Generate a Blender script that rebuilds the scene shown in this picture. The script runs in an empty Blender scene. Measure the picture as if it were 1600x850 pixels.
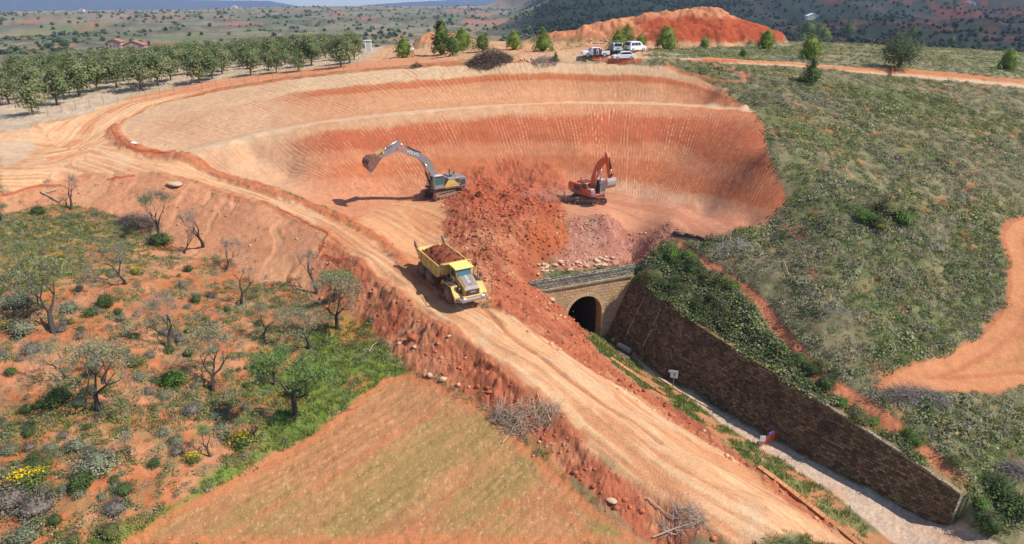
import bpy, bmesh, math, random
import numpy as np
from mathutils import Vector, Matrix

# ------------------------------------------------------------------ camera, sky, sun, exposure
scene = bpy.context.scene
H = 26.0
PITCH = math.radians(21.4)
cam_data = bpy.data.cameras.new("camera")
cam_data.sensor_width = 36.0
cam_data.lens = 24.0
cam_data.clip_start = 0.5
cam_data.clip_end = 60000
cam = bpy.data.objects.new("camera", cam_data)
scene.collection.objects.link(cam)
cam.location = (0, 0, H)
cam.rotation_euler = (math.pi / 2 - PITCH, 0, 0)
scene.camera = cam

SUN_EL = math.radians(50)
SUN_AZ = math.radians(-12)          # direction TO the sun, measured from +X
sun_dir = Vector((math.cos(SUN_AZ) * math.cos(SUN_EL), math.sin(SUN_AZ) * math.cos(SUN_EL), math.sin(SUN_EL)))
sd = bpy.data.lights.new("sun", 'SUN')
sd.energy = 4.6
sd.angle = math.radians(0.55)
sd.color = (1.0, 0.955, 0.88)
so = bpy.data.objects.new("sun", sd)
so.rotation_euler = sun_dir.to_track_quat('Z', 'Y').to_euler()
so.location = (60, -10, 120)
scene.collection.objects.link(so)

world = bpy.data.worlds.new("World")
scene.world = world
world.use_nodes = True
wn = world.node_tree
for n in list(wn.nodes):
    wn.nodes.remove(n)
sky = wn.nodes.new('ShaderNodeTexSky')
sky.sky_type = 'NISHITA'
sky.sun_disc = False
sky.sun_elevation = SUN_EL
sky.sun_rotation = math.pi / 2 - SUN_AZ
sky.altitude = 900
sky.dust_density = 0.1
sky.ozone_density = 3.0
bg = wn.nodes.new('ShaderNodeBackground')
bg.inputs[1].default_value = 0.15
wo = wn.nodes.new('ShaderNodeOutputWorld')
wn.links.new(sky.outputs[0], bg.inputs[0])
wn.links.new(bg.outputs[0], wo.inputs[0])
scene.view_settings.view_transform = 'Standard'
scene.view_settings.look = 'None'
scene.view_settings.exposure = 0.34
scene.view_settings.gamma = 1.0
scene.render.engine = 'CYCLES'
scene.cycles.max_bounces = 5
scene.cycles.diffuse_bounces = 3
scene.cycles.glossy_bounces = 2
scene.cycles.transmission_bounces = 3
scene.cycles.volume_bounces = 0
scene.cycles.transparent_max_bounces = 8
scene.cycles.use_denoising = True

rng = np.random.default_rng(7)
random.seed(7)
CP, SP = math.cos(PITCH), math.sin(PITCH)
F = 1066.0

# ------------------------------------------------------------------ numeric helpers
def ray(u, v):
    a = (u - 800.0) / F
    b = (425.0 - v) / F
    return a, CP + b * SP, -SP + b * CP

def wz(u, v, z):
    """world x,y of a photo point whose height is known"""
    dx, dy, dz = ray(u, v)
    t = (z - H) / dz
    return dx * t, dy * t

def hsh(ix, iy, seed):
    n = (ix * 374761393 + iy * 668265263 + seed * 974634777) & 0xffffffff
    n = ((n ^ (n >> 13)) * 1274126177) & 0xffffffff
    n = ((n ^ (n >> 16)) * 668265263) & 0xffffffff
    return ((n ^ (n >> 15)) & 0xffffff) / float(0x1000000)

def vn(x, y, seed=0):
    ix = np.floor(x).astype(np.int64); iy = np.floor(y).astype(np.int64)
    fx = x - ix; fy = y - iy
    fx = fx * fx * (3 - 2 * fx); fy = fy * fy * (3 - 2 * fy)
    a = hsh(ix, iy, seed); b = hsh(ix + 1, iy, seed)
    c = hsh(ix, iy + 1, seed); d = hsh(ix + 1, iy + 1, seed)
    return (a + (b - a) * fx) * (1 - fy) + (c + (d - c) * fx) * fy

def fbm(x, y, s, octv=4, seed=0, gain=0.5):
    """0..1, feature size s metres"""
    x = x / s; y = y / s
    t = 0; amp = 1; tot = 0
    for k in range(octv):
        t = t + amp * vn(x, y, seed + k * 17)
        tot += amp; amp *= gain
        x, y = (x * 1.6 + y * 1.2) + 11.3, (y * 1.6 - x * 1.2) + 5.7
    return t / tot

def worley(x, y, s, seed=0):
    x = x / s; y = y / s
    ix = np.floor(x).astype(np.int64); iy = np.floor(y).astype(np.int64)
    best = np.full(x.shape, 9.0); rid = np.zeros(x.shape)
    for dx in (-1, 0, 1):
        for dy in (-1, 0, 1):
            cx = ix + dx; cy = iy + dy
            px = cx + hsh(cx, cy, seed); py = cy + hsh(cx, cy, seed + 5)
            d = (px - x) ** 2 + (py - y) ** 2
            m = d < best
            best = np.where(m, d, best)
            rid = np.where(m, hsh(cx, cy, seed + 9), rid)
    return np.sqrt(best), rid

def sst(a, b, x):
    t = np.clip((x - a) / (b - a), 0, 1)
    return t * t * (3 - 2 * t)

class RBF:
    def __init__(self, P, c=1.2, lam=0.02):
        P = np.array(P, float)
        self.P = P[:, :2]; n = len(P); self.c = c
        d = np.sqrt(((self.P[:, None] - self.P[None]) ** 2).sum(-1) + c * c)
        A = np.zeros((n + 3, n + 3))
        A[:n, :n] = d - lam * np.eye(n)
        A[:n, n] = 1; A[:n, n + 1:] = self.P
        A[n, :n] = 1; A[n + 1:, :n] = self.P.T
        self.w = np.linalg.solve(A, np.concatenate([P[:, 2], [0, 0, 0]]))
    def __call__(self, x, y):
        out = np.empty(x.shape)
        xf = x.ravel(); yf = y.ravel(); of = out.ravel()
        for i in range(0, len(xf), 40000):
            X = xf[i:i + 40000, None]; Y = yf[i:i + 40000, None]
            d = np.sqrt((X - self.P[:, 0]) ** 2 + (Y - self.P[:, 1]) ** 2 + self.c ** 2)
            of[i:i + 40000] = d @ self.w[:-3] + self.w[-3] + xf[i:i + 40000] * self.w[-2] + yf[i:i + 40000] * self.w[-1]
        return of.reshape(x.shape)

def sdist(x, y, poly):
    """signed distance to a polygon, positive inside"""
    P = np.array(poly, float); Q = np.roll(P, -1, axis=0)
    best = np.full(x.shape, 1e18); ins = np.zeros(x.shape, bool)
    for (ax, ay), (bx, by) in zip(P, Q):
        ex = bx - ax; ey = by - ay; l2 = ex * ex + ey * ey + 1e-12
        t = np.clip(((x - ax) * ex + (y - ay) * ey) / l2, 0, 1)
        d = (x - ax - t * ex) ** 2 + (y - ay - t * ey) ** 2
        best = np.minimum(best, d)
        c = ((ay > y) != (by > y))
        with np.errstate(divide='ignore', invalid='ignore'):
            xi = ax + (y - ay) * ex / (ey if ey != 0 else 1e-12)
        ins ^= c & (x < xi)
    d = np.sqrt(best)
    return np.where(ins, d, -d)

def pline(x, y, line):
    """across (signed), along, for a polyline"""
    P = np.array(line, float)
    best = np.full(x.shape, 1e18); ac = np.zeros(x.shape); al = np.zeros(x.shape); s0 = 0
    for i in range(len(P) - 1):
        ax, ay = P[i][:2]; bx, by = P[i + 1][:2]
        ex = bx - ax; ey = by - ay; L = math.hypot(ex, ey) + 1e-9
        tr = ((x - ax) * ex + (y - ay) * ey) / L
        t = np.clip(tr, 0, L)
        qx = x - ax - t * ex / L; qy = y - ay - t * ey / L
        d = qx * qx + qy * qy
        m = d < best
        best = np.where(m, d, best)
        sg = np.sign(ex * (y - ay) - ey * (x - ax))
        ac = np.where(m, np.sqrt(d) * sg, ac)
        al = np.where(m, s0 + t, al)
        s0 += L
    return ac, al

# ------------------------------------------------------------------ height control points (photo u, photo v, height)
SHARED = """
185 215 7.6|178 205 8|200 185 9|260 160 10.6|350 142 12|450 125 13.6|550 115 15|650 107 16|750 101 16.8|850 99 17.1|950 100 17.1|1040 103 17|1090 120 15.6|1130 142 14.2|1165 165 12.7|1192 188 11.8|1200 240 9.4|1222 290 6.3|1228 318 4.6|1180 358 2.2
290 236 6.9|400 206 8.5|500 188 9.9|600 176 10.9|700 166 11.5|800 160 11.9|900 157 12|1000 158 12.1|1100 163 12.2|1170 170 12.3
300 243 6.7|400 214 8.3|500 195 9.7|600 182 10.7|700 173 11.3|800 167 11.7|900 164 11.8|1000 165 11.9|1100 169 12.0|1180 176 12.1
250 200 8.3|330 178 10|450 160 11.3|600 140 13.35|750 130 14.2|900 128 14.5|1040 132 14.4
400 245 5.8|450 275 3.6|540 316 1.9|620 300 1.8|700 292 2.2|800 291 2.3|900 292 2.3|1000 310 2.1|1100 332 2.0|1170 352 2
480 245 6|600 235 6.6|750 230 6.8|900 228 7.2|1050 240 6.8|1150 262 7.1
930 318 2|1050 335 2|760 300 2.2|830 305 2.2
560 336 1.7|620 332 1.5|690 312 1.8|650 360 .7|720 330 2.2
880 338 1.9|950 345 1.7|1050 355 1.3|1150 364 1.9|1080 366 .8
760 340 2.2|820 360 1.6|800 400 .6|760 400 .9|860 380 .3|700 365 .8
0 280 5.6|0 250 6.2|60 250 6.2|130 245 6.5|200 250 6.2|130 215 7.2|60 225 7|0 230 7.2|300 272 5|400 303 3.8|500 343 2.4|560 380 1.5|620 425 .5|700 480 -.4|760 520 -.9|820 580 -1.8|900 635 -2.7|1000 710 -3.8|1100 770 -4.7|1250 850 -6
300 285 4.7|400 325 3.4|500 365 2.0|560 410 1.1|620 455 .2|700 515 -.8|780 575 -1.8|850 635 -2.8|930 700 -3.7|1080 800 -5|1170 850 -6
205 235 6.9|250 247 6.2|330 264 5|400 290 4.1|480 322 2.8|560 365 1.8|600 400 1|650 390 .2|720 440 -.2|690 440 -.1|760 475 -.6|800 500 -1
60 195 9|0 215 7.9|130 185 9.2|200 158 10.6|300 136 12|400 120 13.4|500 108 14.6|600 98 15.8|700 88 16.6
0 165 10|0 120 11|100 130 11|100 165 10.3|300 112 13|500 95 14.8|300 85 12.5|500 80 14|100 100 10.5
60 275 5.6|100 270 5.4|190 268 5.5|250 275 5.2
0 330 3.6|50 320 3.6|100 328 2.9|170 335 2.4|250 362 1.1|330 400 -.1|400 425 -.9|470 460 -1.9
0 380 3|100 400 2|0 500 1.2|100 500 1|200 450 1|300 450 -.4|200 550 -.6|0 640 -.8|100 640 -1|300 600 -2.3|400 520 -2.2|0 740 -2|0 850 -3|150 750 -2.4|200 680 -2|400 640 -3.2|300 700 -3|250 780 -3.6
500 470 -2.2|520 510 -2.8|560 505 -2.8|600 540 -3|640 590 -3.5|540 600 -3.5|500 650 -3.8|700 600 -3.2|760 625 -3.5|820 670 -4|880 720 -4.5|940 775 -5|1000 835 -6|1040 850 -6.4
300 800 -4|200 850 -4.2|400 740 -4.2|600 700 -4.3|600 850 -5.3|800 760 -5|900 820 -5.8
600 95 16|600 80 16|700 80 17|800 80 17.1|900 85 17.2|1000 85 17.2|1000 68 17.3|1100 75 17.4|1200 90 16.8|1200 65 17.4|1130 110 16.4|1300 70 17|1300 60 17.4|1400 60 17.2|1400 105 15.6|1300 105 16|1500 90 15.6|1600 95 14.8|1600 62 16|1500 118 14.4|1600 133 12.8|650 65 16.5|800 65 17|900 66 17.3
"""
WALLBASE = [(945, 525), (1038, 590), (1121, 637), (1179, 669), (1260, 713), (1362, 767), (1482, 821)]
WZB = -10.5
WALLTOP = [(988, 437, -3.8), (1105, 518, -4.6), (1198, 576, -5.2), (1305, 642, -5.95), (1425, 720, -6.95), (1501, 772, -7.6)]
CUTPTS = """
850 500 -2.9|820 470 -1.6|800 440 -.6|835 440 -2.4|860 470 -4.2|890 500 -7|925 520 -9.4|870 520 -4|900 560 -4|940 600 -4|960 565 -7.2|1000 600 -7.6
980 640 -4.4|1040 650 -7|1039 622 -7.7|1100 680 -7.6|1190 737 -8.1|1340 852 -8.7|1100 720 -6|1180 770 -6.8|1280 850 -7.4
800 520 -1.4|900 598 -2.7|1000 660 -3.6|1100 718 -4.5|1200 785 -5.4|1300 850 -6.3
950 535 -10.2|1000 576 -10.3|1130 665 -10.3|1200 709 -10.3|1288 762 -10.4|1395 850 -10.4
"""
HILLPTS = """
1010 425 -2.5|1060 460 -3.2|1100 495 -4|1200 562 -4.8|1300 628 -5.6|1420 705 -6.7|1508 765 -7.6
1060 385 -.5|1120 420 -.8|1180 470 -1.8|1240 540 -3.5|1310 600 -4.8|1380 650 -5.7|1450 700 -6.5|1510 748 -7.2|1120 380 .8
1300 500 -1.5|1300 400 2|1300 300 6|1300 220 9.5|1300 160 12.5|1300 118 15.3|1200 380 1|1200 430 -.2|1230 350 3
1240 230 9.6|1240 160 13|1400 500 -2.4|1400 400 1.4|1400 300 5.2|1400 200 9.8|1500 500 -3.2|1400 600 -4.6|1600 600 -5.6|1600 340 2.2|1500 400 .6|1560 450 -1.4|1600 450 -1.6|1600 520 -4
1600 700 -7.2|1550 700 -6.8|1600 780 -8.6|1500 250 7|1500 150 12|1600 250 6|1600 180 9.6|1500 620 -5.4
850 424 -2.2|880 420 -2.4|915 416 -2.5|950 410 -2.5|985 408 -3.0|1020 385 -.7|840 430 -1.9
"""
ENDPTS = [(1525, 790, -8.6), (1520, 830, -10), (1495, 835, -10.4), (1560, 810, -9.3), (1470, 850, -10.4), (1540, 850, -10)]
OFF = [(-110, 60, 4), (-70, 45, 1), (-50, 25, -3), (-25, 15, -6), (0, 12, -7.5), (15, 15, -8.4), (-60, 0, -5), (0, -30, -9), (60, -20, -12),
       (36, 33, -10.6), (40, 25, -10.7), (46, 14, -11), (30, 15, -10.7), (24, 22, -9), (62, 30, -9.5), (90, 60, -2), (110, 100, 9), (140, 150, 14), (95, 30, -8),
       (-140, 120, 8), (-160, 170, 9), (150, 200, 15), (-120, 90, 6.5), (-60, 200, 13), (0, 200, 17), (60, 210, 17.3), (120, 220, 16.5), (-120, 190, 9)]
def parse(s):
    return [tuple(float(q) for q in p.split()) for ln in s.strip().split("\n") for p in ln.split("|")]
def pw(L):
    return [(*wz(u, v, z), z) for u, v, z in L]
wall_base = [(*wz(u, v, WZB), WZB) for u, v in WALLBASE]
wall_top = pw(WALLTOP)
# portal frame
e1 = np.array([0.92, 0.39]); e1 /= np.linalg.norm(e1)
en = np.array([e1[1], -e1[0]])                     # faces the cutting
PC = np.array(wall_base[0][:2])                    # right foot of the portal face
def port(s, d):                                    # s: metres left of PC, d: metres out of the face
    return PC - e1 * s + en * d
def densify(s, k=3):
    P = np.array(parse(s)); t = np.arange(len(P)); q = np.arange(0, len(P) - 1 + 1e-6, 1 / k); q = q[np.abs(q - np.round(q)) > 1e-6]
    cr = []
    for a in q:                                    # smooth (Catmull-Rom) points between the given ones
        i = int(a); f = a - i; p = [P[min(max(i + d, 0), len(P) - 1)] for d in (-1, 0, 1, 2)]
        cr.append(tuple(.5 * (2 * p[1] + (p[2] - p[0]) * f + (2 * p[0] - 5 * p[1] + 4 * p[2] - p[3]) * f * f + (3 * p[1] - p[0] - 3 * p[2] + p[3]) * f ** 3)))
    return cr
SH_LINES = SHARED.strip().split("\n")
shared = pw(parse(SHARED)) + pw(densify(SH_LINES[1]) + densify(SH_LINES[2]) + densify("450 125 13.6|550 115 15|650 107 16|750 101 16.8|850 99 17.1|950 100 17.1|1040 103 17")) + OFF + pw(ENDPTS)
f_cut = RBF(shared + pw(parse(CUTPTS)) + [(x, y, WZB) for x, y, _ in wall_base] +
            [(x + 1.6, y + 1.1, WZB) for x, y, _ in wall_base[1:]] +
            [(*port(1.5, -1.5), WZB), (*port(-2.5, -.5), WZB), (*port(4.8, 0), -8), (*port(7.5, 0.2), -4.0), (*port(9.5, -.5), -2.6)], c=0.55)
_w = np.array(wall_top); _t = np.linspace(0, 5, 14)
_wtr = np.stack([np.interp(_t, range(6), _w[:, i]) for i in range(3)], 1)
f_hill = RBF(shared + [(x, y, z - .1) for x, y, z in wall_top] + pw(parse(HILLPTS)) +
             [(x + dx_, y + dy_, z - .14) for x, y, z in _wtr for dx_, dy_ in ((.35, .25), (.95, .66))] +
             [(*port(-4, -1.6), -2.8), (*port(0, -1.4), -2.6), (*port(4, -1.4), -2.5), (*port(9.5, -.5), -2.6)] , c=0.55)
# the boundary between cutting and hill runs half way up the wall batter
bl = [(x + .34, y + .24) for x, y, _ in wall_top[1:]] + [(wall_base[-1][0] + .9, wall_base[-1][1] + .1)]
wend = np.array(bl[-1])
cut_poly = [tuple(port(9.6, -.75)), tuple(port(-3.1, -.75))] + bl + [(46.5, 20), (60, -40), (-200, -40), (-200, 30), tuple(port(60, 10)), tuple(port(14, 2))]

def mound(x, y, crest, yc, z0, slope):
    C = np.array([(ray(u, v)[0] / ray(u, v)[1] * yc, H + ray(u, v)[2] / ray(u, v)[1] * yc) for u, v in crest])
    zc = np.interp(x, C[:, 0], C[:, 1], left=-50, right=-50)
    n = (fbm(x, y, 9, 4, 31) - .5) * 5 + (fbm(x, y, 2.2, 3, 33) - .5) * 1.6
    m = zc - slope * np.maximum(np.abs(y - yc + n) - 2.0, 0)
    return np.where(m < z0 - 3, -99.0, m)
CREST1 = [(770, 78), (800, 70), (850, 55), (900, 45), (950, 34), (1000, 24), (1040, 20), (1110, 13), (1122, 15), (1135, 24), (1160, 33), (1190, 42), (1215, 52), (1235, 70)]
CREST2 = [(985, 70), (1005, 56), (1030, 46), (1075, 41), (1120, 36), (1160, 42), (1195, 48), (1216, 58), (1228, 68)]
CREST3 = [(632, 78), (650, 64), (668, 56), (690, 53), (730, 58), (760, 70), (775, 78)]
CREST4 = [(745, 92), (765, 85), (800, 82), (835, 83), (870, 86), (900, 92)]

def far_z(x, y):
    r = np.hypot(x, y)
    u = 800 + 1145 * x / np.maximum(y, 1)
    u = np.where(y < r * .3, np.where(x < 0, -600, 2200), np.clip(u, -600, 2200))
    lr = np.log(r + 1)
    crest = np.interp(u, [-600, 0, 300, 370, 450, 600, 830], [3, 4, 6, 12, 16, 17, 19])
    kl = np.log(np.array([150, 230, 330, 600, 1200, 1800, 2500, 3000, 3600, 5000, 20000.]))
    L = np.interp(lr, kl, [16, 8, -6, -4, -2, 3, 0, 0, -30, -30, -30])
    L = L + crest * sst(1500, 2450, r) * (1 - sst(3000, 3600, r))
    kr = np.log(np.array([150, 230, 300, 480, 700, 1300, 2000, 3000, 5000, 20000.]))
    R = np.interp(lr, kr, [17, 14, 4, 0, 8, 48, 80, 110, 100, 60])
    w = sst(760, 900, u + (fbm(x, y, 300, 3, 77) - .5) * 120)
    amp = sst(230, 700, r) * (1 - .55 * sst(1500, 2400, r) * (1 - w))
    rid = 1 - np.abs(fbm(x, y, 260, 4, 51) * 2 - 1)
    hn = (rid - .7) * 34 + (fbm(x, y, 90, 4, 52) - .5) * 14
    z = L * (1 - w) + R * w + hn * amp * (.6 + .5 * w) * np.minimum(1, .25 + r / 1500)
    # far blue mountains
    mt = np.interp(u, [-600, 0, 60, 150, 230, 300, 420, 470, 500, 545, 575, 640, 700, 760, 830, 2200],
                   [80, 75, 120, 170, 180, 62, 56, 6, -40, -10, 24, 50, 70, 80, 120, 160])
    mt = mt * (.8 + .4 * fbm(x, y, 1600, 4, 91))
    near_m = np.exp(-((r - 7600) / 1300) ** 2)
    z = z + np.maximum(mt + 30, 0) * near_m * (1 - w)
    return z

def HB(x, y):
    x = np.asarray(x, float); y = np.asarray(y, float)
    r = np.hypot(x, y)
    nb = 1 - sst(185, 245, r)
    z = np.zeros(x.shape)
    m = nb > 0
    if m.any():
        xm = x[m]; ym = y[m]
        sdm = sdist(xm, ym, cut_poly)
        zc = np.zeros(xm.shape); zh = np.zeros(xm.shape)
        w = sst(-.05, .05, sdm)
        a = w > 0; b = w < 1
        zc[a] = f_cut(xm[a], ym[a]); zh[b] = f_hill(xm[b], ym[b])
        zz = zc * w + zh * (1 - w)
        for cr, yc, sl in ((CREST1, 178, .62), (CREST2, 166, .62), (CREST3, 168, .55), (CREST4, 132, .3)):
            zz = np.maximum(zz, mound(xm, ym, cr, yc, 17, sl))
        z[m] = zz * nb[m]
    m = nb < 1
    if m.any():
        z[m] += far_z(x[m], y[m]) * (1 - nb[m])
    return z

_at_cache = {}
def at_many(uv, tmax=9000):
    """photo points -> world points on the ground"""
    uv = np.asarray(uv, float)
    dx, dy, dz = ray(uv[:, 0], uv[:, 1])
    ts = np.concatenate([np.arange(28, 140, .5), np.geomspace(140, tmax, 220)])
    X = dx[:, None] * ts; Y = dy[:, None] * ts; Z = H + dz[:, None] * ts
    G = HB(X, Y)
    below = Z < G
    idx = np.where(below.any(1), below.argmax(1), len(ts) - 1)
    idx = np.maximum(idx, 1)
    lo = ts[idx - 1]; hi = ts[idx]
    for _ in range(14):
        mid = (lo + hi) / 2
        g = HB(dx * mid, dy * mid)
        b = H + dz * mid < g
        hi = np.where(b, mid, hi); lo = np.where(b, lo, mid)
    t = (lo + hi) / 2
    return np.stack([dx * t, dy * t, H + dz * t], 1)
def at(u, v):
    k = (u, v)
    if k not in _at_cache:
        _at_cache[k] = at_many([(u, v)])[0]
    return _at_cache[k]
def P2(s):
    """'u v|u v|...' -> world xy list on the ground"""
    L = [tuple(float(q) for q in p.split()) for p in s.replace("\n", "|").split("|") if p.strip()]
    return [tuple(p[:2]) for p in at_many(L)]

NTH, DR = 1400, .14

# ------------------------------------------------------------------ ground regions (world polygons)
ROAD = P2("""0 303|60 288|130 272|190 270|250 277|330 297|420 326|500 362|560 408|620 455|700 515|780 575|850 633|910 690|960 735|1010 765|1080 805|1150 850
1335 850|1250 797|1180 742|1100 690|1000 622|930 582|860 535|800 497|765 482|735 478|690 462|655 445|625 408|590 380|540 352|480 324|400 292|320 264|250 246|205 234|183 218|178 205|195 186|260 158|350 136|450 119|550 109|640 101|700 95
700 84|600 94|500 105|400 116|300 132|200 153|130 180|60 195|0 210""")
RAMP = P2("590 322|640 312|690 318|700 335|690 355|700 385|745 430|765 470|745 485|690 470|650 445|625 410|600 378|560 350")
PIT = P2("""185 216|176 204|200 185|260 160|350 141|450 125|550 114.5|650 106|750 100.5|850 98.5|950 99.5|1040 103|1085 118|1110 130|1140 150|1165 163|1192 190|1196 215|1200 240|1210 262|1224 290|1229 315|1205 340|1185 358
1120 362|1060 366|980 350|880 340|820 330|760 325|700 320|640 325|560 345|540 336|480 312|400 283|320 256|260 240|205 228""")
FLOOR = P2("600 318|700 293|770 293|900 293|1000 311|1100 333|1180 354|1140 366|1060 368|960 350|880 342|800 345|740 330|690 325")
SLOPE_P = P2("878 338|960 343|1040 350|1064 360|1045 380|1012 402|990 414|930 418|870 425|850 425|862 400|885 380|888 355")
HEAP = P2("690 300|720 305|760 280|830 290|880 330|890 385|850 425|845 440|850 460|900 500|935 525|985 570|1040 612|1190 735|1345 852|1250 800|1100 692|930 585|800 500|762 480|745 430|700 385|690 350")
BANK_L = P2("0 300|60 287|130 272|190 268|250 275|330 295|420 325|500 362|560 408|620 455|700 515|780 575|850 633|910 690|960 735|1010 765|1080 805|1170 850|1050 852|1000 835|950 795|885 740|830 690|770 640|700 605|640 580|610 540|570 500|520 470|470 455|400 440|330 395|290 400|250 370|170 330|100 320|50 325|0 335")
ORCH = P2("0 235|60 198|130 182|200 156|300 134|400 118|500 107|600 97|640 92|640 80|560 76|480 66|300 66|0 80")
FIELD = P2("180 852|250 812|340 760|430 712|500 668|560 622|600 590|640 582|700 607|770 642|820 690|875 745|940 797|1000 840|1020 852")
GREEN_L = P2("330 850|150 850|200 820|280 785|320 745|400 700|440 640|400 600|470 570|480 510|540 495|590 510|625 560|655 585|610 600|570 625|500 672|430 715|340 763|250 815|215 840")
FIELD_R = P2("1600 335|1575 345|1562 365|1572 400|1575 450|1560 490|1520 530|1470 555|1400 580|1365 600|1375 610|1420 614|1500 616|1600 606|1800 590|1800 335")
GREEN_R = P2("1410 440|1460 400|1530 330|1570 350|1570 450|1550 490|1510 530|1440 560|1370 590|1350 570|1400 520|1420 480")
BALL = P2("955 525|1000 572|1130 664|1200 708|1288 761|1400 852|1560 852|1490 822|1362 770|1260 716|1179 672|1121 640|1038 593|945 522")
VERGE = P2("925 520|985 560|1070 612|1120 660|1200 709|1288 762|1395 852|1345 852|1260 790|1180 730|1100 665|1030 620|960 572|920 535")
PLAT = P2("700 97|760 92|870 95|975 97|1040 98|1120 100|1230 105|1400 120|1600 142|1800 150|1800 50|1200 50|1000 60|820 62|700 75|640 70|580 76|600 95")
PLGREEN = P2("1010 80|1060 78|1200 72|1216 60|1240 56|1400 52|1600 55|1800 55|1800 132|1600 130|1400 113|1230 98|1120 95|1010 93")
ROAD_R = P2("870 98|1000 93|1120 99|1230 104|1400 119|1600 138|1800 156|1800 147|1600 131.5|1500 122|1400 113|1230 97|1120 93|1040 90|960 84|860 82|800 95")
BARE_C = P2("560 95|700 96|870 100|960 98|1010 92|1040 78|1216 60|1216 52|1150 52|820 66|800 60|700 66|640 66|590 82")
PATH = P2("1063 384|1120 418|1165 450|1200 490|1235 532|1262 570|1300 605|1340 628|1385 655|1440 702|1500 748")
BENCH = P2("270 243|340 226|400 209|500 191|600 179|700 169.5|800 163.5|900 160.5|1000 161.5|1100 166|1178 174")
LOWB = P2("300 243|400 218|500 201|600 188|700 178|800 172|900 170")
REDP = P2("712 302|722 272|760 262|800 250|850 262|880 280|890 300|882 335|800 345|740 325")
SCOOP = P2("820 352|850 340|884 345|888 380|868 400|835 392")
GREEN_B = P2("0 645|80 625|160 640|250 640|320 612|400 600|430 630|330 655|220 665|120 700|60 730|0 710")
GREEN_T = P2("0 335|100 335|170 345|235 370|250 395|200 415|120 405|60 430|0 440")
LOOP = P2("1040 100|1090 118|1120 126|1160 129|1164 121|1155 112|1120 104")
ROADC = P2("0 240|70 245|150 232|220 252|300 274|400 306|500 346|560 384|620 430|700 490|780 545|860 600|950 665|1050 735|1150 795|1240 850")
ROADC2 = P2("60 260|130 235|170 205|230 165|330 138|450 117|560 105|690 90")
RUT = P2("755 480|790 520|850 560|900 600|960 640|1030 690")
TREAD = P2("620 325|650 365|690 420|720 470")
CREAM_L = P2("0 222|40 218|60 228|40 250|10 262|0 262")
BARE_PATCH = [(P2("%f %f" % (u, v))[0], r_) for u, v, r_ in
    [(150, 495, 5), (240, 440, 3), (60, 510, 3.5), (330, 470, 4), (200, 560, 4), (280, 580, 2.5), (120, 690, 2.5), (260, 700, 3.5), (300, 760, 2.5), (190, 780, 2.2), (380, 650, 1.6), (160, 400, 3), (240, 395, 2.5), (450, 560, 1.5), (540, 520, 1.2)]]
ROWA = P2("560 560|650 610"); 
STRIPS = [P2("680 640|600 690|540 735|430 790|330 850"), P2("740 730|690 790|620 850"), P2("850 770|790 790|740 830|720 852"), P2("850 770|880 800|940 850"), P2("700 590|790 660|900 755|1010 850")]

def lerp(c, col, m):
    return c * (1 - m)[:, None] + np.array(col)[None, :] * m[:, None]
def srgb(r, g, b, k=1.0):
    f = lambda q: (q / 255.0 / 12.92) if q <= 10 else (((q / 255.0) + .055) / 1.055) ** 2.4
    return np.array([f(r), f(g), f(b)]) * k
ALB = 0.80                      # photo value of a sunlit surface -> base colour
def A(r, g, b, k=1.0):
    return srgb(r, g, b, ALB * k)
CREAM = A(224, 182, 140); ORANGE = A(214, 146, 100); RED = A(178, 102, 70); DRED = A(150, 80, 56); PALE = A(222, 178, 145)
ROADCOL = A(226, 172, 124); ROADRED = A(205, 138, 94); PURP = A(186, 124, 102); SOIL = A(196, 118, 74)
GRASS = A(98, 126, 54); DGRASS = A(80, 104, 48); SCRUB = A(128, 122, 84); DRY = A(172, 148, 110)
BX = [-58, -44, -36.4, -28, -19, -9.6, 0, 10, 19, 28, 34]
BZ = [6.6, 6.8, 8.4, 9.8, 10.8, 11.4, 11.8, 11.95, 12, 12.1, 12.2]
RX = [-58, -53, -39, -27, -16, -6, 5, 18, 24, 28, 31, 34]
RZ = [8, 10.8, 13.6, 15, 16, 16.8, 17.1, 17.1, 17, 15.6, 14, 13]

def mk(x, y, poly, soft=.5, warp=.8, wl=2.5, seed=3, grow=0.0):
    """soft noisy mask of a region (only evaluated near its bounding box)"""
    P = np.array(poly); m = np.zeros(x.shape)
    b = (x > P[:, 0].min() - 5) & (x < P[:, 0].max() + 5) & (y > P[:, 1].min() - 5) & (y < P[:, 1].max() + 5)
    if b.any():
        xb = x[b]; yb = y[b]
        d = sdist(xb, yb, poly) + grow
        d = d + (fbm(xb, yb, wl, 4, seed) - .5) * 2 * warp
        m[b] = sst(-soft, soft, d)
    return m
def lmask(x, y, line, w, soft, warp=.5, seed=4):
    P = np.array(line); m = np.zeros(x.shape); ac = np.zeros(x.shape); al = np.zeros(x.shape)
    b = (x > P[:, 0].min() - w - 4) & (x < P[:, 0].max() + w + 4) & (y > P[:, 1].min() - w - 4) & (y < P[:, 1].max() + w + 4)
    if b.any():
        ac[b], al[b] = pline(x[b], y[b], line)
        m[b] = 1 - sst(w - soft, w + soft, np.abs(ac[b]) + (fbm(x[b], y[b], 1.2, 3, seed) - .5) * 2 * warp)
    return m, ac, al

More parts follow.
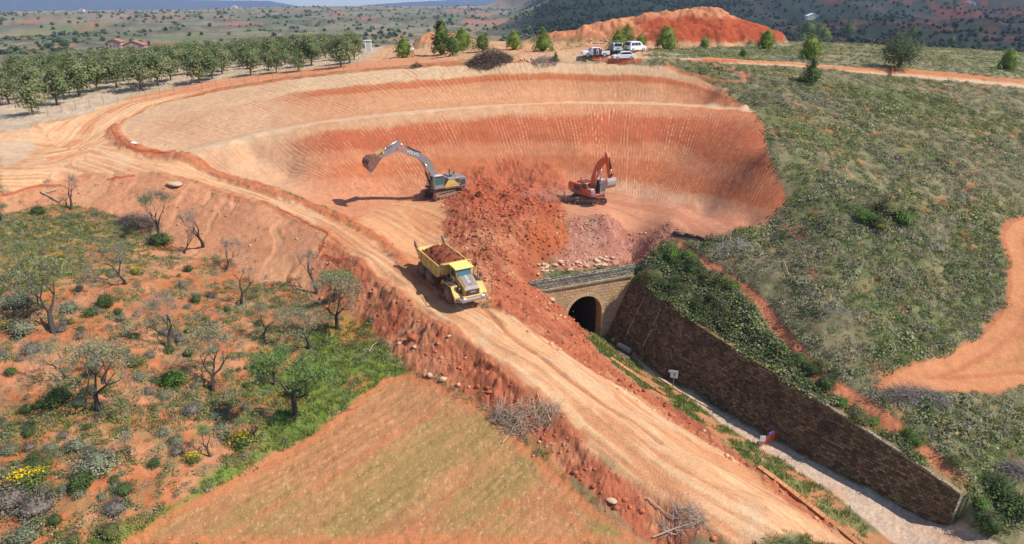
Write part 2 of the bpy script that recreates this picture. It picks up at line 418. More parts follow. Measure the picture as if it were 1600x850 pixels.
def surface(x, y):
    """height, base colour and cover densities at world points (1-D arrays)"""
    x = np.asarray(x, float).ravel(); y = np.asarray(y, float).ravel()
    r = np.hypot(x, y)
    z = HB(x, y)
    near = r < 240
    n1 = fbm(x, y, 7, 4, 1); n2 = fbm(x, y, 1.6, 4, 2); n3 = fbm(x, y, .45, 3, 5)
    M = {}
    for k, P, so, wa in (('road', ROAD, .45, .5), ('ramp', RAMP, .8, .8), ('pit', PIT, .25, .35), ('floor', FLOOR, .8, .7), ('slope', SLOPE_P, .6, .8),
                         ('heap', HEAP, .5, .7), ('bank', BANK_L, .4, .7), ('orch', ORCH, 1.2, 1.5), ('field', FIELD, .3, .35), ('grl', GREEN_L, .6, 1.2),
                         ('fr', FIELD_R, .3, .5), ('grr', GREEN_R, 2, 3), ('ball', BALL, .25, .3), ('verge', VERGE, .5, .8), ('plat', PLAT, 1.5, 1.5),
                         ('plg', PLGREEN, 1.5, 2.5), ('roadr', ROAD_R, .5, .4), ('bare', BARE_C, 1.5, 2)):
        M[k] = mk(x, y, P, so, wa, seed=hash(k) % 1 + len(k) * 7 + ord(k[0]))
    sc_cut = sst(-.3, .3, sdist(x, y, cut_poly)) * near
    col = np.zeros((len(x), 3)); rough = np.zeros(len(x)); dz = np.zeros(len(x))
    # ---- default: scrubby hillside
    base = A(134, 124, 90)[None] * (.4 + .6 * n2 + .5 * n3)[:, None]
    base = lerp(base, SOIL, sst(.6, .7, fbm(x, y, 1.6, 4, 8)) * sst(.4, .6, fbm(x, y, 9, 3, 7)) * .6)
    base = lerp(base, DGRASS, sst(.5, .66, fbm(x, y, 9, 4, 9)) * .45)
    base = lerp(base, DRY, sst(.55, .7, n2) * .3)
    col[:] = base
    dz += (n2 - .5) * .5 + (n3 - .5) * .14
    veg = np.where(near, .9, 0.); grass = .3 * sst(.45, .6, fbm(x, y, 9, 4, 9))
    # left slope: red soil showing between the shrubs
    left = near & (x < 4) & (y < 145) & ((x < -4) | (y < 62) | (y > 90))
    lf = left.astype(float)
    ls = lerp(np.tile(SOIL[None], (len(x), 1)) * (.75 + .5 * n2)[:, None], A(206, 146, 106), sst(.45, .65, fbm(x, y, 3, 4, 6)) * .7)
    gl = sst(.42, .56, fbm(x, y, 3.2, 4, 12) + .09 * sst(58, 66, y) * sst(-32, -44, x) - .02) * (1 - sst(84, 88, y))
    gb_ = np.maximum(mk(x, y, GREEN_B, 1.0, 1.6), mk(x, y, GREEN_T, 1.5, 2.0) * .8)
    gl = np.maximum(gl, gb_)
    for (px, py), rr in BARE_PATCH:
        gl = gl * sst(.4, 1.2, np.hypot(x - px, (y - py) * .8) / rr + (n2 - .5))
    ls = lerp(ls, A(140, 132, 84), gl * .55 * sst(.35, .6, n2))
    ls = lerp(ls, A(146, 124, 84), sst(.48, .66, fbm(x, y, 1.1, 3, 14)) * .6)
    col = col * (1 - lf)[:, None] + ls * lf[:, None]
    veg = np.where(left, (.38 + .7 * gl) * (1 - .9 * sst(84, 88, y)), veg); grass = np.where(left, gl * .45 + gb_ * .5, grass)
    # verge green strip on the lower left
    g = M['grl'] * near
    gg = A(104, 138, 52)[None] * (.65 + .6 * n2)[:, None]
    col = col * (1 - g * .85)[:, None] + gg * (g * .85)[:, None]
    col = lerp(col, SOIL, g * sst(.56, .66, fbm(x, y, 2.6, 3, 15)) * .6)
    grass = np.maximum(grass, g); veg = veg * (1 - g * .6)
    g = M['grr']
    col = lerp(col, A(98, 128, 56), g * .5 * sst(.3, .7, n1)); grass = np.maximum(grass, g * .6)
    # orchard floor
    m = M['orch']
    oc = A(205, 178, 148)[None] * (.82 + .3 * n2)[:, None]
    oc = lerp(oc, A(176, 160, 122), sst(.45, .65, n1) * .5)
    col = col * (1 - m)[:, None] + oc * m[:, None]; veg *= (1 - m); grass = grass * (1 - m) + .12 * m
    # plateau
    m = M['plg']
    pc = A(162, 146, 112)[None] * (.75 + .5 * n1)[:, None]
    pc = lerp(pc, A(132, 136, 84), sst(.5, .65, fbm(x, y, 18, 4, 16)) * .5)
    pc = lerp(pc, A(200, 140, 98), sst(.62, .72, fbm(x, y, 6, 4, 17)) * .6)
    col = col * (1 - m)[:, None] + pc * m[:, None]
    veg = veg * (1 - m) + .8 * m
    m = M['bare']
    bc = A(212, 160, 118)[None] * (.85 + .3 * n1)[:, None]
    bc = lerp(bc, A(196, 112, 74), sst(.55, .7, fbm(x, y, 8, 4, 18)) * .6)
    bc = lerp(bc, A(150, 142, 88), sst(.6, .7, fbm(x, y, 5, 3, 19)) * .5)
    col = col * (1 - m)[:, None] + bc * m[:, None]; veg *= (1 - m * .92); grass *= (1 - m)
    m = M['roadr'] * (1 - M['bare'] * .5)
    rc = A(214, 178, 140)[None] * (.9 + .2 * n2)[:, None]
    col = col * (1 - m)[:, None] + rc * m[:, None]; veg *= 1 - m; grass *= 1 - m; dz *= 1 - m
    # red bank above the plateau road
    RB = [(a[0], a[1] + 1.0) for a in _rb]
    m, _, _ = lmask(x, y, _rb, 1.3, .5, .5)
    col = lerp(col, A(206, 128, 80), m * .9); veg *= 1 - m; dz += m * .2
    # fields
    m = M['field']
    ac, al = np.zeros(len(x)), np.zeros(len(x))
    ang = math.atan2(STRIPS[0][0][1] - STRIPS[0][-1][1], STRIPS[0][0][0] - STRIPS[0][-1][0])
    fx = x * math.cos(ang) + y * math.sin(ang); fy = -x * math.sin(ang) + y * math.cos(ang)
    fc = A(186, 130, 86)[None] * (.84 + .32 * n2)[:, None]
    row = fbm(fx * .05, fy, .28, 3, 21)
    gr = sst(.35, .68, fbm(fx * .3, fy, 2.6, 5, 22)) * (.72 + .28 * row) * (.6 + .8 * n3)
    fc = fc * (1 - gr * .62)[:, None] + A(146, 134, 74)[None] * (gr * .62)[:, None]
    fc = lerp(fc, A(204, 140, 92), sst(.5, .75, fbm(fx * .3, fy, 1.6, 3, 23)) * .4)
    for S in STRIPS:
        q, _, _ = lmask(x, y, S, .25, .3, .5)
        fc = lerp(fc, A(200, 116, 78), q * .5)
    q = sst(.7, .76, fbm(x, y, .16, 2, 24))
    fc = lerp(fc, A(226, 190, 150), q * .35)
    dfi = np.zeros(len(x)); b = m > .01
    if b.any():
        dfi[b] = sdist(x[b], y[b], FIELD)
    fc = lerp(fc, A(206, 128, 82), (1 - sst(.4, 1.1, dfi + (n2 - .5))) * .8)
    col = col * (1 - m)[:, None] + fc * m[:, None]; veg *= 1 - m; grass = grass * (1 - m)
    dz = dz * (1 - m) + m * ((row - .5) * .14 + (n3 - .5) * .16)
    m = M['fr']
    cr = np.zeros(len(x)); b = m > .01
    if b.any():
        cr[b] = sdist(x[b], y[b], FIELD_R)
    fc = A(210, 140, 94)[None] * (.9 + .2 * n2)[:, None]
    st = fbm(x * .25 + y * .08, y * 1.0, 2.2, 5, 25)
    fc = fc * (1 - .8 * sst(.40, .58, st) * sst(1.5, 6, cr))[:, None] + A(160, 144, 62)[None] * (.8 * sst(.40, .58, st) * sst(1.5, 6, cr))[:, None]
    fc = lerp(fc, A(184, 104, 70), .6 * sst(.5, .65, vn(cr * 1.1, x * .05, 3)) * (1 - sst(5, 9, cr)))
    col = col * (1 - m)[:, None] + fc * m[:, None]; veg *= 1 - m; grass *= 1 - m; dz = dz * (1 - m) + m * (n3 - .5) * .1
    # ---- pit
    m = M['pit'] * near
    b = m > .005
    if b.any():
        xb = x[b]; yb = y[b]; zb0 = z[b]
        zb = np.interp(xb, BX, BZ); zr = np.interp(xb, RX, RZ)
        T = np.where(zb0 > zb, (zb0 - zb) / np.maximum(zr - zb, 1.5), (zb0 - zb) / np.maximum(zb - 2.0, 3))
        Tn = T + (fbm(xb, yb, 8, 4, 41) - .5) * .16 + (fbm(xb, yb, 1.2, 3, 42) - .5) * .06
        kx = [-1.2, -1.0, -.86, -.80, -.66, -.60, -.48, -.42, -.16, -.10, .0, .1, .16, .5, .56, .68, .74, 1.2]
        kc = [A(208, 146, 112), A(216, 164, 130), A(218, 160, 120), A(202, 118, 76), A(206, 122, 80), A(214, 138, 96), A(210, 132, 92), A(196, 106, 70),
              A(200, 110, 72), A(212, 142, 100), A(212, 148, 104), A(214, 152, 108), A(220, 160, 116), A(216, 150, 104), A(200, 114, 72), A(206, 124, 80), A(226, 186, 142), A(226, 188, 146)]
        kc = np.array(kc)
        c = np.stack([np.interp(Tn, kx, kc[:, i]) for i in range(3)], 1)
        ft_ = (1 - sst(-.84, -.76, Tn)) * (1 - sst(5, 15, xb))
        c = lerp(c, A(206, 130, 90), ft_ * .85)
        # left end is paler, right end redder
        wl_ = (1 - sst(-38, -27, xb + T * 6)) * .85
        c = c * (1 - wl_)[:, None] + (A(216, 172, 132)[None] * (.9 + .2 * fbm(xb, yb, 3, 3, 44))[:, None]) * wl_[:, None]
        wr_ = sst(22, 30, xb) * .55
        c = c * (1 - wr_)[:, None] + A(206, 116, 76)[None] * wr_[:, None]
        # bucket scratches running down the face
        cx, cy = 10.0, 66.0
        th = np.arctan2(xb - cx, yb - cy); rad = np.hypot(xb - cx, yb - cy)
        lay = np.floor(np.clip(T, -1, 1) * 2.4 + .35 * vn(th * 9, T * 0, 6)) 
        ph = th * 72 - np.maximum(-th - .45, 0) ** 2 * 40 + lay * .37 + T * 1.2 + (fbm(xb, yb, 9, 2, 45) - .5) * 1.6 + (vn(th * 50, zb0 * .8, 8) - .5) * .35
        fr = ph - np.floor(ph); gid = np.floor(ph).astype(np.int64)
        prof = np.abs(fr * 2 - 1) ** 2.4                       # ridge between two tooth passes
        rnd = hsh(gid, lay.astype(np.int64), 3) ** 1.5
        act = (.3 + .7 * sst(.36, .6, fbm(xb, yb, 5, 4, 47))) * (.5 + .5 * sst(.3, .55, fbm(th * 40, T * 6, 2, 3, 46))) * (1 - sst(-.02, .0, T) * (1 - sst(.08, .12, T)))
        steep = act * (.25 + .75 * rnd)
        dzb = (prof - .5) * .07 * steep + (fbm(xb, yb, .5, 3, 48) - .5) * .10 + (fbm(xb, yb, 3.5, 3, 43) - .5) * .22
        pale = sst(.5, .9, prof) * steep * (1 - .45 * sst(.1, .3, T)) * 1.45
        pf = np.where(T < -.8, 1.3, 1.0)
        pale = np.clip(pale * pf * (.25 + 1.1 * vn(th * 72, zb0 * 1.6, 15)), 0, .85)
        c = lerp(c, A(238, 190, 146), pale)
        dark = (1 - sst(0, .35, prof)) * steep * .4
        c = lerp(c, A(178, 88, 56), dark)
        c *= (.9 + .2 * fbm(xb, yb, .8, 3, 49))[:, None]
        mb = m[b]
        col[b] = col[b] * (1 - mb)[:, None] + c * mb[:, None]
        dz[b] = dz[b] * (1 - mb) + dzb * mb
        veg[b] *= 1 - np.minimum(mb * 1.5, 1); grass[b] *= 1 - mb
    m, _, _ = lmask(x, y, LOWB, .9, .8, 1.2)
    col = lerp(col, A(220, 176, 134), m * .6 * (1 - sst(0, 10, x)))
    m, _, _ = lmask(x, y, BENCH, .85, .18, .12)
    col = lerp(col, A(222, 188, 150), m * .72); dz *= 1 - m * .8
    m = M['floor']
    c = A(208, 144, 108)[None] * (.88 + .24 * n2)[:, None]
    arc = np.hypot(x - 2, (y - 72) * 1.2)
    c = lerp(c, A(184, 112, 84), sst(.56, .66, vn(arc * 1.6, x * .03, 9)) * .45)
    c = lerp(c, A(190, 110, 74), sst(-2, -8, x) * .5)
    col = col * (1 - m)[:, None] + c * m[:, None]; dz = dz * (1 - m * .85); veg *= 1 - m; grass *= 1 - m
    # ---- broken red spoil: heap, road bank, gravel slope
    rub = np.clip(M['heap'] * (1 - M['verge'] * .9), 0, 1)
    rub = np.maximum(rub, M['bank'] * (1 - M['field'] * .7)) * near
    steep_g = M['slope']
    b = (rub > .01) | (steep_g > .01)
    if b.any():
        xb = x[b]; yb = y[b]
        w1, i1 = worley(xb + (n2[b] - .5), yb, .95, 3); w2, i2 = worley(xb, yb + (n3[b] - .5) * .4, .42, 4)
        cl = np.maximum(.62 - w1, 0) * (.2 + .9 * i1) * sst(.44, .62, fbm(xb, yb, 3, 3, 61)) * .7 + np.maximum(.6 - w2, 0) * (.1 + .9 * i2 ** 2) * .3
        cl = cl + (fbm(xb, yb, .8, 5, 62, .6) - .5) * .55 + (fbm(xb, yb, 3.5, 3, 63) - .5) * .8
        c = RED[None] * (.8 + .5 * fbm(xb, yb, 1.3, 4, 64))[:, None]
        c = lerp(c, DRED, sst(.5, .65, fbm(xb, yb, 4, 4, 65)) * .6)
        c = lerp(c, A(206, 142, 102), sst(.52, .68, fbm(xb, yb, 2.4, 4, 66)) * .5)
        c = lerp(c, A(222, 172, 132), sst(.93, .97, i2) * sst(.45, .3, w2) * .4)
        # left road bank is paler and smoother where it was graded
        lb = 1 - sst(-24, -15, xb)
        c = c * (1 - lb * .75)[:, None] + (A(206, 146, 106)[None] * (.82 + .36 * fbm(xb, yb, 1.2, 5, 67))[:, None]) * (lb * .75)[:, None]
        cl = cl * (1 - lb * .65)
        gl_ = sst(.5, .8, vn(xb * .9 + (fbm(xb, yb, 3, 2, 79) - .5) * 2, yb * .12, 78)) * lb
        cl = cl - gl_ * .15; c = lerp(c, A(220, 166, 120), gl_ * .4)
        g = steep_g[b]
        cg = PURP[None] * (.78 + .44 * fbm(xb, yb, .5, 3, 68))[:, None]
        cg = lerp(cg, A(204, 150, 122), np.exp(-((xb - 9.3 - (78 - yb) * .05) / .9) ** 2) * .6)
        cg = lerp(cg, A(216, 176, 146), sst(.8, .95, i2) * .4)
        c = c * (1 - g)[:, None] + cg * g[:, None]
        clg = np.maximum(.6 - w2, 0) * i2 * .25 + (fbm(xb, yb, .5, 3, 69) - .5) * .2
        cl = cl * (1 - g) + clg * g
        mm = np.maximum(rub[b], g)
        col[b] = col[b] * (1 - mm)[:, None] + c * mm[:, None]
        dz[b] = dz[b] * (1 - mm) + cl * mm
        veg[b] *= 1 - mm; grass[b] *= 1 - mm * .96
    m = mk(x, y, REDP, 1.0, 1.2)
    b = m > .01
    if b.any():
        w1, i1 = worley(x[b], y[b], .6, 13)
        c = A(180, 92, 62)[None] * (.7 + .6 * fbm(x[b], y[b], .9, 4, 74))[:, None]
        col[b] = col[b] * (1 - m[b] * .75)[:, None] + c * (m[b] * .75)[:, None]
        dz[b] += m[b] * ((fbm(x[b], y[b], 2, 4, 75) - .35) * 1.3 + np.maximum(.6 - w1, 0) * i1 * .4)
    m = mk(x, y, SCOOP, .5, .4)
    col = lerp(col, A(190, 104, 62)[None][0], m * .8); dz *= 1 - m * .8
    # mounds on the plateau
    m = sst(17.9, 18.8, z) * sst(120, 140, y) * (x < 80)
    c = A(214, 140, 96)[None] * (.85 + .3 * fbm(x, y, 5, 4, 71))[:, None]
    c = lerp(c, A(178, 84, 52), sst(24, 34, x + (n1 - .5) * 14) * (1 - .0 * x))
    top = sst(22.2, 23.6, z + (n1 - .5) * 3)
    c = lerp(c, A(218, 152, 108), top * .7)
    col = col * (1 - m)[:, None] + c * m[:, None]; veg *= 1 - m; grass *= 1 - m
    dz = dz * (1 - m) + m * ((n2 - .5) * .9 + (np.abs(fbm(x, y, 5, 5, 72) - .5)) * -3.2 + .4)
    m4 = np.exp(-((y - 132) / 4.0) ** 2) * ((x > -6) & (x < 12)) * sst(17.2, 17.5, z)
    col = lerp(col, A(198, 112, 74), m4)
    # ---- haul road
    m = np.maximum(M['road'], M['ramp'])
    ac, al = pline(x, y, ROADC)
    ac2, al2 = pline(x, y, ROADC2)
    use2 = (np.abs(ac2) < np.abs(ac)) & (y > 92)
    A1 = np.where(use2, ac2, ac); L1 = np.where(use2, al2 + 300, al)
    wob = (fbm(x, y, 12, 2, 81) - .5) * 2.4
    s1 = fbm((A1 + wob) * 1.0, L1 * .05, .5, 4, 82); s2 = fbm((A1 + wob), L1 * .09, 1.6, 3, 83)
    rc = ROADCOL[None] * (.86 + .28 * n2)[:, None]
    rc = lerp(rc, ROADRED, sst(.45, .62, s2) * .8)
    rc = lerp(rc, A(238, 196, 148), sst(.5, .64, s1) * .55)
    rc = lerp(rc, A(196, 128, 90), sst(.58, .68, fbm(A1 + wob, L1 * .12, .22, 3, 84)) * .35)
    rc = lerp(rc, A(222, 186, 150), sst(.6, .75, fbm(x, y, 2.6, 3, 85)) * .4)
    lo = M['ramp'] * (1 - M['road'])
    rc = lerp(rc, A(216, 142, 92), lo * .5)
    q, qa, ql = lmask(x, y, RUT, .25, .2, .15)
    rc = lerp(rc, A(176, 104, 68), q * .7)
    q2, _, _ = lmask(x, y, TREAD, .3, .25, .1)
    rc = lerp(rc, A(232, 176, 120), q2 * .5)
    far_red = sst(118, 124, y) * .55
    rc = lerp(rc, A(214, 132, 90), far_red)
    col = col * (1 - m)[:, None] + rc * m[:, None]
    dz = dz * (1 - m) + m * ((s1 - .5) * .32 + (n3 - .5) * .05 - q * .16 * M['road'] + (s2 - .5) * .2)
    veg *= (1 - m); grass *= (1 - m)
    # dark crumbly berm along the pit side of the haul road
    for BL, bw, bh in ((_berm1, .95, .55), (_berm2, .8, .4), (_berm3, .5, .25)):
        q, qa, ql = lmask(x, y, BL, bw, .5, .45, 7)
        bb = q > .01
        if bb.any():
            dz[bb] += q[bb] * bh * (.35 + .9 * fbm(x[bb], y[bb], .7, 3, 87))
            cc = A(190, 110, 72)[None] * (.75 + .5 * fbm(x[bb], y[bb], .4, 3, 88))[:, None]
            col[bb] = col[bb] * (1 - q[bb] * .8)[:, None] + cc * (q[bb] * .8)[:, None]
            veg[bb] *= 1 - q[bb]; grass[bb] *= 1 - q[bb]
    # pale patch beside the junction
    m = mk(x, y, CREAM_L, .5, .6)
    col = lerp(col, A(208, 178, 146), m * .8)
    # verge, ballast, path
    m = M['verge']
    c = A(140, 134, 82)[None] * (.7 + .6 * n2)[:, None]
    vb_ = sst(.46, .56, fbm(x, y, 1.5, 3, 91))
    c = lerp(c, A(200, 132, 92), vb_ * .85)
    col = col * (1 - m)[:, None] + c * m[:, None]; dz *= 1 - m * .6; grass = np.maximum(grass, m * .75 * (1 - vb_))
    m = M['ball'] * sc_cut
    c = A(206, 176, 150)[None] * (.75 + .5 * fbm(x, y, .18, 2, 92))[:, None]
    c = lerp(c, A(214, 160, 118), sst(.55, .7, fbm(x, y, 2.6, 4, 93)) * .5)
    c = lerp(c, A(176, 120, 88), sst(64, 68, y) * .8)
    col = col * (1 - m)[:, None] + c * m[:, None]; dz = dz * (1 - m) + m * (fbm(x, y, .2, 2, 94) - .5) * .09; grass *= 1 - m; veg *= 1 - m
    pw_ = np.interp(y, [40, 47, 56, 75], [.9, .9, .5, .42])
    m, ac_, _ = lmask(x, y, PATH, 0.0, .01)
    b = (np.abs(ac_) < 3) & (ac_ != 0)
    m = np.zeros(len(x)); m[b] = 1 - sst(.6, 1.3, (np.abs(ac_[b]) + (n2[b] - .5) * .7) / pw_[b])
    m = m * sst(40.5, 44, y)
    col = lerp(col, A(212, 128, 90), m * .95); dz -= m * .15; veg *= 1 - np.minimum(m * 1.5, 1); grass *= 1 - m
    m, _, _ = lmask(x, y, LOOP, .35, .25, .2)
    col = lerp(col, A(204, 124, 84), m * .85); veg *= 1 - m; dz += m * .1
    # ---- far country
    f = sst(200, 300, r)
    if (f > 0).any():
        b = f > 0
        xb = x[b]; yb = y[b]; rb = r[b]
        u = 800 + 1145 * xb / np.maximum(yb, 1)
        u = np.where(yb < rb * .3, np.where(xb < 0, -600, 2200), np.clip(u, -600, 2200))
        g = A(144, 136, 108, .85)[None] * (.65 + .7 * fbm(xb, yb, 120, 4, 101))[:, None]
        g = lerp(g, A(158, 140, 112, .8), sst(.5, .62, fbm(xb, yb * .35, 45, 4, 102)) * .7)
        g = lerp(g, A(94, 106, 74, .75), sst(.52, .62, fbm(xb, yb, 60, 4, 103)) * .6)
        ter = vn(z[b] * .9 + fbm(xb, yb, 60, 3, 104) * 5, xb * .002, 7)
        g = lerp(g, A(184, 146, 112, .85), sst(.52, .66, ter) * sst(.36, .56, fbm(xb, yb, 170, 3, 105)) * .85)
        g = lerp(g, A(96, 98, 78, .7), sst(.42, .3, ter) * .5)
        g = lerp(g, A(186, 124, 98, .85), sst(.66, .71, fbm(xb, yb * .4, 55, 3, 106)) * .8)
        g = lerp(g, A(124, 142, 80, .8), sst(.62, .7, fbm(xb, yb * .3, 50, 3, 116)) * .5)
        # ploughed plain along the crest
        pl = sst(2050, 2350, rb) * (1 - sst(3000, 3200, rb))
        g = lerp(g, A(196, 158, 122, .85), pl * sst(.45, .55, fbm(xb * .3, yb, 90, 3, 107)) * .8)
        # wooded hill on the right: dark forest green with cloud shade painted into it
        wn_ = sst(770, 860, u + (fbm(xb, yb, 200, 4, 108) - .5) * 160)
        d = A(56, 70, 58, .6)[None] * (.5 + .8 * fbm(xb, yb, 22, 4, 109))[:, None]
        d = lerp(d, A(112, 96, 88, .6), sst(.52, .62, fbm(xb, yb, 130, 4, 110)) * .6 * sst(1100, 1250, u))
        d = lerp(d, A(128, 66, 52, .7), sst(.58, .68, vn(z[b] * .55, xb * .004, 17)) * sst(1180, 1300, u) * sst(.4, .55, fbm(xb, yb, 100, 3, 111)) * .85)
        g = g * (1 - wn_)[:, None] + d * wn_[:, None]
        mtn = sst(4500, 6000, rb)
        g = lerp(g, A(58, 84, 112, .6), mtn)  # distance haze painted in as a bluish mountain colour
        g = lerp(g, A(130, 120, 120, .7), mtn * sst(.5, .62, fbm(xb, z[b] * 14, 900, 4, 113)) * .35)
        fb = f[b]
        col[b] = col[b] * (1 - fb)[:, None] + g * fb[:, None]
        dz[b] = dz[b] * (1 - fb) + fb * (fbm(xb, yb, 12, 3, 114) - .5) * 3 * (1 + wn_)
        veg[b] *= 1 - fb; grass[b] *= 1 - fb
    M['rub'] = rub
    return z + dz, np.clip(col, .004, .95), veg, grass, M

_rb = P2("1110 94|1230 100|1300 107|1400 111|1500 119|1600 128|1750 140")
_berm1 = P2("180 200|178 212|200 230|250 246|320 264|400 292|480 322|540 345")
_berm2 = P2("555 352|600 380|625 405|655 440|690 468")
_berm3 = P2("240 270|320 290|420 322|500 358|560 405|620 452|700 512|780 572|850 630|905 685")

def ground(x, y):
    return surface(np.array([x]), np.array([y]))[0][0]
def grounds(xy):
    xy = np.array(xy, float)
    return surface(xy[:, 0], xy[:, 1])[0]

# ------------------------------------------------------------------ mesh helpers
def new_mesh(name, V, F, smooth=False):
    """V (n,3), F (m,k) uniform faces"""
    me = bpy.data.meshes.new(name)
    V = np.asarray(V, np.float32); F = np.asarray(F, np.int32)
    me.vertices.add(len(V)); me.vertices.foreach_set("co", V.ravel())
    k = F.shape[1]
    me.loops.add(F.size); me.loops.foreach_set("vertex_index", F.ravel())
    me.polygons.add(len(F)); me.polygons.foreach_set("loop_start", np.arange(0, F.size, k, dtype=np.int32))
    me.polygons.foreach_set("loop_total", np.full(len(F), k, np.int32))
    if smooth:
        me.polygons.foreach_set("use_smooth", np.ones(len(F), bool))
    me.update(calc_edges=True)
    return me
def vcol(me, C, name="Col"):
    a = me.color_attributes.new(name, 'FLOAT_COLOR', 'POINT')
    C = np.concatenate([C, np.ones((len(C), 1))], 1).astype(np.float32)
    a.data.foreach_set("color", C.ravel())
def link(name, me, mat=None, parent=None, kind=None):
    o = bpy.data.objects.new(name, me)
    scene.collection.objects.link(o)
    if mat is not None and me is not None and not me.materials:
        me.materials.append(mat)
    if parent is not None:
        o.parent = parent
    if kind:
        o["kind"] = kind
    return o
def tag(o, label, cat, group=None, kind=None):
    o["label"] = label; o["category"] = cat
    if kind is None and ('wall' in o.name or 'kerb' in o.name or 'portal' in o.name): kind = 'thing'
    if group: o["group"] = group
    if kind: o["kind"] = kind
    return o

# ------------------------------------------------------------------ materials
def mat_new(name):
    m = bpy.data.materials.new(name); m.use_nodes = True
    nt = m.node_tree; b = nt.nodes["Principled BSDF"]
    return m, nt, b
def ground_mat():
    m, nt, b = mat_new("ground_soil")
    N = nt.nodes; L = nt.links
    at_ = N.new('ShaderNodeAttribute'); at_.attribute_name = "Col"
    geo = N.new('ShaderNodeNewGeometry')
    def noise(sc, det, ro=.6):
        n = N.new('ShaderNodeTexNoise'); n.inputs['Scale'].default_value = sc; n.inputs['Detail'].default_value = det; n.inputs['Roughness'].default_value = ro
        L.new(geo.outputs['Position'], n.inputs['Vector']); return n
    n1 = noise(9, 5, .7); n2 = noise(1.3, 4)
    r1 = N.new('ShaderNodeMapRange'); r1.inputs[1].default_value = .3; r1.inputs[2].default_value = .7; r1.inputs[3].default_value = .72; r1.inputs[4].default_value = 1.26
    L.new(n1.outputs[0], r1.inputs[0])
    r2 = N.new('ShaderNodeMapRange'); r2.inputs[1].default_value = .3; r2.inputs[2].default_value = .7; r2.inputs[3].default_value = .88; r2.inputs[4].default_value = 1.1
    L.new(n2.outputs[0], r2.inputs[0])
    mu = N.new('ShaderNodeMath'); mu.operation = 'MULTIPLY'; L.new(r1.outputs[0], mu.inputs[0]); L.new(r2.outputs[0], mu.inputs[1])
    mx = N.new('ShaderNodeVectorMath'); mx.operation = 'SCALE'; L.new(at_.outputs['Color'], mx.inputs[0]); L.new(mu.outputs[0], mx.inputs['Scale'])
    L.new(mx.outputs[0], b.inputs['Base Color'])
    b.inputs['Roughness'].default_value = .95; b.inputs['Specular IOR Level'].default_value = .15
    bp = N.new('ShaderNodeBump'); bp.inputs['Strength'].default_value = .55; bp.inputs['Distance'].default_value = .12
    L.new(n1.outputs[0], bp.inputs['Height']); L.new(bp.outputs[0], b.inputs['Normal'])
    return m
def attr_mat(name, rough=.85, trans=0.0, noise=0.0, nscale=20):
    m, nt, b = mat_new(name)
    N = nt.nodes; L = nt.links
    a = N.new('ShaderNodeAttribute'); a.attribute_name = "Col"
    src = a.outputs['Color']
    if noise:
        tc = N.new('ShaderNodeNewGeometry')
        n = N.new('ShaderNodeTexNoise'); n.inputs['Scale'].default_value = nscale; n.inputs['Detail'].default_value = 4
        L.new(tc.outputs['Position'], n.inputs['Vector'])
        r = N.new('ShaderNodeMapRange'); r.inputs[1].default_value = .3; r.inputs[2].default_value = .7; r.inputs[3].default_value = 1 - noise; r.inputs[4].default_value = 1 + noise
        L.new(n.outputs[0], r.inputs[0])
        v = N.new('ShaderNodeVectorMath'); v.operation = 'SCALE'; L.new(src, v.inputs[0]); L.new(r.outputs[0], v.inputs['Scale']); src = v.outputs[0]
    L.new(src, b.inputs['Base Color'])
    b.inputs['Roughness'].default_value = rough; b.inputs['Specular IOR Level'].default_value = .2
    if trans:
        t = N.new('ShaderNodeBsdfTranslucent'); L.new(src, t.inputs[0])
        mxs = N.new('ShaderNodeMixShader'); mxs.inputs[0].default_value = trans
        out = nt.nodes["Material Output"]
        L.new(b.outputs[0], mxs.inputs[1]); L.new(t.outputs[0], mxs.inputs[2]); L.new(mxs.outputs[0], out.inputs[0])
    return m
def flat_mat(name, c, rough=.6, metal=0, dirt=.25, dscale=1.5, dcol=(.32, .13, .06), spec=.4):
    """paint or stone with uneven dust on it"""
    m, nt, b = mat_new(name)
    N = nt.nodes; L = nt.links
    tc = N.new('ShaderNodeTexCoord')
    n = N.new('ShaderNodeTexNoise'); n.inputs['Scale'].default_value = dscale; n.inputs['Detail'].default_value = 6; n.inputs['Roughness'].default_value = .65
    L.new(tc.outputs['Object'], n.inputs['Vector'])
    r = N.new('ShaderNodeMapRange'); r.inputs[1].default_value = .4; r.inputs[2].default_value = .75; r.inputs[3].default_value = dirt * .2; r.inputs[4].default_value = dirt * 1.6; r.clamp = True
    L.new(n.outputs[0], r.inputs[0])
    mx = N.new('ShaderNodeMix'); mx.data_type = 'RGBA'
    mx.inputs[6].default_value = (*c, 1); mx.inputs[7].default_value = (*dcol, 1)
    L.new(r.outputs[0], mx.inputs[0]); L.new(mx.outputs[2], b.inputs['Base Color'])
    b.inputs['Roughness'].default_value = rough; b.inputs['Metallic'].default_value = metal; b.inputs['Specular IOR Level'].default_value = spec
    return m

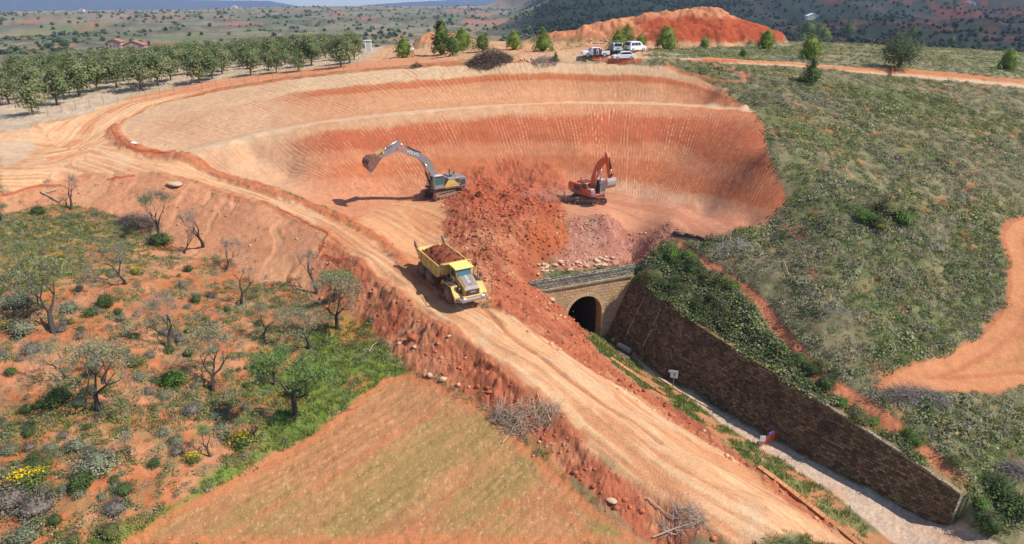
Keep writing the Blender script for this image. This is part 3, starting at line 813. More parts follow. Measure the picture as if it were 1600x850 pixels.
# ------------------------------------------------------------------ ground sheet
th = np.concatenate([np.linspace(-180, -62, 24)[:-1], np.linspace(-62, -46, 24)[:-1], np.linspace(-46, 46, NTH), np.linspace(46, 62, 24)[1:], np.linspace(62, 180, 24)[1:]])
rr = np.concatenate([np.linspace(.5, 24, 16)[:-1], np.linspace(24, 30, 14)[:-1], np.arange(30, 125, DR), np.arange(125, 190, DR * 2.2), np.geomspace(190, 800, 150)[1:], np.geomspace(800, 16000, 90)[1:]])
TH, RR = np.meshgrid(np.radians(th), rr)
GX = (RR * np.sin(TH)); GY = (RR * np.cos(TH))
_sz = []; _sc = []; 
gx = GX.ravel(); gy = GY.ravel()
gz = np.empty(len(gx)); gc = np.empty((len(gx), 3)); gveg = np.empty(len(gx)); ggr = np.empty(len(gx)); grub = np.empty(len(gx))
for i in range(0, len(gx), 150000):
    s = slice(i, i + 150000)
    z_, c_, v_, g_, M_ = surface(gx[s], gy[s])
    gz[s] = z_; gc[s] = c_; gveg[s] = v_; ggr[s] = g_; grub[s] = M_['rub']
nr, ntp = GX.shape
I = np.arange(nr * ntp).reshape(nr, ntp)
Fq = np.stack([I[:-1, :-1], I[:-1, 1:], I[1:, 1:], I[1:, :-1]], -1).reshape(-1, 4)
# open the ground where the tunnel bore passes under the portal
ps = (PC[0] - gx) * e1[0] + (PC[1] - gy) * e1[1]
pd = (gx - PC[0]) * en[0] + (gy - PC[1]) * en[1]
hole = (ps > .2) & (ps < 5.6) & (pd < .12) & (pd > -1.15)
Fq = Fq[~hole[Fq].any(1)]
gme = new_mesh("ground", np.stack([gx, gy, gz], 1), Fq, smooth=True)
vcol(gme, gc)
ground_m = ground_mat()
link("ground", gme, ground_m, kind="structure")
def sample_ground(n, xlo, xhi, ylo, yhi, seed=1):
    g = np.random.default_rng(seed)
    return g.uniform(xlo, xhi, n), g.uniform(ylo, yhi, n)

# ------------------------------------------------------------------ masonry
def brick_mat(name, c1, c2, mortar, bw=.75, bh=.34, mort=.018, stain=(.05, .045, .04), stain_amt=.4, bump=.6):
    m, nt, b = mat_new(name)
    N = nt.nodes; L = nt.links
    uv = N.new('ShaderNodeUVMap'); uv.uv_map = "UV"
    wob = N.new('ShaderNodeTexNoise'); wob.inputs['Scale'].default_value = 1.3; wob.inputs['Detail'].default_value = 3
    L.new(uv.outputs[0], wob.inputs['Vector'])
    sc = N.new('ShaderNodeVectorMath'); sc.operation = 'SCALE'; sc.inputs['Scale'].default_value = .22; L.new(wob.outputs['Color'], sc.inputs[0])
    ad = N.new('ShaderNodeVectorMath'); L.new(uv.outputs[0], ad.inputs[0]); L.new(sc.outputs[0], ad.inputs[1])
    br = N.new('ShaderNodeTexBrick'); L.new(ad.outputs[0], br.inputs['Vector'])
    br.inputs['Color1'].default_value = (*c1, 1); br.inputs['Color2'].default_value = (*c2, 1); br.inputs['Mortar'].default_value = (*mortar, 1)
    br.inputs['Scale'].default_value = 1; br.inputs['Brick Width'].default_value = bw; br.inputs['Row Height'].default_value = bh
    br.inputs['Mortar Size'].default_value = mort; br.inputs['Mortar Smooth'].default_value = .3; br.inputs['Bias'].default_value = 0
    n1 = N.new('ShaderNodeTexNoise'); n1.inputs['Scale'].default_value = .45; n1.inputs['Detail'].default_value = 6; n1.inputs['Roughness'].default_value = .7
    L.new(uv.outputs[0], n1.inputs['Vector'])
    r = N.new('ShaderNodeMapRange'); r.inputs[1].default_value = .42; r.inputs[2].default_value = .68; r.inputs[3].default_value = 0; r.inputs[4].default_value = stain_amt
    L.new(n1.outputs[0], r.inputs[0])
    mx = N.new('ShaderNodeMix'); mx.data_type = 'RGBA'; mx.inputs[7].default_value = (*stain, 1)
    L.new(r.outputs[0], mx.inputs[0]); L.new(br.outputs['Color'], mx.inputs[6])
    n2 = N.new('ShaderNodeTexNoise'); n2.inputs['Scale'].default_value = 5; n2.inputs['Detail'].default_value = 5; L.new(uv.outputs[0], n2.inputs['Vector'])
    r2 = N.new('ShaderNodeMapRange'); r2.inputs[1].default_value = .3; r2.inputs[2].default_value = .7; r2.inputs[3].default_value = .7; r2.inputs[4].default_value = 1.3; L.new(n2.outputs[0], r2.inputs[0])
    v = N.new('ShaderNodeVectorMath'); v.operation = 'SCALE'; L.new(mx.outputs[2], v.inputs[0]); L.new(r2.outputs[0], v.inputs['Scale'])
    L.new(v.outputs[0], b.inputs['Base Color'])
    sub = N.new('ShaderNodeMath'); sub.operation = 'MULTIPLY_ADD'; sub.inputs[1].default_value = -1.0; L.new(br.outputs['Fac'], sub.inputs[0]); L.new(n2.outputs[0], sub.inputs[2])
    bp = N.new('ShaderNodeBump'); bp.inputs['Strength'].default_value = bump; bp.inputs['Distance'].default_value = .05; L.new(sub.outputs[0], bp.inputs['Height']); L.new(bp.outputs[0], b.inputs['Normal'])
    b.inputs['Roughness'].default_value = .92; b.inputs['Specular IOR Level'].default_value = .15
    return m
def quads_obj(name, Q, mat, parent, UVf):
    """Q: list of quads of 3-D points; UVf(point)->uv"""
    V = [p for q in Q for p in q]
    Fq_ = [[4 * i, 4 * i + 1, 4 * i + 2, 4 * i + 3] for i in range(len(Q))]
    me = new_mesh(name, V, Fq_)
    uvl = me.uv_layers.new(name="UV")
    uvs = [UVf(p, i // 4) for i, p in enumerate(V)]
    uvl.data.foreach_set("uv", np.array(uvs, np.float32).ravel())
    return link(name, me, mat, parent)
TAN1 = A(214, 176, 128); TAN2 = A(196, 150, 104); GREY1 = A(176, 166, 146); GREY2 = A(128, 122, 106)
m_portal = brick_mat("tan_ashlar", A(216, 182, 138), A(200, 160, 116), tuple(A(150, 112, 78)), .62, .36, .02, tuple(A(150, 120, 92)), .5)
m_parapet = brick_mat("grey_ashlar", GREY1, GREY2, tuple(A(60, 56, 50)), .5, .3, .03, tuple(A(84, 82, 76)), .6)
m_cop2 = brick_mat('cornice_stone', A(190, 170, 140), A(170, 150, 120), tuple(A(110, 95, 75)), .9, 3, .02, tuple(A(120, 112, 92)), .6)
m_ring = brick_mat("voussoir_stone", A(220, 186, 142), A(206, 168, 124), tuple(A(160, 125, 90)), .4, 3, .012, tuple(A(170, 140, 110)), .3)
m_cop = brick_mat('weathered_coping', A(190, 170, 140), A(150, 134, 112), tuple(A(90, 78, 66)), .8, .5, .03, tuple(A(110, 110, 80)), .8)
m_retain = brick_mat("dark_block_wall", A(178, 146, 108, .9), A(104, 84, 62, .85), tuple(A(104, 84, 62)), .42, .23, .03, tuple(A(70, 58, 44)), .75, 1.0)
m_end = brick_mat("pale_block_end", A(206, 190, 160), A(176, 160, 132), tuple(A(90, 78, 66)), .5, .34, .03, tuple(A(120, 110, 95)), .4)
m_lining = brick_mat("tunnel_lining", A(120, 96, 76), A(96, 76, 60), tuple(A(50, 42, 36)), .6, .32, .03)

por = bpy.data.objects.new("tunnel_portal", None); scene.collection.objects.link(por)
por.location = (PC[0], PC[1], 0)
tag(por, "tan stone railway tunnel portal with a dark round arch below the rubble slope", "tunnel portal")
def pp(s, d, z):
    q = port(s, d); return (q[0] - PC[0], q[1] - PC[1], z)
AC, AR, ASP = 2.87, 2.22, -7.1
ZB, ZT = -11.0, -3.35
SL, SR = 10.4, -3.6
Q = []; info = []
def fq(s0, z0, s1, z1, d=0.0):
    Q.append([pp(s0, d, z0), pp(s1, d, z0), pp(s1, d, z1), pp(s0, d, z1)])
    info.extend([(s0, z0), (s1, z0), (s1, z1), (s0, z1)])
RO = AR + .42
fq(SR, ZB, AC - RO, ZT); fq(AC + RO, ZB, SL, ZT)
na = 20
for i in range(na):
    a0 = math.pi * i / na; a1 = math.pi * (i + 1) / na
    p0 = (AC - RO * math.cos(a0), ASP + RO * math.sin(a0)); p1 = (AC - RO * math.cos(a1), ASP + RO * math.sin(a1))
    Q.append([pp(p0[0], 0, p0[1]), pp(p1[0], 0, p1[1]), pp(p1[0], 0, ZT), pp(p0[0], 0, ZT)])
    info.extend([p0, p1, (p1[0], ZT), (p0[0], ZT)])
# top and back of the wall body
for (s0, s1, d0, d1, z) in ((SR, SL, 0, -1.1, ZT),):
    Q.append([pp(s0, d0, z), pp(s1, d0, z), pp(s1, d1, z), pp(s0, d1, z)]); info.extend([(s0, 0), (s1, 0), (s1, 1), (s0, 1)])
o = quads_obj("wall", Q, m_portal, por, lambda p, i: (0, 0))
o.data.uv_layers[0].data.foreach_set("uv", np.array(info, np.float32).ravel())
# arch ring, 4 cm proud
Q = []; info = []
pr = .05
path = [(AC - AR, ZB), (AC - AR, ASP)] + [(AC - AR * math.cos(math.pi * i / 28), ASP + AR * math.sin(math.pi * i / 28)) for i in range(1, 28)] + [(AC + AR, ASP), (AC + AR, ZB)]
outp = [(AC - RO, ZB), (AC - RO, ASP)] + [(AC - RO * math.cos(math.pi * i / 28), ASP + RO * math.sin(math.pi * i / 28)) for i in range(1, 28)] + [(AC + RO, ASP), (AC + RO, ZB)]
L_ = 0
for i in range(len(path) - 1):
    a, b_, c_, d_ = path[i], path[i + 1], outp[i + 1], outp[i]
    l = math.dist(a, b_)
    Q.append([pp(a[0], pr, a[1]), pp(b_[0], pr, b_[1]), pp(c_[0], pr, c_[1]), pp(d_[0], pr, d_[1])]); info.extend([(L_, 0.1), (L_ + l, .1), (L_ + l, .6), (L_, .6)])
    Q.append([pp(a[0], pr, a[1]), pp(b_[0], pr, b_[1]), pp(b_[0], -1.2, b_[1]), pp(a[0], -1.2, a[1])]); info.extend([(L_, 0.1), (L_ + l, .1), (L_ + l, 1.3), (L_, 1.3)])
    Q.append([pp(d_[0], pr, d_[1]), pp(c_[0], pr, c_[1]), pp(c_[0], 0, c_[1]), pp(d_[0], 0, d_[1])]); info.extend([(L_, 0.1), (L_ + l, .1), (L_ + l, .15), (L_, .15)])
    L_ += l
o = quads_obj("arch_ring", Q, m_ring, por, lambda p, i: (0, 0)); o.data.uv_layers[0].data.foreach_set("uv", np.array(info, np.float32).ravel())
# tunnel lining going back 22 m
Q = []; info = []; L_ = 0
for i in range(len(path) - 1):
    a, b_ = path[i], path[i + 1]; l = math.dist(a, b_)
    for k in range(6):
        d0 = -1.2 - k * 4; d1 = d0 - 4
        Q.append([pp(a[0], d0, a[1]), pp(b_[0], d0, b_[1]), pp(b_[0], d1, b_[1]), pp(a[0], d1, a[1])]); info.extend([(d0, L_), (d0, L_ + l), (d1, L_ + l), (d1, L_)])
    L_ += l
Q.append([pp(AC - AR, -1.0, -10.55), pp(AC + AR, -1.0, -10.55), pp(AC + AR, -25.2, -10.55), pp(AC - AR, -25.2, -10.55)]); info.extend([(0, 0), (4, 0), (4, 20), (0, 20)])
Q.append([pp(AC - AR, -25.2, -10.6), pp(AC + AR, -25.2, -10.6), pp(AC + AR, -25.2, -4.8), pp(AC - AR, -25.2, -4.8)]); info.extend([(0, 0), (4, 0), (4, 5), (0, 5)])
o = quads_obj("tunnel_lining", Q, m_lining, por, lambda p, i: (0, 0)); o.data.uv_layers[0].data.foreach_set("uv", np.array(info, np.float32).ravel())
def box_uv(name, s0, s1, d0, d1, z0, z1, mat, jag=0):
    Q = []; info = []
    n = max(1, int((s1 - s0) / .5)); g = np.random.default_rng(5)
    js = g.uniform(-jag, jag, n + 1); jz = g.uniform(-jag, jag, n + 1)
    for i in range(n):
        a = s0 + (s1 - s0) * i / n; b_ = s0 + (s1 - s0) * (i + 1) / n
        da, db = d1 + js[i] * .4, d1 + js[i + 1] * .4; za, zb_ = z1 + jz[i], z1 + jz[i + 1]
        Q.append([pp(a, da, z0), pp(b_, db, z0), pp(b_, db, zb_), pp(a, da, za)]); info += [(a, z0), (b_, z0), (b_, zb_), (a, za)]
        Q.append([pp(a, da, za), pp(b_, db, zb_), pp(b_, d0, zb_), pp(a, d0, za)]); info += [(a, 0.1), (b_, .1), (b_, .28), (a, .28)]
        Q.append([pp(a, d0, z0), pp(b_, d0, z0), pp(b_, d0, zb_), pp(a, d0, za)]); info += [(a, z0), (b_, z0), (b_, zb_), (a, za)]
        Q.append([pp(a, da, z0), pp(b_, db, z0), pp(b_, d0, z0), pp(a, d0, z0)]); info += [(a, 0), (b_, 0), (b_, .1), (a, .1)]
    for s, zz in ((s0, z1 + jz[0]), (s1, z1 + jz[-1])):
        Q.append([pp(s, d0, z0), pp(s, d1, z0), pp(s, d1, zz), pp(s, d0, zz)]); info += [(0, z0), (.5, z0), (.5, z1), (0, z1)]
    o = quads_obj(name, Q, mat, por, lambda p, i: (0, 0)); o.data.uv_layers[0].data.foreach_set("uv", np.array(info, np.float32).ravel()); return o
box_uv("cornice", -3.3, 9.6, -.9, .2, -3.36, -3.16, m_cop2, .03)
box_uv("parapet", -3.5, 9.7, -.62, -.04, -3.138, -2.3, m_parapet, .035)
box_uv("coping", -3.6, 9.85, -.72, .0, -2.34, -2.22, m_parapet, .06)

# retaining wall
def resample(L, n):
    P = np.array(L, float); s = np.concatenate([[0], np.cumsum(np.linalg.norm(np.diff(P[:, :2], axis=0), axis=1))])
    t = np.linspace(0, s[-1], n); return np.stack([np.interp(t, s, P[:, i]) for i in range(3)], 1), t
nW, nHh = 150, 22
WB, wt = resample([(x, y, z - .25) for x, y, z in wall_base], nW)
WT, _ = resample(wall_top, nW)
K = np.ones(11) / 11
def smooth1(a):
    p = np.concatenate([a[0] + (a[0] - a[1:6][::-1]), a, a[-1] + (a[-1] - a[-6:-1][::-1])]); return np.convolve(p, K, 'valid')
for arr in (WB, WT):
    for i in range(3): arr[:, i] = smooth1(arr[:, i])
ret = bpy.data.objects.new("retaining_wall", None); scene.collection.objects.link(ret); ret.location = tuple(WB[nW // 2])
tag(ret, "long dark reddish block retaining wall leaning back beside the railway bed", "retaining wall")
def rel(P): return np.asarray(P) - np.array(ret.location)
V = []; UV = []
for j in range(nHh + 1):
    k = j / nHh
    P = WB * (1 - k) + WT * k
    h = (P[:, 2] + 10.75)
    nrm = np.array([-.82, -.57])
    dsp = (fbm(wt, h, .45, 3, 201) - .5) * .16 + (fbm(wt, h, 3.5, 2, 202) - .5) * .16
    V.append(np.stack([P[:, 0] + nrm[0] * dsp, P[:, 1] + nrm[1] * dsp, P[:, 2]], 1)); UV.append(np.stack([wt, h], 1))
V = np.array(V); UV = np.array(UV)
I = np.arange((nHh + 1) * nW).reshape(nHh + 1, nW)
Fw = np.stack([I[:-1, :-1], I[:-1, 1:], I[1:, 1:], I[1:, :-1]], -1).reshape(-1, 4)
me = new_mesh("wall_face", rel(V.reshape(-1, 3)), Fw); ul = me.uv_layers.new(name="UV"); ul.data.foreach_set("uv", UV.reshape(-1, 2)[Fw.ravel()].astype(np.float32).ravel())
link("wall_face", me, m_retain, ret)
# end of the wall, lit
back = np.array([.84, .42, 0.0])
eb, et = WB[-1], WT[-1]
Q = []; info = []
def tq(name, Q, info, mat, par):
    o = quads_obj(name, Q, mat, par, lambda p, i: (0, 0)); o.data.uv_layers[0].data.foreach_set("uv", np.array(info, np.float32).ravel()); return o
for k in range(6):
    a = k / 6; b_ = (k + 1) / 6
    pa = eb * (1 - a) + et * a; pb = eb * (1 - b_) + et * b_; ta = .5 + .6 * a; tb = .5 + .6 * b_
    Q.append([tuple(rel(pa)), tuple(rel(pa + back * ta)), tuple(rel(pb + back * tb)), tuple(rel(pb))]); info += [(0, pa[2]), (ta, pa[2]), (tb, pb[2]), (0, pb[2])]
tq("end_face", Q, info, m_end, ret)
Q = []; info = []
g = np.random.default_rng(3)
cz = g.uniform(-.10, .04, nW)
for i in range(92, nW - 1):
    a, b_ = WT[i], WT[i + 1]; lip = np.array([-.82, -.57, 0]) * .06; w_ = np.array([.82, .57, 0]) * .22
    za = np.array([0, 0, .1 + cz[i // 3]]); zb_ = np.array([0, 0, .1 + cz[(i + 1) // 3]])
    Q.append([tuple(rel(a + lip + za)), tuple(rel(b_ + lip + zb_)), tuple(rel(b_ + w_ + zb_)), tuple(rel(a + w_ + za))]); info += [(wt[i], .12), (wt[i + 1], .12), (wt[i + 1], .28), (wt[i], .28)]
    Q.append([tuple(rel(a + lip - za)), tuple(rel(b_ + lip - zb_)), tuple(rel(b_ + lip + zb_)), tuple(rel(a + lip + za))]); info += [(wt[i], .05), (wt[i + 1], .05), (wt[i + 1], .2), (wt[i], .2)]
tq("coping", Q, info, m_cop, ret)
Q = []; info = []
for i in range(0, nW - 1):
    a, b_ = WT[i], WT[i + 1]; n_ = np.array([.82, .57, 0]); up0 = np.array([0, 0, .02 + .03 * math.sin(i * 1.3)]); up1 = np.array([0, 0, .02 + .03 * math.sin(i * 1.3 + 1.3)])
    Q.append([tuple(rel(a - n_ * .02 + up0)), tuple(rel(b_ - n_ * .02 + up1)), tuple(rel(b_ + n_ * .9 + up1 * 0)), tuple(rel(a + n_ * .9 + up0 * 0))]); info += [(0, 0)] * 4
me_ = tq("backfill", Q, info, flat_mat("backfill_soil", tuple(A(134, 124, 84)), .95, dirt=.5, dscale=1.2, dcol=tuple(A(180, 120, 84)), spec=.1), ret)
for px0, k1 in ((.085, .18), (.165, .2)):
    Q = []; info = []
    i = int(px0 * nW)
    for (ka, kb) in ((k1, .42), (.42, .68), (.68, .95)):
        pa = WB[i] * (1 - ka) + WT[i] * ka; pb = WB[i] * (1 - kb) + WT[i] * kb; o_ = np.array([-.82, -.57, 0]) * .1; sd_ = np.array([.46, -.89, 0]) * .05
        Q.append([tuple(rel(pa + o_ - sd_)), tuple(rel(pa + o_ + sd_)), tuple(rel(pb + o_ + sd_)), tuple(rel(pb + o_ - sd_))]); info += [(0, ka), (.1, ka), (.1, kb), (0, kb)]
    tq("joint_strip", Q, info, m_end, ret)

# low stone kerbs along the near edge of the cutting
m_kerb = brick_mat("kerb_stone", A(214, 150, 100), A(196, 128, 84), tuple(A(130, 80, 54)), 1.1, .6, .02, tuple(A(170, 104, 70)), .6)
m_conc = brick_mat("drain_stone", A(220, 184, 150), A(204, 166, 132), tuple(A(140, 105, 80)), 1.0, .6, .02, tuple(A(170, 120, 90)), .5)
def kerb(line, w, h, mat, label, name="kerb_wall", cat="kerb"):
    P = P2(line); pts, t = resample([(x, y, ground(x, y)) for x, y in P], max(6, int(len(P) * 8)))
    pts[:, 2] = smooth1(pts[:, 2]) if len(pts) > 12 else pts[:, 2]
    root = pts[len(pts) // 2].copy()
    Q = []; info = []
    for i in range(len(pts) - 1):
        a, b_ = pts[i] - root, pts[i + 1] - root
        d = (b_ - a)[:2]; d /= np.linalg.norm(d) + 1e-9; n = np.array([-d[1], d[0], 0]) * w / 2
        zt = np.array([0, 0, h]); zb_ = np.array([0, 0, -.5])
        Q.append([tuple(a - n + zt), tuple(b_ - n + zt), tuple(b_ + n + zt), tuple(a + n + zt)]); info += [(t[i], .1), (t[i + 1], .1), (t[i + 1], .5), (t[i], .5)]
        for s in (-1, 1):
            Q.append([tuple(a + s * n + zb_), tuple(b_ + s * n + zb_), tuple(b_ + s * n + zt), tuple(a + s * n + zt)]); info += [(t[i], 0), (t[i + 1], 0), (t[i + 1], .5), (t[i], .5)]
    for e in (0, -1):
        a = pts[e] - root; d = (pts[1] - pts[0])[:2]; d /= np.linalg.norm(d); n = np.array([-d[1], d[0], 0]) * w / 2
        Q.append([tuple(a - n - np.array([0, 0, .5])), tuple(a + n - np.array([0, 0, .5])), tuple(a + n + np.array([0, 0, h])), tuple(a - n + np.array([0, 0, h]))]); info += [(0, 0), (.3, 0), (.3, .4), (0, .4)]
    o = tq(name, Q, info, mat, None); o.location = tuple(root)
    return tag(o, label, cat)
kerb("1185 732|1230 767|1270 797|1310 828|1345 855", .45, .28, m_kerb, "long orange stone kerb wall between the haul road berm and the railway verge")
kerb("955 561|985 582|1012 601|1040 620", .4, .2, m_kerb, "short broken stone kerb wall above the verge left of the white track sign")
kerb("1030 591|1060 611|1090 628|1122 645", .3, .16, m_conc, "pale stone drain kerb along the foot of the dark retaining wall", "drain_kerb", "drain kerb")

# ------------------------------------------------------------------ plants
LEAF = attr_mat("leaf", .75, .22)
BARK = flat_mat("bark", (.11, .085, .065), .95, dirt=.3, dscale=6, dcol=(.2, .16, .12))
BARKD = flat_mat("dark_bark", (.055, .042, .035), .95, dirt=.3, dscale=6, dcol=(.12, .09, .07))
TWIG = attr_mat("twig", .9)
GRASSM = attr_mat("grass_blade", .8, .25)

def leaves(C, size, g, col, up=.3, cvar=.22, shape=(1, .6), N0=None):
    """quads at centres C"""
    n = len(C)
    nv = g.normal(size=(n, 3)); nv /= np.linalg.norm(nv, axis=1)[:, None] + 1e-9
    nv[:, 2] = np.abs(nv[:, 2]) + up
    if N0 is not None: nv = nv * .75 + N0
    nv /= np.linalg.norm(nv, axis=1)[:, None] + 1e-9
    t = np.cross(nv, g.normal(size=(n, 3))); t /= np.linalg.norm(t, axis=1)[:, None] + 1e-9
    b = np.cross(nv, t)
    s = size * g.uniform(.6, 1.35, n)[:, None]
    t = t * s * shape[0]; b = b * s * shape[1]
    V = np.stack([C - t, C + b * .9, C + t, C - b * .9], 1).reshape(-1, 3)
    Fq_ = np.arange(n * 4).reshape(n, 4)
    col = np.asarray(col)
    if col.ndim == 1: col = np.tile(col, (n, 1))
    cc = col * g.uniform(1 - cvar, 1 + cvar, n)[:, None]
    return V, Fq_, np.repeat(cc, 4, axis=0)
def merge(parts):
    V = []; Fs = []; C = []; o = 0
    for v, f, c in parts:
        V.append(v); Fs.append(f + o); C.append(c); o += len(v)
    return np.concatenate(V), np.concatenate(Fs), np.concatenate(C)
def tubes(segs, sides=5, col=(.1, .08, .06)):
    """segs: (p0,p1,r0,r1)"""
    S = np.array([[*a, *b, r0, r1] for a, b, r0, r1 in segs], float)
    a = S[:, :3]; b = S[:, 3:6]; d = b - a; d /= np.linalg.norm(d, axis=1)[:, None] + 1e-9
    ref = np.where(np.abs(d[:, 2:3]) > .9, np.array([[1., 0, 0]]), np.array([[0, 0, 1.]]))
    u = np.cross(d, ref); u /= np.linalg.norm(u, axis=1)[:, None] + 1e-9; w = np.cross(d, u)
    an = np.arange(sides) * 2 * math.pi / sides
    ring = u[:, None] * np.cos(an)[None, :, None] + w[:, None] * np.sin(an)[None, :, None]
    A0 = a[:, None] + ring * S[:, 6, None, None]; B0 = b[:, None] + ring * S[:, 7, None, None]
    V = np.concatenate([A0, B0], 1).reshape(-1, 3)
    k = np.arange(sides); k2 = (k + 1) % sides
    f = np.stack([k, k2, k2 + sides, k + sides], 1)
    Fq_ = (f[None] + (np.arange(len(S)) * 2 * sides)[:, None, None]).reshape(-1, 4)
    return V, Fq_, np.tile(np.array(col), (len(V), 1))
def blob(rx, ry, rz, z0, g, n=10, m=7, jit=.12):
    V = []; Fq_ = []
    for j in range(m + 1):
        ph = -math.pi / 2 + math.pi * j / m
        for i in range(n):
            t = 2 * math.pi * i / n; q = 1 + g.uniform(-jit, jit)
            V.append((rx * q * math.cos(ph) * math.cos(t), ry * q * math.cos(ph) * math.sin(t), z0 + rz * q * math.sin(ph)))
    for j in range(m):
        for i in range(n):
            Fq_.append((j * n + i, j * n + (i + 1) % n, (j + 1) * n + (i + 1) % n, (j + 1) * n + i))
    return np.array(V), np.array(Fq_)
def mesh3(name, part, smooth=False):
    me = new_mesh(name, part[0], part[1], smooth); vcol(me, part[2]); return me

def crown(g, R, Hc, z0, nclump, nleaf, lsize, cols, kind='round', core=True):
    """clumpy crown: list of leaf quads; z0 = crown base height"""
    parts = []
    cc = []
    for i in range(nclump):
        k = g.uniform(0.02, 1)
        if kind == 'cone': rad = R * (1 - k) ** .75 * (.75 + .25 * g.uniform())
        elif kind == 'column': rad = R * (1 - k ** 2.5) ** .6 * g.uniform(.75, 1)
        else: rad = R * math.sqrt(max(0, 1 - (2 * k - 1) ** 2)) * g.uniform(.55, 1.05)
        t = g.uniform(0, 2 * math.pi)
        cc.append((rad * math.cos(t), rad * math.sin(t), z0 + Hc * k))
    cc = np.array(cc)
    per = nleaf // nclump
    sg = R * (.26 if kind == 'round' else .17)
    for i in range(nclump):
        P = cc[i] + g.normal(size=(per, 3)) * sg * g.uniform(.7, 1.3) * np.array([1, 1, .8])
        P[:, 2] = np.maximum(P[:, 2], z0 * .5)
        out = P - np.array([0, 0, z0 + Hc * .42]); out /= np.linalg.norm(out, axis=1)[:, None] + 1e-9
        c = np.array(cols[g.integers(len(cols))]) * g.uniform(.8, 1.2)
        parts.append(leaves(P, lsize, g, c, N0=out * .9))
    if core:
        if kind == 'cone':
            V, Fq_ = blob(R * .62, R * .62, Hc * .46, z0 + Hc * .44, g)
            V[:, :2] *= np.clip(1.25 - (V[:, 2:3] - z0) / Hc, .15, 1.2)
        elif kind == 'column': V, Fq_ = blob(R * .7, R * .7, Hc * .47, z0 + Hc * .46, g)
        else: V, Fq_ = blob(R * .62, R * .62, Hc * .36, z0 + Hc * .5, g)
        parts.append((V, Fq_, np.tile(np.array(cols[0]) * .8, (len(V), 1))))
    return merge(parts)

OAKC = [A(140, 148, 98), A(122, 134, 84), A(160, 156, 108), A(108, 122, 74)]
def oak_variant(i):
    g = np.random.default_rng(100 + i)
    R = g.uniform(1.45, 1.95); Hc = g.uniform(2.7, 3.5); z0 = 1.25
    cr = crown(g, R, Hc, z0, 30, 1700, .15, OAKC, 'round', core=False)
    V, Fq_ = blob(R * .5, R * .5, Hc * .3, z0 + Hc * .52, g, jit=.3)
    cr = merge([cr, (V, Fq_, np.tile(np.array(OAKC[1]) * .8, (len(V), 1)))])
    segs = [((0, 0, -.3), (g.uniform(-.1, .1), 0, 1.0), .15, .12)]
    top = segs[0][1]
    for k in range(6):
        t = k * 1.05 + g.uniform(-.3, .3); l = g.uniform(1.2, 1.8)
        e = (top[0] + math.cos(t) * l * .65, top[1] + math.sin(t) * l * .65, top[2] + l * .8)
        segs.append((top, e, .08, .035))
    return mesh3("oak_crown", cr), mesh3("oak_trunk", tubes(segs, 6, (.13, .1, .08)), True)
OAKS = [oak_variant(i) for i in range(6)]
def plant_tree(name, var, x, y, z, sc, rot, label, cat, group=None, tilt=(0, 0), parts=("crown", "trunk"), mats=(None, None), sq=1.0):
    r = bpy.data.objects.new(name, None); scene.collection.objects.link(r)
    r.location = (x, y, z); r.rotation_euler = (tilt[0], tilt[1], rot); r.scale = (sc, sc, sc * sq)
    tag(r, label, cat, group)
    for p, me, mt in zip(parts, var, mats):
        if me is None: continue
        link(p, me, mt, r)
    return r

# --- orchard of small grey-green oaks
front = [(15, 163, 50, "cut by the left edge of the photo, beside the bare dirt strip"), (53, 180, 50, "the small round one nearest the haul road junction"), (90, 164, 56, "broad crowned, next right of the small round one"),
         (125, 152, 64, "tall and dark with a straight stem"), (153, 143, 48, "with a leaning forked trunk"), (183, 137, 46, "round and dark with short stem"), (222, 141, 58, "large and grey leaved with a vase of thin stems"),
         (247, 133, 52, "upright, just right of the large grey vase shaped one"), (268, 126, 46, "slim, set slightly back from the row"), (312, 130, 52, "wide, standing alone on its shadow"), (332, 124, 40, "small, tucked against the wide one's right side"),
         (348, 117, 42, "compact, above the bend of the haul road"), (392, 118, 38, "low round one on pale ground"), (466, 112, 32, "short and yellowish, out in front of the row"), (487, 103, 46, "tall, right behind the short yellowish one"),
         (533, 105, 48, "dark, on a clean stem near the plot's right corner"), (547, 99, 44, "last full tree of the row before the white kiosk")]
locs = at_many([(u, v) for u, v, h, s in front])
zf = grounds(locs[:, :2])
pts_used = []
for i, ((u, v, h, s), L) in enumerate(zip(front, locs)):
    d = L[1] * CP + (H - L[2]) * SP
    hh = h * d / F / 1.0
    plant_tree("oak_tree", OAKS[i % 6], L[0], L[1], zf[i] - .05, hh / 4.75, i * 1.3, "orchard oak, " + s, "oak tree", "oaks of the orchard plot", mats=(LEAF, BARK))
    pts_used.append(L[:2])
g = np.random.default_rng(21)
pu = np.array(pts_used)
d0 = np.array([0.62, 0.31]); 
cand = []
o0 = pu[0]; dirr = pu[15] - pu[0]; dirr /= np.linalg.norm(dirr); nrm_ = np.array([-dirr[1], dirr[0]])
for j in range(1, 12):
    for i in range(-3, 25):
        p = o0 + dirr * (i * 5.9 + (j % 2) * 2.6 + g.uniform(-1, 1)) + nrm_ * (j * 6.6 + g.uniform(-.6, .6) - 1.5)
        cand.append(p)
cand = np.array(cand)
uu = 800 + F * cand[:, 0] / (cand[:, 1] * CP + 14 * SP)
ok = (uu > -60) & (uu < 556) & (np.hypot(cand[:, 0], cand[:, 1]) < 215) & (np.array([np.hypot(*(pu - c).T).min() for c in cand]) > 4.2)
cand = cand[ok]; zc_ = grounds(cand)
for i, (p, z) in enumerate(zip(cand, zc_)):
    plant_tree("oak_tree", OAKS[(i * 5 + 2) % 6], p[0], p[1], z - .05, g.uniform(.8, 1.2), g.uniform(0, 6.28),
               "grey-green oak in the back rows of the orchard plot, crown merging with its neighbours", "oak tree", "oaks in the back rows of the orchard plot", mats=(LEAF, BARK))

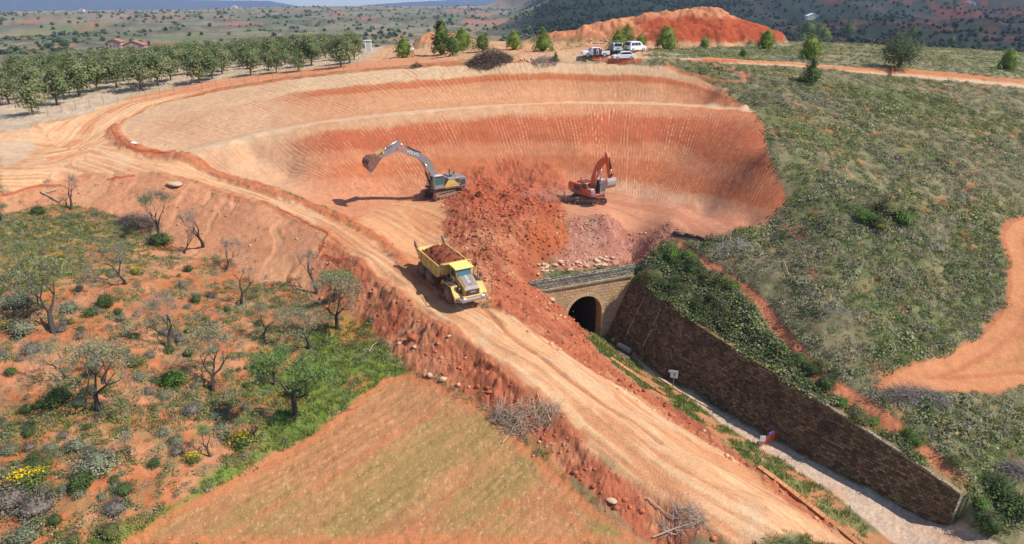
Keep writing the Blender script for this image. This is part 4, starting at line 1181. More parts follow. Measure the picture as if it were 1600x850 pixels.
# --- junipers and pines on the plateau
JUNC = [A(142, 158, 62), A(122, 142, 58), A(160, 168, 76), A(106, 126, 54)]
JUND = [A(112, 128, 62), A(96, 114, 56), A(130, 140, 72)]
def jun_variant(i, kind, cols, ratio):
    g = np.random.default_rng(300 + i)
    R = .56 / ratio
    cr = crown(g, R, .93, .05, 46, 1500, .035, cols, kind)
    return mesh3("juniper_crown", cr), mesh3("juniper_trunk", tubes([((0, 0, -.06), (0, 0, .3), .03, .02)], 6, (.12, .09, .07)), True)
JV = {'cone': jun_variant(0, 'cone', JUNC, 1.05), 'cone2': jun_variant(1, 'cone', JUND, 1.3), 'round': jun_variant(2, 'round', JUNC, 1.0), 'col': jun_variant(3, 'column', JUND, 2.2), 'rd': jun_variant(4, 'round', JUND, 1.1), 'egg': jun_variant(5, 'column', JUNC, 1.25)}
juns = [(631, 90, 30, 'egg', "dark egg shaped juniper beside the half hidden white van"), (690, 87, 52, 'col', "tallest column shaped juniper of the plateau group"),
        (707, 88, 32, 'rd', "round bright juniper at the foot of the tall column"), (722, 79, 34, 'egg', "upright juniper behind the round bright one"), (754, 82, 29, 'rd', "round juniper behind the heap of grubbed brush"),
        (803, 78, 27, 'egg', "small neat juniper left of the red spoil mound"), (848, 80, 33, 'cone', "cone shaped juniper at the left foot of the spoil mound"), (868, 95, 13, 'cone2', "tiny cone juniper on the pit rim by grey rubble"),
        (964, 82, 35, 'cone', "pointed juniper directly behind the white van seen from the back"), (979, 63, 24, 'cone', "juniper partly up the orange face of the spoil mound"), (1001, 72, 18, 'egg', "low juniper behind the white van with side windows"),
        (1040, 77, 35, 'egg', "broad juniper against the dark red spoil"), (1047, 79, 14, 'egg', "low bush at the foot of the broad juniper by the dark red spoil"), (1100, 76, 17, 'egg', "squat juniper alone on the dry grass right of the mound"), (1160, 90, 14, 'rd', "low dark bush on the orange verge of the plateau road"),
        (1196, 77, 29, 'egg', "full juniper just right of the spoil mound's end"), (1265, 93, 35, 'egg', "egg shaped juniper above the red road bank with a shadow to its left"), (1266, 131, 40, 'cone2', "dark pointed juniper below the plateau road"),
        (1261, 60, 28, 'rd', "big rounded juniper on the plateau's far rim"), (1279, 56, 16, 'rd', "dark juniper tucked behind the big rounded one on the rim"), (1288, 65, 20, 'egg', "light juniper at the right of the rim pair"), (1254, 65, 12, 'egg', "smallest juniper of the rim cluster"),
        (1325, 54, 19, 'rd', "rounded dark juniper alone on the far rim"), (1425, 56, 16, 'cone2', "thin juniper peeping over the far rim"), (1486, 68, 12, 'rd', "low bush in the plateau grass near the far rim"), (1522, 58, 12, 'cone2', "small pointed juniper farthest along the rim"),
        (1573, 109, 30, 'egg', "egg shaped juniper near the right edge of the photo")]
locs = at_many([(u, v) for u, v, *_ in juns]); zf = grounds(locs[:, :2])
for i, ((u, v, h, k, s), L) in enumerate(zip(juns, locs)):
    d = L[1] * CP + (H - L[2]) * SP
    plant_tree("juniper_tree", JV[k], L[0], L[1], zf[i] - .05, h * d / F * 1.03, i * 2.1, s, "juniper", mats=(LEAF, BARKD))
# the open round one on the plateau
gq = np.random.default_rng(8)
cr = crown(gq, .52, .84, .14, 46, 5200, .026, [A(104, 116, 70), A(120, 124, 80), A(90, 104, 60)], 'round', core=False)
segs = []
for k in range(9):
    t = k * .7; segs += [((0, 0, -.05), (.08 * math.cos(t), .08 * math.sin(t), .3), .012, .01), ((.08 * math.cos(t), .08 * math.sin(t), .3), (.3 * math.cos(t), .3 * math.sin(t), .7), .01, .004)]
RV = (mesh3("round_crown", cr), mesh3("round_trunk", tubes(segs, 5, (.22, .19, .15)), True))
L = at(1404, 109); d = L[1] * CP + (H - L[2]) * SP
plant_tree("round_tree", RV, L[0], L[1], ground(L[0], L[1]) - .05, 50 * d / F, 0, "largest round open crowned tree on the plateau, pale stems showing, above the red bank", "tree", mats=(LEAF, BARK))

# --- almond trees on the left slope
def almond(seed, lean=0, nleaf=500, leafc=None, spread=1.0, upright=0.0, depth=5, twigc=(.27, .225, .185), barkc=(.07, .055, .045)):
    g = np.random.default_rng(seed)
    big = []; small = []; tips = []
    def grow(p, d, r, l, lev):
        n = 2 if l > .3 else 1
        q = p
        for _ in range(n):
            d = d + g.normal(size=3) * .2 + np.array([0, 0, .13 + upright * .1]); d /= np.linalg.norm(d)
            q2 = q + d * l / n
            (big if lev < 3 else small).append((tuple(q), tuple(q2), r, r * .8)); q = q2; r *= .8
        if lev >= depth:
            tips.append(q); return
        k = g.integers(2, 4) if lev < depth - 1 else 3
        for i in range(k):
            a = g.uniform(0, 6.28) if lev else 6.28 * i / k + g.uniform(-.4, .4)
            side = np.cross(d, [math.cos(a), math.sin(a), .3]); side /= np.linalg.norm(side) + 1e-9
            sp = (.75 if lev else .85) * spread * g.uniform(.6, 1.2)
            nd = d + side * sp; nd[2] = max(nd[2], -.05); nd /= np.linalg.norm(nd)
            grow(q, nd, r * .72, l * g.uniform(.66, .84), lev + 1)
    grow(np.zeros(3) + [0, 0, -.15], np.array([lean, 0, 1.]), .15, 1.15, 0)
    tips = np.array(tips); tw = []
    for t in tips:
        for _ in range(3):
            d = g.normal(size=3) * .6 + np.array([0, 0, .6]); d *= g.uniform(.2, .62) / np.linalg.norm(d)
            tw.append((tuple(t), tuple(t + d), .010, .004))
    Vs = tubes(small, 3, twigc); Vt = tubes(tw, 3, twigc)
    trunk = tubes(big, 6, barkc)
    parts = [Vs, Vt]
    out = [mesh3("almond_trunk", trunk, True), mesh3("almond_twigs", merge(parts))]
    if nleaf:
        ix = g.integers(len(tips), size=nleaf)
        P = tips[ix] + g.normal(size=(nleaf, 3)) * .2 + [0, 0, .1]
        out.append(mesh3("almond_leaves", leaves(P, .055, g, leafc, up=.2, cvar=.3)))
    else: out.append(None)
    hgt = tips[:, 2].max() + .3
    return out, hgt
GRN = A(142, 158, 84); GRB = A(118, 150, 66); GPK = A(166, 164, 112)
AV = {'bare': almond(1, .3, 0), 'bud': almond(2, -.25, 1100, A(156, 158, 104)), 'green': almond(3, .15, 1500, GRN), 'pale': almond(4, .1, 1500, GPK, 1.1), 'bare2': almond(5, -.4, 150, GPK, 1.1),
      'up': almond(6, 0, 1100, A(120, 132, 74), .5, 1.2), 'lush': almond(7, .1, 3200, GRB, .9), 'whip': almond(8, .5, 60, GPK, .55, .8, 4), 'sap': almond(9, 0, 900, A(150, 176, 66), .7, .5, 4)}
alm = [(110, 327, 66, 'bare', "bare almond with a pale grey trunk below the haul road junction"), (2, 348, 60, 'bud', "almond cut by the left edge of the photo beside fallen poles"), (248, 366, 70, 'up', "bushy upright green almond beside the grey brush pile"),
       (318, 386, 62, 'whip', "thin leaning whip of an almond alone on the red bank"), (288, 396, 38, 'whip', "small dead stemmed almond left of the thin leaning one"), (352, 424, 52, 'bare2', "crooked bare almond at the foot of the gravelly bank"),
       (376, 478, 82, 'bare', "dark bare almond, leafless fan crown, left of the orange netting"), (197, 445, 66, 'bud', "small almond amid yellow flowers in the middle of the upper slope"), (85, 520, 110, 'green', "almond with a pale green top standing on bare red ground"),
       (268, 550, 92, 'bare2', "gnarled almond with a stubby broken trunk in mid slope"), (155, 642, 118, 'pale', "biggest wide spreading almond casting a dark shadow on grass"), (333, 610, 96, 'pale', "spreading almond with a forked trunk on the green strip"),
       (413, 532, 56, 'bud', "low almond leaning over its left fork near the grassy edge"), (528, 514, 92, 'pale', "reddish twiggy almond at the toe of the red spoil, dark trunk"), (524, 470, 52, 'lush', "leafy light green almond behind the reddish twiggy one"),
       (497, 460, 62, 'whip', "thin dark almond against the red spoil under the netting"), (484, 545, 70, 'pale', "grey haze of an almond in front of the twiggy one"), (462, 650, 118, 'lush', "largest leafy almond, fresh green, above the ploughed field corner"),
       (430, 600, 60, 'lush', "low green almond clump left behind the largest leafy one"), (205, 722, 44, 'bare2', "tiny dead almond snag low on the slope"), (329, 712, 52, 'sap', "bright yellow-green sapling near the field edge"), (400, 690, 56, 'sap', "second sapling, between the yellow-green one and the leafy almond"),
       (62, 445, 66, 'green', "green almond at the left with a bushy base"), (108, 590, 66, 'bare2', "half dead almond behind the wide spreading one"), (160, 600, 60, 'green', "green tipped almond just above the wide spreading one")]
locs = at_many([(u, v) for u, v, *_ in alm]); zf = grounds(locs[:, :2])
for i, ((u, v, h, k, s), L) in enumerate(zip(alm, locs)):
    d = L[1] * CP + (H - L[2]) * SP
    hw = h * d / F / .93
    var, hg = AV[k]
    plant_tree("almond_tree", var, L[0], L[1], zf[i], hw / hg, i * 1.9 + .4, s, "almond tree", parts=("trunk", "twigs", "leaves"), mats=(TWIG, TWIG, LEAF))

# --- shrubs
def shrub_variant(seed, cols, n=1100, ls=.03, flat=.55, stems=60, flowers=None):
    g = np.random.default_rng(seed)
    parts = []
    ncl = 14
    for i in range(ncl):
        t = g.uniform(0, 6.28); k = g.uniform(0, 1) ** .5 * .36
        c = np.array([math.cos(t) * k, math.sin(t) * k, flat * (.35 + .35 * g.uniform()) * (1 - k * .9)])
        P = c + g.normal(size=(n // ncl, 3)) * np.array([.12, .12, .09])
        P[:, 2] = np.maximum(P[:, 2], .01)
        parts.append(leaves(P, ls, g, np.array(cols[g.integers(len(cols))]) * g.uniform(.8, 1.2), N0=np.array([0, 0, .6]) + (P - [0, 0, .1]) * 1.5))
    sg = []
    for i in range(stems):
        t = g.uniform(0, 6.28); k = g.uniform(.1, .45)
        sg.append(((0, 0, 0), (math.cos(t) * k, math.sin(t) * k, flat * g.uniform(.5, 1.05)), .008, .004))
    parts.append(tubes(sg, 3, (.16, .13, .11)))
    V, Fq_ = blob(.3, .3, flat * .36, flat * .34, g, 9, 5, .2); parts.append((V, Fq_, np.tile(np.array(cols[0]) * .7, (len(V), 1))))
    if flowers is not None:
        P = np.stack([g.normal(size=220) * .2, g.normal(size=220) * .2, np.zeros(220)], 1); P[:, 2] = flat * (.82 - 1.4 * (P[:, 0] ** 2 + P[:, 1] ** 2)) + g.normal(size=220) * .03
        parts.append(leaves(P, .035, g, flowers, up=1.0))
    return mesh3("shrub", merge(parts))
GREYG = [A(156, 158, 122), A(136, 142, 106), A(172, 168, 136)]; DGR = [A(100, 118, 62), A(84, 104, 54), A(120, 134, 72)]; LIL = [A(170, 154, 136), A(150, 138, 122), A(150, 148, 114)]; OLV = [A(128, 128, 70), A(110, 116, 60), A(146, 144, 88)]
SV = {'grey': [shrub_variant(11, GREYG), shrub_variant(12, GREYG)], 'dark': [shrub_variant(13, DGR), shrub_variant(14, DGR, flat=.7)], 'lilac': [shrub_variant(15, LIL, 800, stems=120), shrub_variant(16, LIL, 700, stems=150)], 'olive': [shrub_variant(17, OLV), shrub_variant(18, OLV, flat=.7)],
      'gorse': [shrub_variant(19, DGR, flowers=(.72, .5, .01))], 'green': [shrub_variant(20, [A(100, 136, 52), A(84, 116, 44), A(120, 148, 66)])]}
def shrub(u, v, w, k, label, cat="shrub", group=None, q=0, name="shrub"):
    L = at(u, v); d = L[1] * CP + (H - L[2]) * SP; s = w * d / F
    me = SV[k][q % len(SV[k])]
    o = link(name, me, LEAF); o.location = (L[0], L[1], ground(L[0], L[1]) - .03); o.scale = (s, s, s * 1.05); o.rotation_euler = (0, 0, (u * 7 + v) % 6.28)
    return tag(o, label, cat, group)
big = [(38, 762, 62, 'gorse', "gorse covered in yellow flowers at the left edge of the lower slope"), (62, 745, 34, 'gorse', "smaller flowering gorse touching the big yellow one"), (20, 790, 70, 'lilac', "grey-lilac bush right below the yellow gorse"), (60, 800, 70, 'lilac', "second grey-lilac bush under the gorse"),
       (152, 730, 70, 'grey', "wide feathery grey-green bush in the lower slope"), (128, 762, 46, 'dark', "dark bush below the feathery grey-green one"), (195, 768, 40, 'dark', "dark green bush with pale twigs right of the feathery one"), (380, 694, 46, 'gorse', "dark gorse with a few yellow flowers near the field edge"),
       (302, 722, 30, 'gorse', "small dark gorse left of the yellow-green sapling"), (165, 478, 36, 'dark', "dark green bush, left of a close pair on bare red soil"), (145, 492, 26, 'dark', "lower bush of the close pair on bare red soil"), (308, 472, 24, 'dark', "round dark bush right of the gnarled almond's top"),
       (35, 520, 46, 'grey', "dense grey bush on red soil at the left"), (30, 480, 50, 'grey', "broad grey bush above the dense one at the left"), (95, 628, 56, 'dark', "dark bush shaded by the wide spreading almond"), (110, 486, 34, 'grey', "grey bush right of the pale green almond's trunk"),
       (50, 550, 34, 'lilac', "lilac-grey bush below the pale green almond"), (210, 572, 30, 'olive', "olive bush in mid slope"), (270, 600, 50, 'green', "fresh green bush left of the forked almond"), (120, 700, 40, 'grey', "grey bush above the feathery one"),
       (300, 645, 34, 'lilac', "lilac bush on the terrace edge above the saplings"), (180, 800, 46, 'lilac', "lilac bush near the bottom of the slope"), (40, 845, 60, 'grey', "large grey bush cut by the bottom edge"), (175, 838, 44, 'olive', "olive bush at the field's lowest corner"),
       (60, 335, 30, 'dark', "dark bush under the fallen poles at the top left"), (470, 615, 50, 'dark', "dark undergrowth below the largest leafy almond"), (250, 380, 44, 'dark', "dark base bush under the upright green almond"),
       (1340, 662, 36, 'olive', "round olive bush leaning over the retaining wall's top"), (1350, 345, 44, 'green', "left green bush of the thicket in mid hillside"), (1380, 335, 50, 'olive', "tallest olive bush of the mid hillside thicket"), (1408, 348, 46, 'green', "right green bush of the mid hillside thicket"), (1372, 358, 40, 'olive', "lowest bush of the mid hillside thicket"),
       (1410, 345, 30, 'olive', "small bush inside the right end of the thicket"), (1560, 770, 60, 'dark', "dark bush right of the wall's pale end"), (1590, 800, 66, 'dark', "larger dark bush at the right edge below the branch heap"), (1545, 830, 56, 'dark', "dark bush at the bottom right corner"), (1530, 790, 36, 'green', "green bush nearest the wall's pale end"),
       (1048, 608, 12, 'gorse', "small yellow flower tuft on the railway verge"), (15, 510, 24, 'gorse', "small yellow tuft at the left edge amid grey bushes"), (96, 402, 14, 'gorse', "yellow tuft above the bare red patch"), (212, 428, 22, 'gorse', "yellow flowers around the small upper almond")]
for i, (u, v, w, k, s) in enumerate(big):
    shrub(u, v, w, k, s, q=i)
# dense dark bushes on the bank over the wall
g = np.random.default_rng(31)
n = 0
for (u0, v0), (u1, v1), cnt, k in (((1005, 435), (1110, 505), 15, 'dark'), ((1100, 495), (1290, 615), 18, 'dark'), ((1010, 400), (1130, 470), 13, 'green'), ((1290, 632), (1480, 748), 5, 'green')):
    for i in range(cnt):
        t = (i + g.uniform(.1, .9)) / cnt; u = u0 + (u1 - u0) * t + g.uniform(0, 26); v = v0 + (v1 - v0) * t - g.uniform(0, 22)
        kk = k if g.uniform() < .7 else ('olive' if g.uniform() < .5 else 'dark')
        shrub(u, v, g.uniform(20, 36), kk, "dense bush of the thicket along the top of the dark retaining wall", group="bushes along the retaining wall top", q=n); n += 1
# individual shrubs dotted over the left slope
LS = np.array([(0, 345), (90, 335), (170, 345), (240, 410), (330, 430), (400, 470), (470, 520), (430, 570), (400, 640), (330, 700), (250, 770), (170, 845), (0, 850)], float)
UV_ = g.uniform([0, 340], [480, 850], (900, 2)); ins = sdist(UV_[:, 0], UV_[:, 1], LS) > 0
UV_ = UV_[ins][:150]
Ls = at_many(UV_); _, _, vg, gr, Mm = surface(Ls[:, 0], Ls[:, 1])
for i, ((u, v), L) in enumerate(zip(UV_, Ls)):
    k = ['grey', 'dark', 'lilac', 'grey', 'olive', 'lilac', 'dark'][i % 7]
    low = {'grey': "low grey-green shrub dotted among the almonds of the left slope", 'dark': "low dark green shrub dotted among the almonds of the left slope", 'lilac': "twiggy lilac-grey shrub dotted among the almonds of the left slope", 'olive': "low olive shrub dotted among the almonds of the left slope"}[k]
    shrub(float(u), float(v), g.uniform(11, 26) * (.7 + (v - 340) / 900), k, low, group=k + " shrubs dotted over the left slope", q=i)

# ------------------------------------------------------------------ machines
class Kit:
    """collects boxes, prisms and cylinders in one mesh"""
    def __init__(s): s.bm = bmesh.new()
    def _bev(s, geom, w):
        if w: bmesh.ops.bevel(s.bm, geom=[e for e in geom if isinstance(e, bmesh.types.BMEdge)], offset=w, segments=1, affect='EDGES', profile=.5)
    def box(s, c, size, rot=None, bev=0.0, taper=None):
        r = bmesh.ops.create_cube(s.bm, size=1.0); vs = r['verts']
        M = Matrix.Translation(Vector(c)) @ (rot.to_4x4() if rot else Matrix.Identity(4)) @ Matrix.Diagonal((*size, 1))
        if taper:
            for v in vs:
                if v.co.z > 0: v.co.x *= taper[0]; v.co.y *= taper[1]
        bmesh.ops.transform(s.bm, matrix=M, verts=vs)
        if bev:
            es = {e for v in vs for e in v.link_edges}
            bmesh.ops.bevel(s.bm, geom=list(es), offset=bev, segments=1, affect='EDGES', profile=.5)
        return s
    def prism(s, prof, y0, y1, bev=0.0):
        """profile in x,z extruded along y"""
        a = [s.bm.verts.new((x, y0, z)) for x, z in prof]; b = [s.bm.verts.new((x, y1, z)) for x, z in prof]
        n = len(prof)
        fs = [s.bm.faces.new(a[::-1]), s.bm.faces.new(b)]
        for i in range(n): fs.append(s.bm.faces.new([a[i], a[(i + 1) % n], b[(i + 1) % n], b[i]]))
        bmesh.ops.recalc_face_normals(s.bm, faces=fs)
        if bev:
            es = {e for f in fs[:2] for e in f.edges}
            bmesh.ops.bevel(s.bm, geom=list(es), offset=bev, segments=1, affect='EDGES', profile=.5)
        return s
    def cyl(s, p0, p1, r, r1=None, n=14):
        p0 = Vector(p0); p1 = Vector(p1); d = p1 - p0
        q = bmesh.ops.create_cone(s.bm, cap_ends=True, segments=n, radius1=r, radius2=r if r1 is None else r1, depth=d.length)
        M = Matrix.Translation((p0 + p1) / 2) @ d.to_track_quat('Z', 'Y').to_matrix().to_4x4()
        bmesh.ops.transform(s.bm, matrix=M, verts=q['verts']); return s
    def ball(s, c, size, n=10):
        q = bmesh.ops.create_uvsphere(s.bm, u_segments=n, v_segments=n - 2, radius=1.0)
        bmesh.ops.transform(s.bm, matrix=Matrix.Translation(Vector(c)) @ Matrix.Diagonal((*size, 1)), verts=q['verts']); return s
    def done(s, name, mat, parent=None, smooth=False):
        me = bpy.data.meshes.new(name); s.bm.to_mesh(me); s.bm.free()
        if smooth:
            for p in me.polygons: p.use_smooth = True
        return link(name, me, mat, parent)
def rotY(a): return Matrix.Rotation(a, 3, 'Y')
def rotZ(a): return Matrix.Rotation(a, 3, 'Z')
def empty(name, loc, rz=0, rot=None):
    o = bpy.data.objects.new(name, None); scene.collection.objects.link(o); o.location = loc
    o.rotation_euler = rot if rot else (0, 0, rz); return o
def text(s, size, mat, parent, loc, rot, depth=.01):
    cu = bpy.data.curves.new("lettering", 'FONT'); cu.body = s; cu.size = size; cu.extrude = depth; cu.align_x = 'CENTER'; cu.align_y = 'CENTER'
    tmp = bpy.data.objects.new("tmp", cu); scene.collection.objects.link(tmp)
    dg = bpy.context.evaluated_depsgraph_get(); dg.update()
    me = bpy.data.meshes.new_from_object(tmp.evaluated_get(dg)); me.name = "lettering"
    bpy.data.objects.remove(tmp); me.materials.clear()
    o = link("lettering", me, mat, parent); o.location = loc; o.rotation_euler = rot; return o

mY = flat_mat("yellow_paint", (.70, .45, .09), .5, dirt=.62, dcol=(.45, .24, .1)); mYP = flat_mat("pale_yellow_roof", (.80, .66, .16), .4, dirt=.12, dcol=(.5, .3, .15))
mG = flat_mat("grey_paint", (.19, .19, .2), .5, dirt=.5, dcol=(.42, .26, .18)); mDG = flat_mat("dark_paint", (.045, .045, .05), .5, dirt=.3)
mW = flat_mat("white_paint", (.80, .80, .80), .3, dirt=.06); mGL = flat_mat("dark_glass", (.03, .045, .05), .08, dirt=.03, spec=.8)
mGLT = flat_mat("green_glass", (.05, .14, .13), .12, dirt=.05, spec=.8)
mTR = flat_mat("dusty_track", (.20, .12, .085), .85, dirt=.7, dscale=3, dcol=(.42, .2, .11)); mTY = flat_mat("dusty_tyre", (.075, .055, .045), .9, dirt=.6, dscale=3, dcol=(.34, .17, .1))
mRM = flat_mat("rim_red", (.34, .14, .09), .7, dirt=.5); mO = flat_mat("orange_paint", (.72, .11, .025), .5, dirt=.35, dcol=(.42, .2, .11))
mBK = flat_mat("bucket_steel", (.16, .085, .065), .6, .2, dirt=.5, dscale=3, dcol=(.4, .16, .09)); mST = flat_mat("bright_steel", (.62, .60, .58), .35, .5, dirt=.15)
mCH = flat_mat("chrome_rod", (.7, .7, .7), .2, .9, dirt=.1); mRED = flat_mat("red_mark", (.55, .03, .02), .5, dirt=.1)
mBW = flat_mat("worn_bucket", (.52, .45, .42), .4, .3, dirt=.3, dscale=2)

def seg_beam(k, pts, w, y=0):
    """a welded box boom through (x, z, depth) stations"""
    up = []; dn = []
    for i, (x, z, d) in enumerate(pts):
        a = pts[max(i - 1, 0)]; b = pts[min(i + 1, len(pts) - 1)]
        tx, tz = b[0] - a[0], b[1] - a[1]; l = math.hypot(tx, tz); nx, nz = -tz / l, tx / l
        up.append((x + nx * d / 2, z + nz * d / 2)); dn.append((x - nx * d / 2, z - nz * d / 2))
    k.prism(up + dn[::-1], y - w / 2, y + w / 2); return k
def track(par, y, L, R, w, mat, label=None):
    """one crawler: rounded belt with shoes, side frame, rollers, sprocket"""
    k = Kit(); n = 46
    per = []
    for i in range(n):
        s = i / n * (2 * L + 2 * math.pi * R)
        if s < L: per.append((L / 2 - s, 2 * R, 0))
        elif s < L + math.pi * R:
            a = (s - L) / R; per.append((-L / 2 - R * math.sin(a), R + R * math.cos(a), -a))
        elif s < 2 * L + math.pi * R: per.append((-L / 2 + (s - L - math.pi * R), 0, math.pi))
        else:
            a = (s - 2 * L - math.pi * R) / R; per.append((L / 2 + R * math.sin(a), R - R * math.cos(a), math.pi - a))
    step = (2 * L + 2 * math.pi * R) / n
    for x, z, a in per:
        k.box((x, y, z), (step * .93, w, .09), rotY(a))
        k.box((x, y, z), (.05, w, .16), rotY(a))
    b = k.done("track_belt", mat, par)
    k = Kit(); k.prism([(-L / 2, R * .5), (L / 2, R * .5), (L / 2 + R * .3, R), (L / 2, R * 1.55), (-L / 2, R * 1.55), (-L / 2 - R * .3, R)], y - w * .32, y + w * .32)
    k.done("track_frame", mTR, par)
    for sx in (-1, 1):
        k = Kit(); k.cyl((sx * L / 2, y - w * .42, R), (sx * L / 2, y + w * .42, R), R * .78, n=18); k.cyl((sx * L / 2, y - w * .5, R), (sx * L / 2, y + w * .5, R), R * .32, n=12)
        k.done("drive_wheel" if sx < 0 else "idler_wheel", mBK if sx > 0 else mTR, par, True)
    k = Kit()
    for i in range(6):
        x = -L / 2 + L * (i + .5) / 6; k.cyl((x, y - w * .46, R * .34), (x, y + w * .46, R * .34), R * .26, n=10)
    k.done("rollers", mTR, par)
def bucket(par, x, z, ang, w, s, mat, tmat, name="bucket"):
    """ang turns the open mouth; origin at the pin"""
    prof = [(0, .12), (.42, .05), (.86, -.22), (1.08, -.62), (1.0, -1.02), (.72, -1.32), (.30, -1.45)]
    inn = [(.04, .02), (.4, -.05), (.78, -.28), (.97, -.64), (.9, -.98), (.66, -1.22), (.28, -1.34)]
    c, sn = math.cos(ang), math.sin(ang)
    T = lambda p: (x + s * (p[0] * c + p[1] * sn), z + s * (-p[0] * sn + p[1] * c))
    k = Kit(); k.prism([T(p) for p in prof + inn[::-1]], -w / 2, w / 2)
    for sd in (-1, 1): k.prism([T(p) for p in prof], sd * w / 2 - .04, sd * w / 2 + .04)
    for i in range(5):
        yy = -w / 2 + w * (i + .5) / 5; k.prism([T(p) for p in [(.3, .1), (.88, -.18), (1.13, -.62), (1.04, -1.06), (1.0, -1.02), (1.06, -.62), (.84, -.24), (.3, .04)]], yy - .03, yy + .03)
    b = k.done(name, mat, par)
    k = Kit()
    for i in range(6):
        yy = -w / 2 + w * (i + .5) / 6 * 1.0; k.prism([T(p) for p in [(.36, -1.30), (.36, -1.46), (-.02, -1.66), (-.05, -1.62), (.2, -1.32)]], yy - .05, yy + .05)
    k.done("teeth", tmat, b)
    return b
def cylr(par, p0, p1, r, mat, name="hydraulic_ram", y=0.0, split=.55):
    a = Vector((p0[0], y, p0[1])); b = Vector((p1[0], y, p1[1])); m = a.lerp(b, split)
    o = Kit().cyl(a, m, r, n=10).done(name, mat, par, True)
    Kit().cyl(m, b, r * .55, n=8).done("rod", mCH, o, True); return o

# --- grey and yellow excavator
Lx = at(690, 309); gz0 = ground(Lx[0], Lx[1])
EX = empty("excavator", (Lx[0] - .1, Lx[1] + 1.0, gz0 + .05), math.atan2(-.56, -.83), )
tag(EX, "large grey and yellow crawler excavator reaching its bucket out over the pit floor", "excavator")
TK = empty("undercarriage", (0, 0, 0)); TK.parent = EX
TK.rotation_euler = (0, 0, math.radians(14))
for y in (-1.3, 1.3): track(TK, y, 3.9, .46, .6, mTR)
k = Kit(); k.box((0, 0, .72), (2.4, 2.2, .45), bev=.08); k.box((0, 0, 1.02), (1.7, 1.7, .3), bev=.05); k.done("car_body", mTR, TK)
HZ = 1.15
k = Kit(); k.box((-.6, 0, HZ + .12), (4.7, 2.9, .24), bev=.04); k.done("deck", mDG, EX)
k = Kit(); k.prism([(-3.15, HZ + .2), (-2.5, HZ + .1), (-2.2, HZ + .1), (-2.2, HZ + 1.45), (-2.9, HZ + 1.5), (-3.2, HZ + 1.25)], -1.45, 1.45, .06); k.done("counterweight", mG, EX)
k = Kit(); k.box((-1.3, .0, HZ + .95), (1.9, 2.86, 1.1), bev=.08); k.box((-1.5, -.1, HZ + 1.58), (1.3, 1.5, .22), bev=.06); k.done("engine_cover", mG, EX)
k = Kit(); k.box((-1.6, -.5, HZ + 1.95), (.14, .14, .6)); k.box((-1.2, .55, HZ + 1.7), (.4, .35, .18), bev=.03); k.cyl((-1.9, .2, HZ + 1.6), (-1.9, .2, HZ + 1.95), .12); k.done("exhaust", mDG, EX)
k = Kit(); k.prism([(-2.1, HZ + .3), (-.2, HZ + .3), (.45, HZ + .3), (-.35, HZ + 1.25), (-1.0, HZ + 1.25), (-1.6, HZ + .9)], 1.435, 1.475); k.done("yellow_side_panel", mY, EX)
k = Kit(); k.prism([(-2.05, HZ + .75), (-1.5, HZ + 1.0), (-1.5, HZ + 1.3), (-2.05, HZ + 1.3)], 1.436, 1.48); k.box((-2.6, 1.46, HZ + .75), (.7, .03, .7)); k.done("grille", mDG, EX)
k = Kit(); k.box((.85, -1.0, HZ + .7), (1.3, .85, .95), bev=.07); k.done("tool_box", mY, EX)
# cab
k = Kit()
cz0 = HZ + .24
for x, y in ((1.75, .55), (1.75, 1.42), (.35, .55), (.35, 1.42)): k.box((x, y, cz0 + .85), (.1, .1, 1.7))
k.box((1.05, .985, cz0 + 1.74), (1.65, 1.05, .12), bev=.04); k.box((1.05, .985, cz0 + .12), (1.5, .98, .24), bev=.03); k.box((.33, .985, cz0 + .5), (.08, .9, .9)); k.box((1.05, 1.44, cz0 + .38), (1.45, .06, .36))
cabo = k.done("cab", mG, EX)
k = Kit(); k.box((1.05, .985, cz0 + .95), (1.34, .82, 1.45)); k.done("cab_glass", mGLT, cabo)
Kit().box((1.05, .985, cz0 + 1.83), (1.1, .8, .05), bev=.02).done("roof_hatch", mST, cabo)
k = Kit(); k.box((.9, 1.5, cz0 + .05), (1.8, .1, .08)); k.cyl((-.3, 1.42, HZ + 1.5), (-.3, 1.42, HZ + 1.9), .025); k.cyl((-1.4, 1.42, HZ + 1.5), (-1.4, 1.42, HZ + 1.9), .025); k.cyl((-.3, 1.42, HZ + 1.88), (-1.4, 1.42, HZ + 1.88), .025); k.done("handrail", mDG, EX)
k = Kit(); seg_beam(k, [(.35, HZ + .5, .55), (1.3, HZ + 2.4, .85), (2.2, HZ + 4.05, .95), (3.0, HZ + 4.65, .85), (4.6, HZ + 5.4, .62), (6.2, HZ + 6.0, .45)], .62); bo = k.done("boom", mG, EX)
text("VOLVO", .55, mW, bo, (4.1, .33, HZ + 5.2), (math.pi / 2, math.radians(22), math.pi))
cylr(bo, (1.3, HZ + .4), (2.5, HZ + 3.7), .15, mDG, "lift_ram", .48); cylr(bo, (1.3, HZ + .4), (2.5, HZ + 3.7), .15, mDG, "lift_ram", -.48)
cylr(bo, (2.9, HZ + 5.1), (6.0, HZ + 6.75), .14, mDG, "stick_ram", 0)
k = Kit(); seg_beam(k, [(5.75, HZ + 7.0, .3), (6.2, HZ + 6.25, .95), (7.4, HZ + 5.7, .7), (8.7, HZ + 5.15, .42)], .42); sk = k.done("stick", mG, EX)
cylr(sk, (6.1, HZ + 6.9), (8.15, HZ + 6.05), .12, mST, "bucket_ram", 0, .7)
